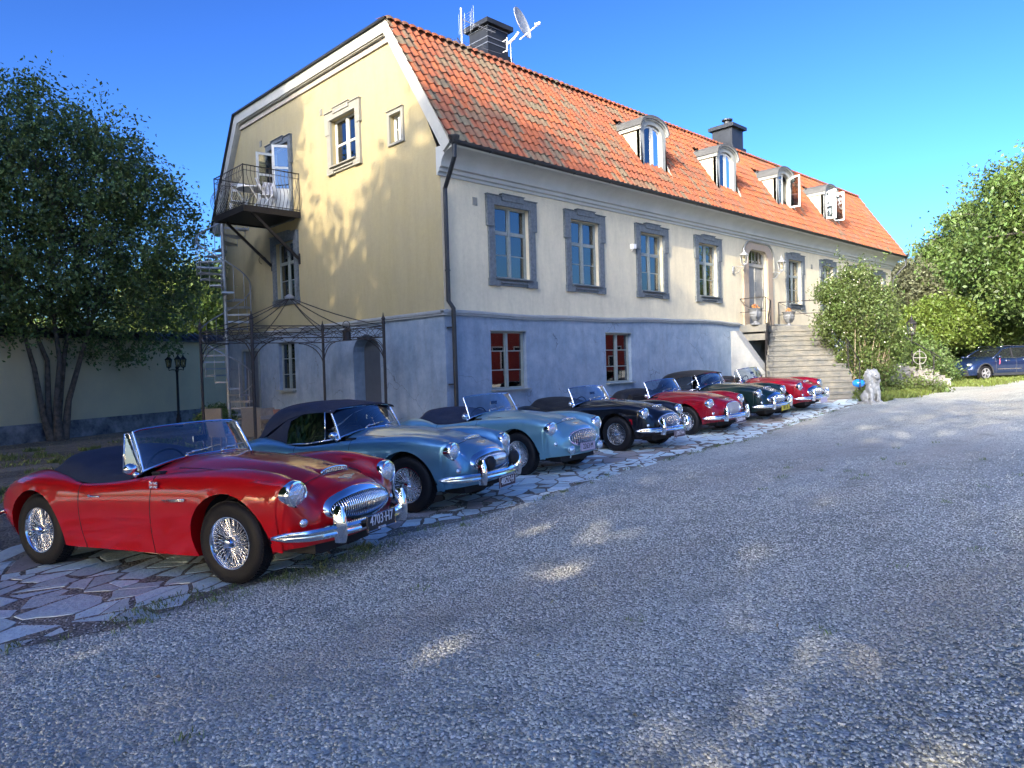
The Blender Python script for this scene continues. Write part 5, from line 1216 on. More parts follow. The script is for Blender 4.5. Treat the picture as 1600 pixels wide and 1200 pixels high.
def top_z(X, Y):
    best = None; 
    for a in range(len(G_)-NU*4):
        row = G_[a]
        if abs(row[0].x-X) > .06: continue
        for j in range(4*NV+1):
            p = row[j]; d = (p.x-X)**2+(p.y-abs(Y))**2
            if best is None or d < best[0]: best = (d, p)
    return best[1].z
def rim_lathe(m, prof, y, s_, cx, cz, n=40): m.lathe(prof, n, Matrix.Translation((cx, y, cz)) @ Matrix.Rotation(R(-90)*s_, 4, 'X'))
def car_meshes():
    C = {}
    C['body'] = body_mesh()
    # wheel parts, axis along +Y (outer side), centred at origin
    RT = .325
    m = MB(); tp = [(.196, -.058), (.205, -.078), (.245, -.086), (.285, -.083), (.312, -.070), (RT-.002, -.052), (RT, 0), (RT-.002, .052), (.312, .070), (.285, .083), (.245, .086), (.205, .078), (.196, .058)]
    Mw = Matrix.Rotation(R(-90), 4, 'X'); m.lathe(tp, 56, Mw, caps=False)
    C['tyre'] = m.mesh('tyre', True, 35)
    m = MB()
    for k in range(64):   # tread blocks
        a = 2*math.pi*k/64
        for q, (z0, z1) in enumerate(((-.058, -.030), (-.024, -.003), (.003, .024), (.030, .058))):
            o_ = .5*(q % 2)*2*math.pi/64; w_ = 2*math.pi/64*.40
            vs = [Vector((rr*math.cos(aa), rr*math.sin(aa), zz)) for rr in (RT-.006, RT+.004) for (aa, zz) in ((a+o_-w_, z0), (a+o_+w_, z0+.004), (a+o_+w_, z1), (a+o_-w_, z1-.004))]
            m.add([Mw @ p for p in vs], [(4, 5, 6, 7), (0, 1, 5, 4), (1, 2, 6, 5), (2, 3, 7, 6), (3, 0, 4, 7)])
    C['tread'] = m.mesh('tread')
    m = MB(); m.lathe([(.206, .060), (.212, .068), (.208, .078), (.199, .078), (.192, .066), (.187, .045), (.180, .020), (.178, -.05), (.200, -.066)], 48, Mw, caps=False); C['rim'] = m.mesh('rim', True, 40)
    m = MB(); m.lathe([(.001, -.03), (.16, -.03), (.165, -.06)], 24, Mw, caps=False); C['brake'] = m.mesh('brake_drum', True, 40)
    sp_ = MB(); g = random.Random(2)
    for k in range(36):
        a = 2*math.pi*k/36
        for (h0, h1, off, ri) in ((.045, .066, .42, .187), (.015, .035, -.42, .183), (-.01, .0, .30 if k % 2 else -.30, .18)):
            b = a+off; p0 = Vector((.042*math.cos(a), .042*math.sin(a), h0+.01)); p1 = Vector((ri*math.cos(b), ri*math.sin(b), h1-.012)); sp_.tube([Mw @ p0, Mw @ p1], .0024, 4, cap=False)
    C['spokes'] = sp_.mesh('spokes', True)
    m = MB(); m.lathe([(.055, -.02), (.055, .03), (.044, .045), (.044, .075), (.036, .085), (.030, .10), (.012, .105), (.001, .105)], 18, Mw)
    for s_ in (-1, 1): m.add([Mw @ Vector(p) for p in ((s_*.02, -.012, .085), (s_*.075, -.010, .10), (s_*.085, .0, .092), (s_*.075, .010, .10), (s_*.02, .012, .085), (s_*.02, 0, .105))], [(0, 1, 5), (1, 2, 5), (2, 3, 5), (3, 4, 5), (4, 3, 2, 1, 0)])
    C['spinner'] = m.mesh('spinner', True, 40)
    # underbody and wheel wells
    m = MB(); m.box(-3.0, .60, -.42, .42, .20, .55); m.box(-.5, -1.95+.0, -.64, .64, .19, .40); 
    for ax in ARX: m.box(ax-.40, ax+.40, -.46, .46, .26, .72)
    for s_ in (-1, 1):
        m.box(-1.93, -.42, s_*.50-.12*0, s_*.645, .205, .32)
        for ax in ARX:
            for k in range(10):
                a0, a1 = math.pi*k/10, math.pi*(k+1)/10; rr = .40
                m.add([(ax+rr*math.cos(a0), s_*.44, .33+rr*math.sin(a0)), (ax+rr*math.cos(a1), s_*.44, .33+rr*math.sin(a1)), (ax+rr*math.cos(a1), s_*.68, .33+rr*math.sin(a1)*.98), (ax+rr*math.cos(a0), s_*.68, .33+rr*math.sin(a0)*.98)], [(0, 1, 2, 3)])
    m.box(.3, .55, -.3, .3, .17, .22); m.tube([(.45, -.16, .2), (.52, -.16, .13)], .012, 6)
    C['underbody'] = sc_mb(m).mesh('underbody')
    # seams
    m = MB()
    def ulin(X): return min(range(len(G_)), key=lambda a: abs(G_[a][0].x-X)+(9 if a < 3*NU or a > len(G_)-5*NU else 0))
    for s_ in (-1, 1):
        for X, j0, j1 in ((-.80, 4, 8), (-1.70, 3.7, 8)):
            P = [Vector((G_[ulin(X)][int(j)].x-(.05*((j/NV-5)/3)**2 if X > -1 and j > 5*NV else 0), s_*(G_[ulin(X)][int(j)].y+.0008), G_[ulin(X)][int(j)].z)) for j in range(int(j0*NV), int(j1*NV)+1)]
            m.tube(P, .0032, 4, cap=False)
        # crease running along the door and wing
    jb = int(2.05*NV); a0, a1 = ulin(-.78), ulin(.40)
    P = [Vector((G_[a][jb].x, -G_[a][jb].y, G_[a][jb].z+.0015)) for a in range(a0, a1+1)]; P2 = [Vector((p.x, -p.y, p.z)) for p in P][::-1]
    e = G_[a1][jb]; F_ = [Vector((e.x+.10*math.cos(q/8*math.pi-math.pi/2), -e.y*math.cos(q/8*math.pi), top_z(e.x+.06*math.cos(q/8*math.pi-math.pi/2), e.y*math.cos(q/8*math.pi))+.002)) for q in range(1, 8)]
    m.tube(P+F_+P2, .0035, 4, cap=False)
    C['seam'] = sc_mb(m).mesh('panel_gap')
    # headlights
    for s_, nm in ((-1, 'hl_r'), (1, 'hl_l')):
        c = (.528, s_*.575, .70); M1 = Matrix.Translation(c) @ Matrix.Rotation(R(90), 4, 'Y')
        m = MB(); m.lathe([(.104, -.08), (.110, .035), (.110, .055), (.101, .070), (.090, .072), (.086, .066)], 32, M1, caps=False); C[nm+'_ring'] = sc_mb(m).mesh('rim', True, 40)
        m = MB(); m.lathe([(.088, .064), (.080, .074), (.055, .084), (.028, .089), (.001, .090)], 32, M1, caps=False); C[nm+'_lens'] = sc_mb(m).mesh('lens', True)
        c = (.592, s_*.545, .475); M1 = Matrix.Translation(c) @ Matrix.Rotation(R(90-s_*0), 4, 'Y') 
        m = MB(); m.lathe([(.040, -.04), (.040, .02), (.034, .034), (.022, .046), (.001, .050)], 20, M1, caps=False); C[nm+'_side'] = sc_mb(m).mesh('sidelight', True, 50)
    def fan(outl, off):
        m = MB(); n = len(outl); cy = sum(p[0] for p in outl)/n; cz = sum(p[1] for p in outl)/n
        P = [[(nx(cy+(y-cy)*q, cz+(z-cz)*q)+off, cy+(y-cy)*q, cz+(z-cz)*q) for y, z in outl+outl[:1]] for q in (1, .92, .84, .76, .66, .56, .46, .36, .26, .16, .08, .02)]; m.grid(P); return m
    # grilles ------------------------------------------------------
    def oval(w_, zt, zb, n=40, zc_=.535, pw=1.0):
        return [(w_*math.cos(a), zc_+((zt-zc_) if math.sin(a) > 0 else (zc_-zb))*math.copysign(abs(math.sin(a))**pw, math.sin(a))) for a in [2*math.pi*k/n for k in range(n)]]
    def ring(outl, r_, off=.018, wid=None): m = MB(); m.tube([(nx(y, z)+off, y, z) for y, z in outl], r_, 8, closed=True); return m
    O = oval(.37, .655, .425); m = MB()
    O2 = oval(.345, .628, .440)
    P = [[(nx(y, z)+.0, y, z) for y, z in oval(.405, .690, .405)], [(nx(y, z)+.030, y, z) for y, z in oval(.390, .672, .416)], [(nx(y, z)+.030, y, z) for y, z in oval(.372, .640, .428)], [(nx(y, z)+.006, y, z) for y, z in oval(.362, .632, .436)]]
    P = [row+[row[0]] for row in P]; m.grid(P); C['g8_ring'] = sc_mb(m).mesh('grille_surround', True, 60)
    m = fan(oval(.372, .645, .426), .010); C['g8_back'] = sc_mb(m).mesh('grille_backing')
    m = MB(); nb = 33
    for i in range(nb):
        y = -.35+.70*i/(nb-1); q = math.sqrt(max(0, 1-(y/.368)**2)); za, zb2 = .535-.090*q, .535+.096*q
        m.tube([(nx(y, z)+.015+.018*math.sin(math.pi*(z-za)/(zb2-za+1e-6)), y, z) for z in [za+(zb2-za)*k/5 for k in range(6)]], .0062, 5, flat=1.0)
    C['g8_bars'] = sc_mb(m).mesh('grille_bars', True)
    # wavy bar mesh grille (earlier car)
    Q = oval(.35, .665, .41, pw=.9); m = ring(Q, .014, .012); C['g6_ring'] = sc_mb(m).mesh('grille_surround', True)
    m = fan(Q, .010); C['g6_back'] = sc_mb(m).mesh('grille_backing')
    m = MB()
    for i in range(10):
        z = .43+.0245*i; zz = (z-.535)/(.13 if z > .535 else .125); w_ = .335*math.sqrt(max(0, 1-zz*zz))
        if w_ < .05: continue
        m.tube([(nx(-w_+2*w_*k/36, z)+.018, -w_+2*w_*k/36, z+.0055*(1 if (k//1) % 2 else -1)) for k in range(37)], .0042, 4, cap=False)
    for i in range(-7, 8):
        y = i*.043; q = math.sqrt(max(0, 1-(y/.345)**2)); m.tube([(nx(y, z)+.017, y, z) for z in (.535-.118*q, .535, .535+.122*q)], .0035, 4, cap=False)
    C['g6_bars'] = sc_mb(m).mesh('grille_mesh', True)
    # shield grille with stone guard (oldest car)
    K_ = [(0, .685), (.12, .68), (.20, .655), (.245, .60), (.235, .53), (.19, .46), (.11, .405), (0, .395)]; K_ = K_+[(-a, b) for a, b in K_[-2:0:-1]]
    m = ring(K_, .012, .030); C['g1_ring'] = sc_mb(m).mesh('grille_surround', True)
    m = fan(K_, .022); C['g1_back'] = sc_mb(m).mesh('stone_guard')
    # bonnet scoop
    m = MB(); xs0 = .46; zt0 = top_z(.45, 0); W = .165
    P = []
    for k in range(13):
        a = -1+2*k/12; y = W*a; h = .030*math.sqrt(max(0, 1-a*a)); z = top_z(.43, y)
        P.append([(xs0-.20, y*.8, top_z(.25, y)+.002), (xs0-.09, y*.95, z+.006+h*.75), (xs0, y, z-.004+h), (xs0+.012, y, z-.010+h*.9)])
    m.grid(P, flip=True); C['scoop_skin'] = sc_mb(m).mesh('bonnet_scoop', True); C['scoop_skin'].materials.append(None)
    m = MB(); up_ = []; lo = []
    for k in range(17):
        a = -1+2*k/16; y = W*1.02*a; h = .030*math.sqrt(max(0, 1-a*a)); z = top_z(.43, y); up_.append((xs0+.010, y, z-.004+h)); lo.append((xs0+.018, y, z-.014-.012*(1-a*a)))
    m.tube(up_, .0085, 6); m.tube(lo, .006, 6)
    for k in range(1, 16): m.tube([up_[k], lo[k]], .0022, 4, cap=False)
    C['scoop_trim'] = sc_mb(m).mesh('scoop_grille', True)
    # winged badge
    m = MB(); P = [(-.10, .012), (-.03, .018), (0, .030), (.03, .018), (.10, .012), (.055, -.006), (.03, -.008), (.02, -.028), (-.02, -.028), (-.03, -.008), (-.055, -.006)]
    zb3 = lambda x_, y: top_z(min(x_, .45), y)
    m.add([(.60+b*-.9*-1*.0+.0-b, a, .745-.0+(b)*.42+.010) for a, b in P]+[(.60-b, a, .745+b*.42+.002) for a, b in P], [tuple(range(11))]+[(i, (i+1) % 11, 11+(i+1) % 11, 11+i) for i in range(11)]); C['badge'] = sc_mb(m).mesh('winged_badge')
    # bumper
    bx = lambda y: .90-.26*(abs(y)/.74)**2.4
    m = MB(); secs = []
    for k in range(33):
        y = -.75+1.5*k/32; e = abs(y)/.75; x = bx(y)-(.12*max(0, e-.86)/.14); h = .047*(1-.35*max(0, e-.8)/.2) if e < .995 else .012
        secs.append([(x-.03*max(.2, 1), y, .395-h), (x-.004, y, .395-h*.92), (x+.010, y, .395-h*.45), (x+.003, y, .395-h*.1), (x+.003, y, .395+h*.12), (x+.012, y, .395+h*.45), (x-.002, y, .395+h*.92), (x-.03, y, .395+h)])
    m.grid(secs); m.grid([[s_[0], s_[-1]] for s_ in secs], flip=True); C['bumper'] = sc_mb(m).mesh('bumper', True, 50)
    for s_ in (-1, 1):
        m = MB(); y = s_*.40; x = bx(y); N_ = 10; secs = []
        for k in range(N_+1):
            z = .30+.285*k/N_; q = k/N_; wd_ = .034*math.sin(math.pi*min(1, .18+.72*q))**.7*(1 if q < .93 else .6); dpt = x+.055*math.sin(math.pi*(.25+.6*q))
            secs.append([(x-.04, y-wd_, z), (dpt-.02, y-wd_, z), (dpt, y-wd_*.5, z), (dpt+.006, y, z), (dpt, y+wd_*.5, z), (dpt-.02, y+wd_, z), (x-.04, y+wd_, z)])
        m.grid(secs, flip=False); m.add(secs[-1], [tuple(range(7))]); m.add(secs[0], [tuple(range(7))[::-1]]); C['overrider%d' % s_] = sc_mb(m).mesh('overrider', True, 45)
    m = MB(); m.box(bx(0)+.02, bx(0)+.028, -.19, .19, .325, .46); C['plate'] = sc_mb(m).mesh('number_plate'); C['plate_x'] = (bx(0)+.0295)*KX
    # rear bumper + lamps (mostly hidden)
    m = MB()
    for k in range(17): pass
    m.tube([(-3.02, -.70, .42), (-3.16, -.55, .42), (-3.21, -.2, .42), (-3.21, .2, .42), (-3.16, .55, .42), (-3.02, .70, .42)], .038, 8); C['rear_bumper'] = sc_mb(m).mesh('rear_bumper', True, 50)
    m = MB()
    for s_ in (-1, 1): m.ball((-3.09, s_*.52, .50), (.03, .032, .032), 10); m.ball((-3.09, s_*.50, .60), (.02, .03, .03), 8)
    C['tail_lamp'] = sc_mb(m).mesh('tail_lamps', True)
    # windscreen
    B = [(-.90, 0, .955), (-.915, .2, .952), (-.955, .38, .935), (-1.01, .52, .895), (-1.06, .595, .862)]; Tp = [(-1.165, 0, 1.235), (-1.17, .2, 1.233), (-1.185, .38, 1.225), (-1.205, .50, 1.215), (-1.225, .555, 1.195)]
    Bf = [(a, -b, c) for a, b, c in B[:0:-1]]+B; Tf = [(a, -b, c) for a, b, c in Tp[:0:-1]]+Tp
    m = MB(); m.grid([[Vector(p) for p in Bf], [Vector(a).lerp(Vector(b), .5)+Vector((.012, 0, 0)) for a, b in zip(Bf, Tf)], [Vector(p) for p in Tf]]); C['screen'] = sc_mb(m).mesh('windscreen', True)
    m = MB(); sm = lambda L_: [cr([Vector(p) for p in L_], t*(len(L_)-1)/24) for t in range(25)]
    m.tube(sm(Bf), .015, 6, flat=.8); m.tube(sm(Tf), .011, 6); C['frame_hv'] = None
    for s_ in (-1, 1): a, b = Vector((B[-1][0], s_*B[-1][1], B[-1][2]-.02)), Vector((Tp[-1][0], s_*Tp[-1][1], Tp[-1][2]+.005)); m.tube([a, a.lerp(b, .5)+Vector((.008, 0, 0)), b], [.022, .020, .016], 8, flat=.75)
    C['screen_frame'] = sc_mb(m).mesh('windscreen_frame', True, 50)
    m = MB()
    for y0 in (-.32, .06): 
        a = Vector((-.87, y0, .965)); m.lathe([(.016, 0), (.016, .02), (.008, .03)], 8, Matrix.Translation(a-Vector((0, 0, .012)))); b = a+Vector((-.055, .30, .035)); m.tube([a+Vector((0, 0, .02)), b], .005, 5); m.tube([b+Vector((.0, -.20, -.01)), b+Vector((-.02, .12, .012))], .0055, 4)
    C['wipers'] = sc_mb(m).mesh('wipers', True)
    m = MB(); m.tube([(-1.0, 0, .95), (-1.06, 0, 1.08)], .006, 5); m.box(-1.085, -1.07, -.075, .075, 1.06, 1.115); C['rear_mirror'] = sc_mb(m).mesh('rear_view_mirror')
    m = MB()
    for s_ in (-1,):
        m.ball((-1.03, s_*.73, .905), (.055, .055, .048), 14); m.tube([(-1.03, s_*.71, .87), (-1.0, s_*.69, .84)], [.014, .028], 8)
    C['mirror'] = sc_mb(m).mesh('door_mirror', True)
    m = MB(); 
    for s_ in (-1, 1): 
        P = [Vector((-1.545+.13*k/6, s_*(.742+.012*math.sin(math.pi*k/6)), .665)) for k in range(7)]; m.tube(P, .010, 6, flat=.7); m.ball((-1.555, s_*.742, .665), (.018, .008, .014), 8)
    C['handle'] = sc_mb(m).mesh('door_handle', True)
    m = MB()
    for s_ in (-1, 1):
        vs = [(-.66, s_*.742, .655), (-.42, s_*.748, .672), (-.40, s_*.748, .664), (-.62, s_*.742, .635)]; m.tube([(-.66, s_*.739, .652), (-.40, s_*.746, .664)], [.004, .010], 6); m.tube([(-.64, s_*.739, .640), (-.41, s_*.745, .652)], [.004, .006], 6)
    C['flash'] = sc_mb(m).mesh('wing_flash', True)
    # door top chrome / quarterlight
    m = MB()
    for s_ in (-1, 1): m.tube([(-1.07, s_*.61, .865), (-1.235, s_*.575, 1.185), (-1.29, s_*.58, 1.19), (-1.27, s_*.62, .86)], .008, 5)
    C['quarter_frame'] = sc_mb(m).mesh('quarterlight_frame', True)
    m = MB()
    for s_ in (-1, 1): m.add([(-1.075, s_*.612, .868), (-1.235, s_*.577, 1.18), (-1.285, s_*.58, 1.185), (-1.268, s_*.618, .865)], [(0, 1, 2, 3)])
    C['quarter_glass'] = sc_mb(m).mesh('quarterlight')
    # cockpit trim, seats, wheel
    m = MB(); m.box(-2.2, -.85, -.62, .62, .34, .38); 
    for s_ in (-1, 1): m.box(-2.15, -.85, s_*.60, s_*.645, .35, .77)
    m.box(-2.2, -2.12, -.62, .62, .35, .84); m.box(-.95, -.85, -.60, .60, .38, .86); C['cockpit'] = sc_mb(m).mesh('cockpit_liner')
    m = MB(); 
    m.tube([(-1.14+.04*math.sin(a)-.0, -.32+.195*math.cos(a), .84+.185*math.sin(a)) for a in [k*math.pi/14 for k in range(28)]], .010, 6, closed=True)
    for a in (.5, 2.6, 4.7): m.tube([(-1.14, -.32, .84), (-1.14+.04*math.sin(a), -.32+.195*math.cos(a), .84+.185*math.sin(a))], .006, 4)
    C['steering'] = sc_mb(m).mesh('steering_wheel', True)
    m = MB()
    for y in (-.32, .32): m.tube([(-1.72, y-.2, .86), (-1.74, y, .89), (-1.72, y+.2, .86)], .05, 8, flat=1.3); m.box(-1.8, -1.62, y-.21, y+.21, .45, .86); m.box(-1.75, -1.25, y-.21, y+.21, .42, .52)
    C['seats'] = sc_mb(m).mesh('seats', True, 50)
    # tonneau cover : station X, half section
    def cloth(stations, wr=0, seed=1):
        g = random.Random(seed); P = []
        for X, pts in stations:
            full = [(y, z) for y, z in pts]; full = [(-y, z) for y, z in full[:0:-1]]+full
            Pv = [Vector((X, y, z)) for y, z in full]; P.append(Pv)
        n0, n1 = len(P), len(P[0]); Gd = []
        for a in range((n0-1)*5+1):
            row = [cr([P[i][j] for i in range(n0)], a/5) for j in range(n1)]; line = []
            for b in range((n1-1)*4+1):
                p = cr(row, b/4); p.z += wr*math.sin(p.x*23+p.y*9)*math.cos(p.y*17-p.x*5)*(.5+.5*math.sin(p.x*7)); line.append(p)
            Gd.append(line)
        return Gd
    st = [(-1.02, [(0, .955), (.3, .945), (.52, .89), (.615, .858), (.655, .835)]), (-1.30, [(0, .925), (.3, .915), (.52, .865), (.63, .835), (.685, .775)]), (-1.7, [(0, .93), (.3, .925), (.52, .90), (.62, .86), (.685, .775)]), (-1.92, [(0, .985), (.3, .98), (.50, .955), (.59, .90), (.655, .80)]), (-2.12, [(0, 1.02), (.3, 1.01), (.46, .985), (.56, .93), (.62, .84)]), (-2.26, [(0, 1.0), (.3, .99), (.44, .96), (.52, .90), (.58, .86)]), (-2.36, [(0, .87), (.3, .865), (.42, .85), (.48, .85), (.52, .855)])]
    m = MB(); m.grid(cloth(st, .006)); C['tonneau'] = sc_mb(m).mesh('tonneau_cover', True, 60)
    st = [(x_, [(a, b-(.05 if x_ < -1.8 and i < 4 else 0)) for i, (a, b) in enumerate(p)]) for x_, p in st]; m = MB(); m.grid(cloth(st, .005, 3)); C['tonneau_flat'] = sc_mb(m).mesh('tonneau_cover', True, 60)
    # folded hood only
    st2 = [s_ for s_ in st if s_[0] < -1.6]; st2 = [(-1.80, [(0, .85), (.3, .85), (.5, .84), (.58, .80), (.62, .76)])]+[(x_, [(a, b+.05) if i < 4 else (a, b) for i, (a, b) in enumerate(p)]) for x_, p in st2[1:]]
    m = MB(); m.grid(cloth(st2, .008, 4)); C['folded'] = sc_mb(m).mesh('folded_hood', True, 60)
    # raised hood
    hs = [(-1.15, [(0, 1.245), (.3, 1.238), (.48, 1.222), (.555, 1.20), (.575, 1.175)]), (-1.35, [(0, 1.285), (.3, 1.275), (.48, 1.25), (.56, 1.215), (.585, 1.18)]), (-1.65, [(0, 1.315), (.3, 1.305), (.48, 1.27), (.56, 1.22), (.59, 1.165)]), (-1.90, [(0, 1.315), (.3, 1.30), (.48, 1.26), (.57, 1.19), (.60, 1.10)]), (-2.14, [(0, 1.29), (.3, 1.275), (.48, 1.22), (.58, 1.12), (.62, .98)]), (-2.36, [(0, 1.22), (.3, 1.20), (.46, 1.12), (.56, 1.0), (.60, .87)]), (-2.50, [(0, 1.04), (.3, 1.02), (.44, .94), (.52, .89), (.56, .85)]), (-2.60, [(0, .835), (.3, .83), (.42, .82), (.49, .825), (.52, .83)])]
    m = MB(); Gd = cloth(hs, .004, 5); m.grid(Gd)
    C['hood'] = sc_mb(m).mesh('raised_hood', True, 60)
    m = MB()
    for s_ in (-1, 1):   # quarter panel behind the side window
        P1 = [(-1.90, s_*.60, 1.10), (-2.0, s_*.607, 1.04), (-2.12, s_*.615, .96), (-2.30, s_*.60, .87)]; P0 = [(-1.87, s_*.675, .80), (-1.95, s_*.66, .81), (-2.08, s_*.645, .83), (-2.30, s_*.60, .86)]
        m.grid([[Vector(a), Vector(b)] for a, b in zip(P1, P0)]); m.grid([[Vector(a), Vector(b)] for a, b in zip(P1, P0)], flip=True)
        m.grid([[Vector((-1.65, s_*.59, 1.165)), Vector((-1.68, s_*.594, 1.15))], [Vector((-1.90, s_*.60, 1.10)), Vector((-1.84, s_*.612, 1.08))], [Vector((-1.90, s_*.60, 1.10)), Vector((-1.87, s_*.64, .95))], [Vector((-1.87, s_*.675, .80)), Vector((-1.865, s_*.675, .80))]])
    C['hood_quarter'] = sc_mb(m).mesh('hood_quarter', True, 60)
    for s_ in (-1, 1):
        m = MB(); P1 = [(-1.28, s_*.585, 1.185), (-1.5, s_*.587, 1.175), (-1.68, s_*.592, 1.155), (-1.84, s_*.605, 1.09), (-1.88, s_*.63, .98)]; P0 = [(-1.26, s_*.63, .83), (-1.45, s_*.65, .82), (-1.6, s_*.665, .81), (-1.75, s_*.67, .80), (-1.86, s_*.675, .80)]
        m.grid([[Vector(a), Vector(b)] for a, b in zip(P1, P0)]); C['side_glass%d' % s_] = sc_mb(m).mesh('side_window', True)
    m = MB()
    for s_ in (-1, 1): m.tube([(-1.08, s_*.625, .855), (-1.5, s_*.672, .80), (-1.87, s_*.685, .79)], .010, 6); m.tube([(-1.26, s_*.632, .84), (-1.285, s_*.587, 1.185)], .008, 6)
    C['window_trim'] = sc_mb(m).mesh('window_trim', True)
    m = MB(); m.tube([(-2.56, -.50, .85), (-2.60, -.2, .852), (-2.60, .2, .852), (-2.56, .50, .85)], .008, 5); C['hood_trim'] = sc_mb(m).mesh('hood_rail', True)
    # spot lamps
    def lamps(pts, rr, nm):
        m = MB()
        for (x_, y_, z_) in pts: M1 = Matrix.Translation((x_, y_, z_)) @ Matrix.Rotation(R(90), 4, 'Y'); m.lathe([(.001, -.07), (rr*.6, -.06), (rr*.95, -.02), (rr, .0), (rr*.97, .018), (rr*.86, .022), (rr*.80, .03), (rr*.4, .042), (.001, .045)], 22, M1, caps=False); m.tube([(x_-.02, y_, z_-rr), (x_-.03, y_, z_-rr-.06)], .010, 6)
        return sc_mb(m).mesh(nm, True, 45)
    C['spots_low'] = lamps([(.76, -.36, .375), (.76, .36, .375)], .065, 'spot_lamps'); C['spots_mid'] = lamps([(.86, .30, .51), (.80, .52, .49)], .070, 'spot_lamps'); C['spots_cover'] = lamps([(.865, -.26, .53), (.865, .30, .53)], .085, 'covered_spot_lamps')
    C['spots_one'] = lamps([(.84, .46, .50)], .07, 'spot_lamp')
    m = MB(); m.tube([(.66, -.30, .32), (.71, -.30, .315), (.71, -.18, .31), (.66, -.18, .312)], .008, 4, closed=True)
    for y0 in (-.21, .21):
        P = [(y0+.085*math.cos(a), .335+.026*math.sin(a)) for a in [2*math.pi*k/16 for k in range(16)]]; m.tube([(nx(y, z)+.002, y, z) for y, z in P], .006, 5, closed=True)
    C['ducts'] = sc_mb(m).mesh('valance_ducts', True)
    # side sill strip red for the two tone car
    m = MB()
    for s_ in (-1, 1):
        P = []
        for a in range(len(G_)):
            if not (-2.72 < G_[a][0].x < .40) or a < 3*NU or a > len(G_)-5*NU: continue
            row = []
            for j in range(int(6*NV)+1, 8*NV+1):
                p = G_[a][j]
                if True: row.append(Vector((p.x, s_*(p.y+.0015), p.z)))
            P.append(row)
        rows_ = [P_ for P_ in P]
        for i in range(len(rows_)-1):
            for j in range(len(rows_[0])-1):
                q = [rows_[i][j], rows_[i+1][j], rows_[i+1][j+1], rows_[i][j+1]]; c = sum(q, Vector())/4
                if all(math.hypot(p.x-ax, p.z-az) > ar+.004 for p in q for ax, ar, az in zip(ARX, ARR, ARZ)): m.add(q, [(0, 1, 2, 3)])
    C['lower_side'] = sc_mb(m).mesh('lower_side_panel', True)
    return C
CM = car_meshes()
M_red = paint('bright_red_enamel', (.40, .0015, .004), 0, .4); M_dred = paint('deep_red_enamel', (.24, .003, .012), 0, .4); M_blue1 = paint('metallic_blue', (.15, .34, .48), .6, .28); M_blue2 = paint('metallic_ice_blue', (.23, .45, .53), .55, .28)
M_black = paint('black_enamel', (.006, .007, .011)); M_green = paint('dark_green_enamel', (.006, .018, .018))
M_platek = mat('black_plate', (.012, .012, .018), .35); M_platem = mat('dark_maroon_plate', (.035, .010, .022), .4); M_platew = mat('pale_plate', (.45, .40, .50), .4); M_platey = mat('yellow_plate', (.45, .38, .03), .4)
M_ink = mat('black_ink', (.01, .01, .012), .5); M_inkw = mat('white_ink', (.75, .75, .78), .5)
M_tail = mat('red_lamp', (.35, .01, .01), .1, coat=1); M_seat = mat('dark_leather', (.02, .014, .013), .5); M_liner = mat('cockpit_trim', (.015, .013, .013), .8); M_rleath = mat('red_leather', (.20, .015, .02), .5)
M_mesh = mat('stone_guard_mesh', (.42, .42, .44), .3, metal=.9, bump=1, bscale=160)
def flag(parent):
    # small union flag transfer on the front wing behind the screen, right hand side
    y = -.735*KY-.001
    def pl(name, polys, mt, dy):
        m = MB()
        for P in polys: m.add([((-.66+a*-1-.10)*KX, y-dy+.030*b*2, (.775+b)*KX) for a, b in P], [tuple(range(len(P)))])
        return obj(name, m, mt, parent)
    w_, h_ = .048, .026
    fb = pl('flag_transfer', [[(-w_, -h_), (w_, -h_), (w_, h_), (-w_, h_)]], mat('flag_blue', (.02, .04, .30), .4), 0)
    d = .012; wh = [[(-w_, -h_), (-w_+d*1.6, -h_), (w_, h_), (w_-d*1.6, h_)], [(w_, -h_), (w_-d*1.6, -h_), (-w_, h_), (-w_+d*1.6, h_)], [(-w_, -.011), (w_, -.011), (w_, .011), (-w_, .011)], [(-.011, -h_), (.011, -h_), (.011, h_), (-.011, h_)]]
    pl('flag_white_cross', wh, M_inkw, .0012); pl('flag_red_cross', [[(-w_, -.006), (w_, -.006), (w_, .006), (-w_, .006)], [(-.006, -h_), (.006, -h_), (.006, h_), (-.006, h_)]], mat('flag_red', (.45, .02, .03), .4), .0022)
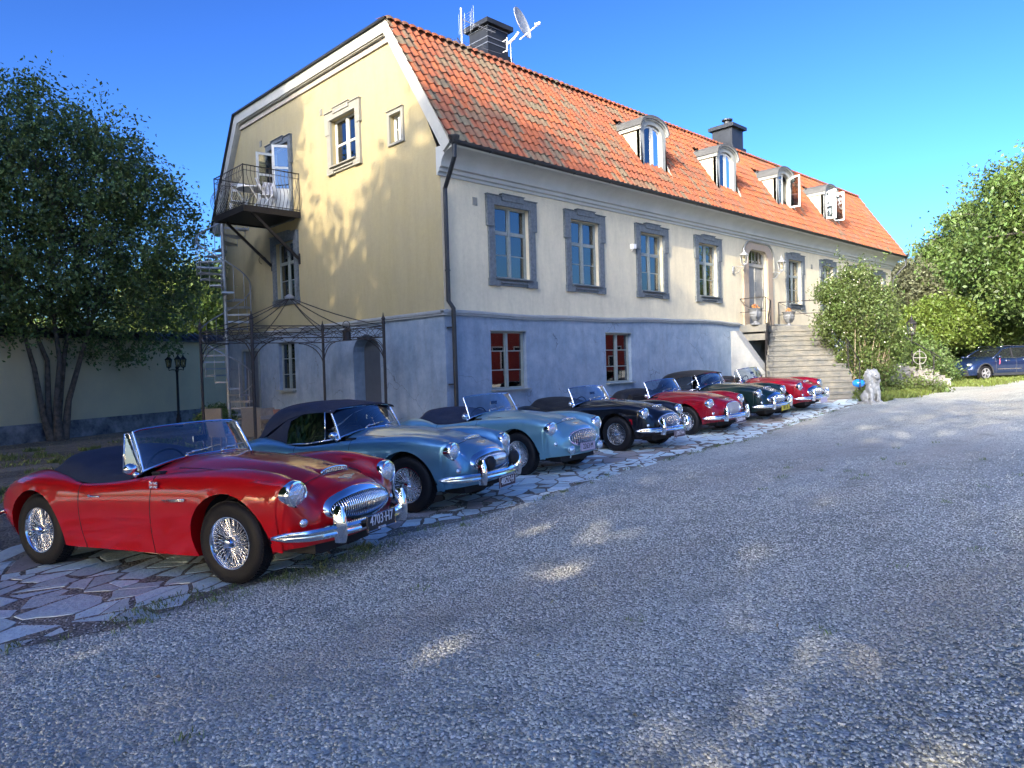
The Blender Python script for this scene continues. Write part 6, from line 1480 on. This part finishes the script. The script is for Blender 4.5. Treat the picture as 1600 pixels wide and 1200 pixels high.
def car(label, pos, heading, pm, grille='g8', roof='tonneau', cloth=M_navy, plate=None, bumper=True, extra=(), lower=None, frame=M_chrome, screen=True, quarter=False, two=None, plate_dz=0, plate_dy=0, spot_m=None, rims=M_chrome):
    x, y = pos; t = thing('sports_car', label, 'car', (x, y, gz(x, y)), R(heading), 'vintage open sports cars parked in a row'); 
    # follow the gentle slope of the ground
    hx, hy = math.cos(R(heading)), math.sin(R(heading)); gp_ = (gz(x, y)-gz(x-2.3*hx, y-2.3*hy))/2.3; gr = (gz(x-hy*.6, y+hx*.6)-gz(x+hy*.6, y-hx*.6))/1.2
    t.rotation_euler = (gr, -gp_, R(heading)); t.location.z = gz(x, y)+.004
    P = lambda name, key, mt, parent=t: obj(name, CM[key], [mt], parent, link_obj=True)
    b = P('body', 'body', pm); P('panel_gaps', 'seam', M_ink, b); P('underbody', 'underbody', M_dark)
    for s_ in (-1, 1):
        for X, nm in ((0, 'f'), (-2.337, 'r')):
            wz = .322*KX; wyy = s_*.622*KY
            wt = P('wheel', 'tyre', M_rubber); wt.location = (X*KX, wyy, wz); st_ = 0
            if s_ < 0: wt.rotation_euler = (0, 0, math.pi)
            if nm == 'f': wt.rotation_euler[2] += R(0)
            for nme, ky, mt in (('tread', 'tread', M_rubber), ('rim', 'rim', rims), ('spokes', 'spokes', rims), ('spinner', 'spinner', M_chrome), ('brake_drum', 'brake', M_dark)): P(nme, ky, mt, wt)
        k = 'hl_r' if s_ < 0 else 'hl_l'; hl = P('headlight', k+'_ring', M_chrome); P('lens', k+'_lens', M_lens, hl); P('sidelight', k+'_side', M_lens)
    gb = P('grille', grille+'_ring', M_chrome)
    P('grille_backing' if grille != 'g1' else 'stone_guard', grille+'_back', M_ink if grille != 'g1' else M_mesh, gb)
    if grille != 'g1': P('grille_bars', grille+'_bars', M_chrome, gb)
    if grille != 'g1': P('bonnet_scoop', 'scoop_skin', pm); P('scoop_grille', 'scoop_trim', M_chrome); P('winged_badge', 'badge', M_chrome2)
    else: P('round_badge', 'badge', M_chrome2)
    if bumper: P('front_bumper', 'bumper', M_chrome); P('overrider', 'overrider-1', M_chrome); P('overrider', 'overrider1', M_chrome)
    P('rear_bumper', 'rear_bumper', M_chrome); P('tail_lamps', 'tail_lamp', M_tail)
    if screen: P('windscreen', 'screen', M_carglass); P('windscreen_frame', 'screen_frame', frame); P('wipers', 'wipers', M_chrome2); P('rear_view_mirror', 'rear_mirror', M_chrome2)
    P('door_mirror', 'mirror', M_chrome)
    if grille == 'g8': P('door_handles', 'handle', M_chrome)
    P('wing_flash', 'flash', M_chrome2); P('steering_wheel', 'steering', M_ink); P('cockpit_liner', 'cockpit', M_liner)
    if quarter: P('quarterlight_frame', 'quarter_frame', M_chrome); P('quarterlight', 'quarter_glass', M_carglass)
    if roof == 'tonneau': P('tonneau_cover', 'tonneau', cloth)
    if roof == 'flat': P('tonneau_cover', 'tonneau_flat', cloth)
    if roof == 'open': P('seats', 'seats', M_rleath if two is None else two); P('folded_hood', 'folded', cloth)
    if roof == 'hood':
        h = P('raised_hood', 'hood', cloth); P('hood_quarter', 'hood_quarter', cloth, h); P('side_window', 'side_glass-1', M_carglass); P('side_window', 'side_glass1', M_carglass); P('window_trim', 'window_trim', M_chrome); P('hood_rail', 'hood_trim', M_chrome, h); P('seats', 'seats', M_seat)
    for e in extra: P({'spots_low': 'spot_lamps', 'spots_mid': 'spot_lamps', 'spots_cover': 'covered_spot_lamps', 'spots_one': 'spot_lamp', 'ducts': 'valance_ducts'}[e], e, spot_m or (M_lens if e != 'ducts' else pm))
    if lower: P('lower_side_panel', 'lower_side', lower)
    if plate:
        txt, mt, ink, sub, dz = plate; p = obj('number_plate', CM['plate'], [mt], t, link_obj=True); p.location = (plate_dy, 0, dz)
        if txt:
            for s, sz, zz in ((txt, .115, .398+(.012 if sub else 0)), (sub, .030, .340)):
                if not s: continue
                tm = text_mesh(s, sz, 'plate_lettering'); o = obj('plate_lettering', tm, ink, p); o.matrix_local = Matrix.Translation((CM['plate_x']+.0005, 0, (zz-.003)*KX)) @ Matrix.Rotation(R(90), 4, 'Z') @ Matrix.Rotation(R(90), 4, 'X') @ Matrix.Diagonal((.80, 1, 1, 1))
            m = MB(); w_, h_ = .19*KY, .0675; m.tube([(CM['plate_x'], -w_+.008, .3925*KX-h_+.006), (CM['plate_x'], w_-.008, .3925*KX-h_+.006), (CM['plate_x'], w_-.008, .3925*KX+h_-.006), (CM['plate_x'], -w_+.008, .3925*KX+h_-.006)], .0025, 4, closed=True); obj('plate_border', m, ink if mt is not M_platek else M_chrome2, p)
    return t
c1 = car('bright red open sports car nearest the camera with navy tonneau cover', (-7.024, -6.546), -68.3, M_red, plate=('4703·H7', M_platek, M_inkw, 'VICTORIA', 0), roof='tonneau', quarter=True)
flag(c1)
car('metallic blue sports car with its navy fabric roof raised', (-4.483, -5.409), -71.7, M_blue1, roof='hood', plate=('48522·H', M_platem, M_inkw, None, -.10), extra=('spots_cover',), spot_m=M_blackcloth)
car('pale blue sports car without a front bumper, two low spot lamps', (-1.705, -4.572), -83.5, M_blue2, grille='g6', bumper=False, plate=('2263·M', M_platew, M_ink, None, -.0), plate_dy=-.125, extra=('spots_low', 'ducts'), rims=M_chrome)
car('black sports car with red lower sides and wide mesh grille', (1.452, -4.05), -87.2, M_black, grille='g6', cloth=M_blackcloth, lower=M_dred, plate=('13977·H', M_platem, M_inkw, None, -.10), extra=('spots_one',), spot_m=M_chrome, rims=M_chrome2)
car('dark red sports car with a shield shaped stone guard over its grille', (4.542, -3.685), -93.0, M_dred, grille='g1', cloth=M_blackcloth, roof='open', plate=('56008·H', M_platem, M_inkw, None, -.10), two=M_liner)
car('dark green sports car with black roof up and yellow number plate', (6.948, -3.571), -91.5, M_green, roof='hood', cloth=M_blackcloth, plate=('BH·30', M_platey, M_ink, None, -.08), extra=('spots_mid',), rims=M_chrome2)
car('red sports car furthest away beside the foot of the steps', (9.0, -3.647), -90.3, M_dred, roof='open', cloth=M_blackcloth, quarter=True, plate=(None, M_platew, M_ink, None, -.10), extra=('spots_mid',), two=M_seat)

# ================================================================ MODERN CAR (far right)
def suv():
    A = Dp(1515, 590, 33.5); B = Dp(1606, 590, 34.2); hd = math.atan2(A.y-B.y, A.x-B.x)
    t = thing('modern_car', 'dark blue modern estate car parked on the grass at the right edge', 'car', (A.x, A.y, gz(A.x, A.y)+.02), hd)
    WB = 2.65; # profile stations: x (front axle 0), z_belt etc.
    Pn = paint('navy_metallic', (.010, .022, .065), .3, .3)
    st = [(.86, .50, .62, .62), (.80, .58, .78, .72), (.6, .80, .80, .86), (.25, .93, .80, .90), (-.2, 1.01, .80, .90), (-.62, 1.07, .79, .91), (-1.2, 1.05, .80, .91), (-2.2, 1.07, .80, .91), (-2.9, 1.10, .79, .90), (-3.3, 1.08, .75, .86), (-3.42, .85, .70, .80)]
    net2 = []
    for x_, zb_, _, yw_ in st: net2.append([Vector(p) for p in ((x_, 0, zb_+.04), (x_, yw_*.5, zb_+.035), (x_, yw_*.82, zb_), (x_, yw_*.96, zb_-.09), (x_, yw_, max(.55, zb_-.28)), (x_, yw_*.985, .42), (x_, yw_*.93, .26))])
    bm = bmesh.new(); nu = (len(st)-1)*9+1; V = []; cols = list(range(-30, 31))
    for a in range(nu):
        row = [cr([n_[j] for n_ in net2], a/9) for j in range(7)]; V.append([bm.verts.new((p.x, p.y*(1 if j >= 0 else -1), p.z)) for j in cols for p in [cr(row, abs(j)/5)]])
    for a in range(nu-1):
        for k in range(60):
            f_ = bm.faces.new((V[a][k], V[a][k+1], V[a+1][k+1], V[a+1][k])); f_.smooth = True; c = f_.calc_center_median()
            if abs(c.y) > .6 and min(math.hypot(c.x, c.z-.36), math.hypot(c.x+WB, c.z-.36)) < .41: f_.tag = True
    bmesh.ops.delete(bm, geom=[f_ for f_ in bm.faces if f_.tag], context='FACES'); bm.faces.new(V[0]); bm.faces.new(V[-1][::-1]); bmesh.ops.recalc_face_normals(bm, faces=bm.faces)
    me = bpy.data.meshes.new('body'); bm.to_mesh(me); bm.free(); obj('body', me, Pn, t)
    gh = [(-.45, 1.04, .78), (-.85, 1.28, .70), (-1.15, 1.47, .62), (-1.7, 1.56, .58), (-2.5, 1.55, .57), (-3.1, 1.45, .58), (-3.38, 1.10, .70)]
    m = MB(); P = [[(x_, -.80+.0*1, 1.02), (x_, -yt-.03, zt-.05), (x_, -yt*.8, zt), (x_, 0, zt+.015), (x_, yt*.8, zt), (x_, yt+.03, zt-.05), (x_, .80, 1.02)] for x_, zt, yt in gh]; m.grid(P); obj('glasshouse', m, mat('tinted_car_glass', (.012, .014, .016), .05, coat=1), t, smooth=True, angle=40)
    m = MB(); P = [[(x_, y_, z_+.006) for y_, z_ in ((-yt-.032, zt-.055), (-yt*.8, zt), (0, zt+.015), (yt*.8, zt), (yt+.032, zt-.055))] for x_, zt, yt in gh[2:6]]; m.grid(P); obj('roof_panel', m, Pn, t, smooth=True, angle=40)
    m = MB()
    for s_ in (-1, 1):
        m.tube([(x_, s_*(yt+.03), zt-.045) for x_, zt, yt in gh], .028, 6)
    obj('roof_frame', m, Pn, t, smooth=True); m = MB()
    for s_ in (-1, 1): m.tube([(-1.1, s_*.60, 1.53), (-1.3, s_*.60, 1.585), (-3.0, s_*.58, 1.565), (-3.15, s_*.58, 1.50)], .016, 6)
    obj('roof_rail', m, M_chrome2, t, smooth=True); m = MB()
    for s_ in (-1, 1):
        for xa, xb in ((-1.55, -1.62), (-2.5, -2.62)): m.beam((xa, s_*.83, 1.03), (xb, s_*.62, 1.50), .06, .03)
    obj('door_pillar', m, M_ink, t); m = MB()
    for s_ in (-1, 1): m.tube([(-.6, s_*.88, 1.02), (-1.6, s_*.895, 1.02), (-3.0, s_*.88, 1.06)], .009, 5)
    obj('window_sill_trim', m, M_chrome2, t); m = MB()
    for s_ in (-1, 1): m.box(-1.95, -.62, s_*.905-.015, s_*.905+.015, .50, .535); m.box(-1.30, -1.12, s_*.91-.015, s_*.91+.015, .88, .91); m.box(-2.3, -2.1, s_*.91-.015, s_*.91+.015, .92, .95)
    obj('chrome_strip', m, M_chrome2, t); m = MB()
    for s_ in (-1, 1):
        m.box(-2.2, -.45, s_*.86-.02, s_*.86+.03, .22, .34)
        for X in (0, -WB): m.tube([(X+.42*math.cos(a), s_*.885, .36+.42*math.sin(a)) for a in [math.pi*k/12 for k in range(13)]], .035, 6)
        m.box(.55, .86, s_*.3, s_*.72, .24, .48)
    obj('plastic_cladding', m, mat('grey_plastic', (.025, .027, .03), .6), t); m = MB()
    for s_ in (-1, 1): m.ball((-.62, s_*1.0, 1.08), (.08, .10, .06), 10); m.tube([(-.62, s_*.86, 1.04), (-.62, s_*.98, 1.06)], .02, 5)
    obj('door_mirror', m, Pn, t, smooth=True)
    for s_ in (-1, 1): obj('headlight', MB().ball((.66, s_*.68, .74), (.17, .10, .07), 12), M_lens, t, smooth=True)
    m = MB()
    for s_ in (-1, 1): 
        for X in (-.52, -1.66): m.tube([(X, s_*.925, .32), (X-.02, s_*.925, .8), (X, s_*.88, 1.03)], .006, 4, cap=False)
    obj('panel_gaps', m, M_ink, t)
    m = MB(); m.box(-3.3, .7, -.6, .6, .22, .6); obj('underbody', m, M_dark, t)
    tag_ = MB(); c0_ = (-.64, 1.015, 1.0)
    for i in range(5): tag_.ball((c0_[0]+.01*math.sin(i*2), (1 if True else 1)*1.02, .98-i*.055), (.018, .02, .03), 6)
    sgn = 1
    for s_ in (1, -1):
        pass
    obj('ribbon', tag_, mat('pink_ribbon', (.6, .12, .2), .7), t)
    al = mat('silver_alloy', (.6, .6, .62), .3, metal=.8)
    for s_ in (-1, 1):
        for X in (0, -WB):
            m = MB(); M1 = Matrix.Translation((X, s_*.82, .34)) @ Matrix.Rotation(R(-90)*s_, 4, 'X'); m.lathe([(.22, -.1), (.24, .08), (.32, .09), (.34, .06), (.34, -.1)], 30, M1, caps=False); wt = obj('wheel', m, M_rubber, t, smooth=True, angle=40)
            m = MB(); m.lathe([(.23, .07), (.235, .085), (.21, .085), (.20, .02)], 30, M1, caps=False)
            for k in range(10): a = 2*math.pi*(k//2)/5+(.16 if k % 2 else -.16); m.add([M1 @ Vector(p) for p in ((.04*math.cos(a)-.02*math.sin(a), .04*math.sin(a)+.02*math.cos(a), .07), (.21*math.cos(a)-.022*math.sin(a), .21*math.sin(a)+.022*math.cos(a), .08), (.21*math.cos(a)+.022*math.sin(a), .21*math.sin(a)-.022*math.cos(a), .08), (.04*math.cos(a)+.02*math.sin(a), .04*math.sin(a)-.02*math.cos(a), .07))], [(0, 1, 2, 3)])
            m.lathe([(.055, .04), (.055, .085), (.001, .085)], 12, M1); obj('rim', m, al, wt); m = MB(); m.lathe([(.001, .03), (.21, .03)], 20, M1, caps=False); obj('brake', m, M_dark, wt)
suv()
# ================================================================ VEGETATION
def leaf_mesh(name, pts, size, mt, droop=.3, aspect=.55, seed=1, up_bias=.5):
    g = np.random.default_rng(seed); n = len(pts); P = np.asarray(pts, float)
    a = g.normal(size=(n, 3)); a[:, 2] -= droop; a /= np.linalg.norm(a, axis=1)[:, None]
    nn = g.normal(size=(n, 3)); nn[:, 2] += up_bias*2; b = np.cross(a, nn); b /= np.linalg.norm(b, axis=1)[:, None]+1e-9; c = np.cross(a, b)
    s = (size*g.uniform(.6, 1.35, n))[:, None]
    V = np.empty((n, 4, 3)); V[:, 0] = P; V[:, 1] = P+a*s*.5+b*s*aspect*.5+c*s*.08; V[:, 2] = P+a*s; V[:, 3] = P+a*s*.5-b*s*aspect*.5+c*s*.08
    me = bpy.data.meshes.new(name); me.vertices.add(n*4); me.vertices.foreach_set('co', V.reshape(-1)); me.loops.add(n*4); me.loops.foreach_set('vertex_index', np.arange(n*4)); me.polygons.add(n)
    me.polygons.foreach_set('loop_start', np.arange(0, n*4, 4)); me.update(calc_edges=True); me.validate(); me.materials.append(mt); return me
def crown_points(lobes, nclump, leaves, crad, seed=1, shell=.45, flat=.8, ground=None):
    g = np.random.default_rng(seed); L = np.array([l for l in lobes], float); vol = L[:, 3]*L[:, 4]*L[:, 5]; vol = vol**.8; pr = vol/vol.sum(); out = []; cs = []
    idx = g.choice(len(L), nclump, p=pr)
    for i in idx:
        l = L[i]; d = g.normal(size=3); d /= np.linalg.norm(d); q = 1-(g.random()**1.6)*(1-shell)
        c = l[:3]+d*l[3:6]*q
        if ground is not None and c[2] < ground: continue
        cs.append(c); k = int(leaves*g.uniform(.55, 1.4)); rr = crad*g.uniform(.6, 1.35); e = g.normal(size=(k, 3))*np.array([1, 1, flat])*rr*.5; out.append(c+e)
    return np.concatenate(out), cs
def limbs(m, base, top, cs, n, r0, seed=1, fork=.5):
    g = random.Random(seed); cs = g.sample(cs, min(n, len(cs)))
    for c in cs:
        c = Vector(c); t = g.uniform(.35, .95); s = Vector(base).lerp(Vector(top), t); L_ = (c-s).length; mid = s.lerp(c, .5)+Vector((g.uniform(-.1, .1), g.uniform(-.1, .1), .12))*L_
        rr = r0*(1-t*.6)*g.uniform(.25, .5); m.tube([s, s.lerp(mid, .5)+Vector((0, 0, .03*L_)), mid, mid.lerp(c, .6), c], [rr, rr*.8, rr*.6, rr*.4, rr*.15], 5, cap=False)
def tree(name, label, cat, loc, lobes, nclump, leaves, crad, lsize, mt, trunks, seed, group=None, nlimb=40, r0=.2, **kw):
    t = thing(name, label, cat, loc, 0, group); P, cs = crown_points(lobes, nclump, leaves, crad, seed)
    o = bpy.data.objects.new('crown', leaf_mesh('crown', P, lsize, mt, seed=seed, **kw)); COL.objects.link(o); o.parent = t
    for tr_ in trunks:
        m = MB(); pts = [Vector(p) for p in tr_]; n = len(pts); m.tube(pts, [r0*(1.25 if i == 0 else 1-.75*i/(n-1)) for i in range(n)], 9, cap=False); obj('trunk', m, M_bark, t, smooth=True)
    m = MB(); k = max(1, nlimb//len(trunks))
    for i, tr_ in enumerate(trunks): limbs(m, tr_[len(tr_)//3 if len(tr_) > 2 else 0], tr_[-1], cs, k, r0, seed+i)
    obj('branches', m, M_bark, t, smooth=True); return t
# multi stemmed tree on the left
TX, TY = -5.1, 12.05
lob = [(0, 0, 6.2, 4.3, 3.6, 3.6), (-2.2, 0, 5.2, 3.4, 2.8, 2.4), (2.2, .8, 5.0, 3.2, 2.6, 2.6), (.3, .2, 8.4, 2.8, 2.6, 2.2), (-1.8, .6, 8.2, 2.3, 2.2, 2.0), (1.9, .8, 7.4, 2.3, 2.0, 2.0), (2.9, 1.6, 4.4, 2.0, 1.6, 1.5), (-3.6, -.6, 6.4, 2.6, 2.2, 2.3)]
for i in range(16): a = random.uniform(0, 6.28); q = random.uniform(.5, 3.0); lob.append((q*math.cos(a), q*math.sin(a), 9.6-.35*q+random.uniform(-.2, .5), .32, .32, 1.0))
tree('left_tree', 'large dark green multi-stemmed tree in front of the garden wall', 'tree', (TX, TY, gz(TX, TY)-.05), lob, 1250, 82, .46, .125, M_leafd,
     [[(0, 0, 0), (-.2, 0, .8), (-.35, .1, 2.2), (-.9, 0, 4.5), (-1.6, .1, 7)], [(.15, -.1, 0), (.1, -.1, 1), (.25, -.1, 2.4), (.1, 0, 4.5), (.3, .3, 8)], [(.3, 0, 0), (.45, 0, 1.2), (.85, 0, 2.6), (1.5, .3, 4.6), (2.2, .5, 7)], [(.1, .15, 0), (.25, .2, 1), (.45, .3, 2.5), (.9, .7, 4.5), (1.4, .9, 7.5)], [(0, .1, 0), (-.05, .1, 1), (0, .2, 2.4), (-.7, .3, 4.6), (-2.2, .4, 6.5)]], 3, nlimb=120, r0=.105)
def far_tree(name, label, loc, h, rad, mt, seed, ls=.3, nc=420, lv=50, group='trees beyond the garden', low=.35, cat='tree', r0=.25):
    g = random.Random(seed); lob = [(0, 0, h*.62, rad*.8, rad*.8, h*.34)]
    for i in range(9): a = g.uniform(0, 6.28); q = rad*g.uniform(.35, .75); lob.append((q*math.cos(a), q*math.sin(a), h*g.uniform(low+.05, .86), rad*g.uniform(.3, .5), rad*g.uniform(.3, .5), h*g.uniform(.11, .2)))
    return tree(name, label, cat, loc, lob, nc, lv, rad*.24, ls, mt, [[(0, 0, 0), (.1, 0, h*.3), (0, .1, h*.6), (0, 0, h*.85)]], seed, group, nlimb=30, r0=r0)
def at(px, d): p = Dp(px, 560, d); return (p.x, p.y, gz(p.x, p.y)-.1)
far_tree('garden_tree', 'sunlit light green tree behind the garden wall left of the spiral staircase', at(300, 38), 7.6, 3.6, M_leafl, 11, .28)
far_tree('garden_tree', 'darker tree rising behind the right end of the garden wall', at(340, 44), 9, 3.2, M_leafm, 12, .3)
far_tree('garden_tree', 'pale sunlit bush top just above the wall at the left edge', at(15, 48), 5.6, 4, M_leafl, 13, .3)
far_tree('garden_tree', 'olive grey tree just past the far corner of the manor', at(1418, 42), 7.4, 2.4, M_leafo, 14, .2, nc=500)
# broad tree group on the right
def spread(name, label, px, d, h, rad, mt, seed, ls, nc, low=.12, lv=46):
    g = random.Random(seed); lob = []
    for i in range(26):
        zz = h*(low+(.93-low)*(i/25)); rr = rad*math.sin(math.pi*min(.97, .28+.66*(i/25)))**.8; a = i*2.4+g.uniform(-.4, .4)
        lob.append((rr*.62*math.cos(a), rr*.62*math.sin(a), zz, rr*.48, rr*.48, h*.062))
        if i % 3 == 0: lob.append((0, 0, zz, rr*.5, rr*.5, h*.08))
    return tree(name, label, 'tree', at(px, d), lob, nc, lv, rad*.17, ls, mt, [[(0, 0, 0), (.2, 0, h*.25), (-.1, .1, h*.5), (0, 0, h*.86)]], seed, 'trees beyond the garden', nlimb=60, r0=.3, droop=.6)
spread('chestnut_tree', 'tall chestnut tree with drooping leaf fans at the right edge', 1685, 33, 12.0, 5.2, M_leafm, 21, .20, 1500, low=.30, lv=62)
spread('chestnut_tree', 'rounded tree with layered foliage behind the pale shrub', 1512, 44, 10.6, 3.9, M_leafm, 22, .24, 1200, low=.26, lv=60)
spread('chestnut_tree', 'darker tree filling the gap between chestnut and rounded tree', 1585, 52, 10.5, 5.5, M_leafm, 23, .30, 900, low=.2)
far_tree('shade_shrub', 'dark undergrowth behind the stem of the pale maple', at(1500, 50), 4.6, 5.2, M_leafd, 24, .3, nc=420, low=.0, cat='shrub', group='undergrowth under the trees')
far_tree('shade_shrub', 'dark undergrowth beyond the blue car', at(1590, 47), 4.4, 5.5, M_leafd, 25, .3, nc=420, low=.0, cat='shrub', group='undergrowth under the trees')
far_tree('shade_shrub', 'dark undergrowth behind the garden lantern', at(1430, 46), 4.4, 4.2, M_leafd, 26, .3, nc=380, low=.0, cat='shrub', group='undergrowth under the trees')
# pale multi stem maple
lob = [(0, 0, 3.0, 1.9, 1.9, .9), (-.9, -.4, 2.7, 1.1, 1.1, .6), (1.0, .2, 2.7, 1.1, 1.1, .6), (.1, 0, 3.7, 1.1, 1.1, .55), (-1.3, .2, 2.3, .9, .9, .4), (1.5, 0, 2.2, .8, .8, .4), (0, -1, 2.4, 1, .9, .4)]
tree('maple_shrub', 'bright yellow-green maple with several dark stems left of the blue car', 'tree', at(1470, 35), lob, 520, 52, .42, .16, M_leafl, [[(0, 0, 0), (-.5, .1, 1), (-1.1, .1, 2.4)], [(.1, 0, 0), (.0, .1, 1.1), (-.2, .1, 2.9)], [(.2, .1, 0), (.6, .1, 1.0), (1.1, .2, 2.5)], [(.3, 0, 0), (.5, 0, .7), (1.6, .1, 2.0)]], 31, nlimb=40, r0=.12)
lob = [(0, 0, 2.6, 1.6, 1.6, .9), (.9, -.2, 2.1, 1.1, 1.1, .6), (-.9, 0, 2.2, 1.0, 1.0, .6)]
tree('maple_shrub', 'mid green small maple behind the bonnet of the blue car', 'tree', at(1542, 38), lob, 320, 50, .45, .18, M_leafm, [[(0, 0, 0), (-.3, .1, 1), (-.7, .1, 2.2)], [(.1, 0, 0), (.4, .1, 1.1), (.9, .1, 2.2)]], 32, nlimb=24, r0=.12)
# big rambling rose by the steps
def rose():
    c = Dp(1346, 560, 23.8); base = Vector((c.x, c.y, gz(c.x, c.y))); g = random.Random(5)
    lob = [(0, 0, 2.7, 1.25, 1.0, 1.0), (-.35, -.1, 3.4, .95, .8, .8), (.5, 0, 2.3, 1.0, .9, .7), (.75, .1, 1.5, .95, .8, .7), (-.2, -.2, 1.5, .8, .6, .7), (.3, -.2, .9, 1.1, .6, .5), (-.75, 0, 2.5, .7, .7, .8), (.0, 0, 4.0, .6, .6, .5), (-.9, .1, 3.5, .5, .5, .5), (.75, .1, 3.2, .55, .5, .5)]
    # rotate lobes so that local x runs across the view
    L2 = [(a*r.x+b*f.x, a*r.y+b*f.y, z, rx, ry, rz) for a, b, z, rx, ry, rz in lob]
    t = thing('rambling_rose', 'big rambling rose with small white blooms beside the entrance steps', 'shrub', base)
    P, cs = crown_points(L2, 620, 62, .30, 41, shell=.35)
    sh = []
    for q in ((-.35, 4.1, -.75, 4.9), (.3, 4.0, 1.0, 4.75), (-.8, 3.6, -1.2, 4.5), (.75, 3.3, 1.25, 3.9), (0, 4.2, .1, 4.7)):
        for k in range(60): s_ = k/59; x = q[0]+(q[2]-q[0])*s_; z = q[1]+(q[3]-q[1])*s_; sh.append((x*r.x+g.gauss(0, .04), x*r.y+g.gauss(0, .04), z+g.gauss(0, .05)))
    P = np.concatenate([P, np.array(sh)]); o = bpy.data.objects.new('foliage', leaf_mesh('foliage', P, .085, M_leafs, seed=9)); COL.objects.link(o); o.parent = t
    m = MB()
    for i in range(46):
        a = g.uniform(-.8, .9); b = g.uniform(-.5, .5); z1 = g.uniform(1.2, 3.2); b0 = Vector((a*.75*r.x+b*f.x, a*.75*r.y+b*f.y, 0)); e = Vector(((a+g.uniform(-.5, .5))*r.x+b*f.x, (a+g.uniform(-.5, .5))*r.y+b*f.y, z1)); m.tube([b0, b0.lerp(e, .5)+Vector((g.uniform(-.2, .2), g.uniform(-.2, .2), .1)), e], [.016, .012, .006], 4, cap=False)
    obj('stems', m, M_straw, t); m = MB()
    for p in g.sample(list(P[:20000]), 150): m.ball(Vector(p), .022, 5)
    obj('blooms', m, M_flower, t)
    # low growth at its foot
    P2 = []
    for i in range(5200):
        s_ = g.random(); x = -.4+s_*2.9; P2.append((x*r.x+g.gauss(0, .25)*f.x-.3*f.x, x*r.y+g.gauss(0, .25)*f.y-.3*f.y, abs(g.gauss(0, .28))*(1.2-.3*s_)))
    o = bpy.data.objects.new('low_growth', leaf_mesh('low_growth', P2, .09, M_leafs, seed=10)); COL.objects.link(o); o.parent = t
rose()
def bush(name, label, px, d, rad, h, mt, seed, ls=.08, n=120, cat='shrub', group=None):
    p = Dp(px, 600, d); t = thing(name, label, cat, (p.x, p.y, gz(p.x, p.y)), 0, group); P, cs = crown_points([(0, 0, h*.45, rad, rad, h*.5)], n, 40, rad*.35, seed, ground=0); o = bpy.data.objects.new('foliage', leaf_mesh('foliage', P, ls, mt, seed=seed)); COL.objects.link(o); o.parent = t; return t
bush('hedge_shrub', 'leafy shrub between the big rose and the rubble wall', 1402, 28.5, 1.3, 2.4, M_leafm, 51, .1, 240)
bush('hedge_shrub', 'dark shrub in the shade above the rubble wall', 1432, 30.5, 1.3, 2.0, M_leafd, 52, .12, 220)
bush('hedge_shrub', 'light green shrub behind the iron handrail', 1462, 31.5, .9, 1.2, M_leafm, 53, .1, 120)
bush('flower_clump', 'yellow-green flower clump below the blue ball', 1344, 20.6, .2, .36, M_leafl, 54, .05, 26)
bush('potted_evergreen', 'dark green bush at the foot of the garden wall behind the gazebo', 338, 21.5, .55, .9, M_leafd, 55, .07, 140)
bush('climbing_plant', 'young leafy plant at the foot of the arched basement door', 582, 16.4, .22, 1.0, M_leafm, 56, .05, 40)
# leafy twig on the wall at the far left
# ---------------------------------------------------------------- shade trees outside the frame, towards the sun
def shade_proto(seed, h, rad, cl=1, ls=.42):
    g = random.Random(seed); lob = []
    for i in range(22):
        zz = h*(.16+.78*i/21); rr = rad*(math.sin(math.pi*min(.93, .22+.70*i/21))**.6); a = i*2.4; lob.append((rr*.5*math.cos(a), rr*.5*math.sin(a), zz, rr*.6, rr*.6, h*.07))
    return lob
SH = [(-24, 13.0, 26, 5.4, 1.5), (-24.5, 5.2, 28, 5.4, 1.8), (-23.6, -.6, 17.3, 3.2, .8), (-23.5, -3.6, 16.9, 3.0, .75), (-24.5, -7.0, 19.5, 4.7, 1.3), (-24, -13.8, 17.9, 4.4, .78), (-25, -20, 18.6, 4.4, .58), (-26, -27, 18.5, 5, .4), (-31, -21, 20, 5, .3)]
lbl = ['ten', ]
for i, (x, y, h, rad, dn) in enumerate(SH):
    tree('shade_tree', 'tall leafy tree standing behind the photographer and shading the yard', 'tree', (x, y, gz(x, y)-.1), shade_proto(60+i, h, rad), int(70*rad*rad*h/20*.95*dn*(.8 if i < 5 else .46)), 40, .78, .37, M_leafx, [[(0, 0, 0), (.2, .1, h*.3), (0, .1, h*.6), (0, 0, h*.9)]], 60+i, 'shade trees behind the photographer', nlimb=26, r0=.3)
# low hedge line that closes the view beyond everything
def ring():
    P = []; g = np.random.default_rng(3)
    for k in range(150):
        a = math.radians(-30+150*k/149); d = 95+12*math.sin(k*.7); cx, cy = CP.x+d*math.cos(a), CP.y+d*math.sin(a); h = 6.5+2.2*math.sin(k*1.3)+1.2*math.sin(k*3.1)
        n = 330; e = np.stack([g.normal(cx, 2.4, n), g.normal(cy, 2.4, n), g.random(n)**.75*h], 1); P.append(e)
    o = bpy.data.objects.new('distant_wood', leaf_mesh('distant_wood', np.concatenate(P), 1.2, M_leafd, seed=4)); COL.objects.link(o); tag(o, 'distant band of dark woodland closing the view all round', 'woodland', kind='stuff')
ring()
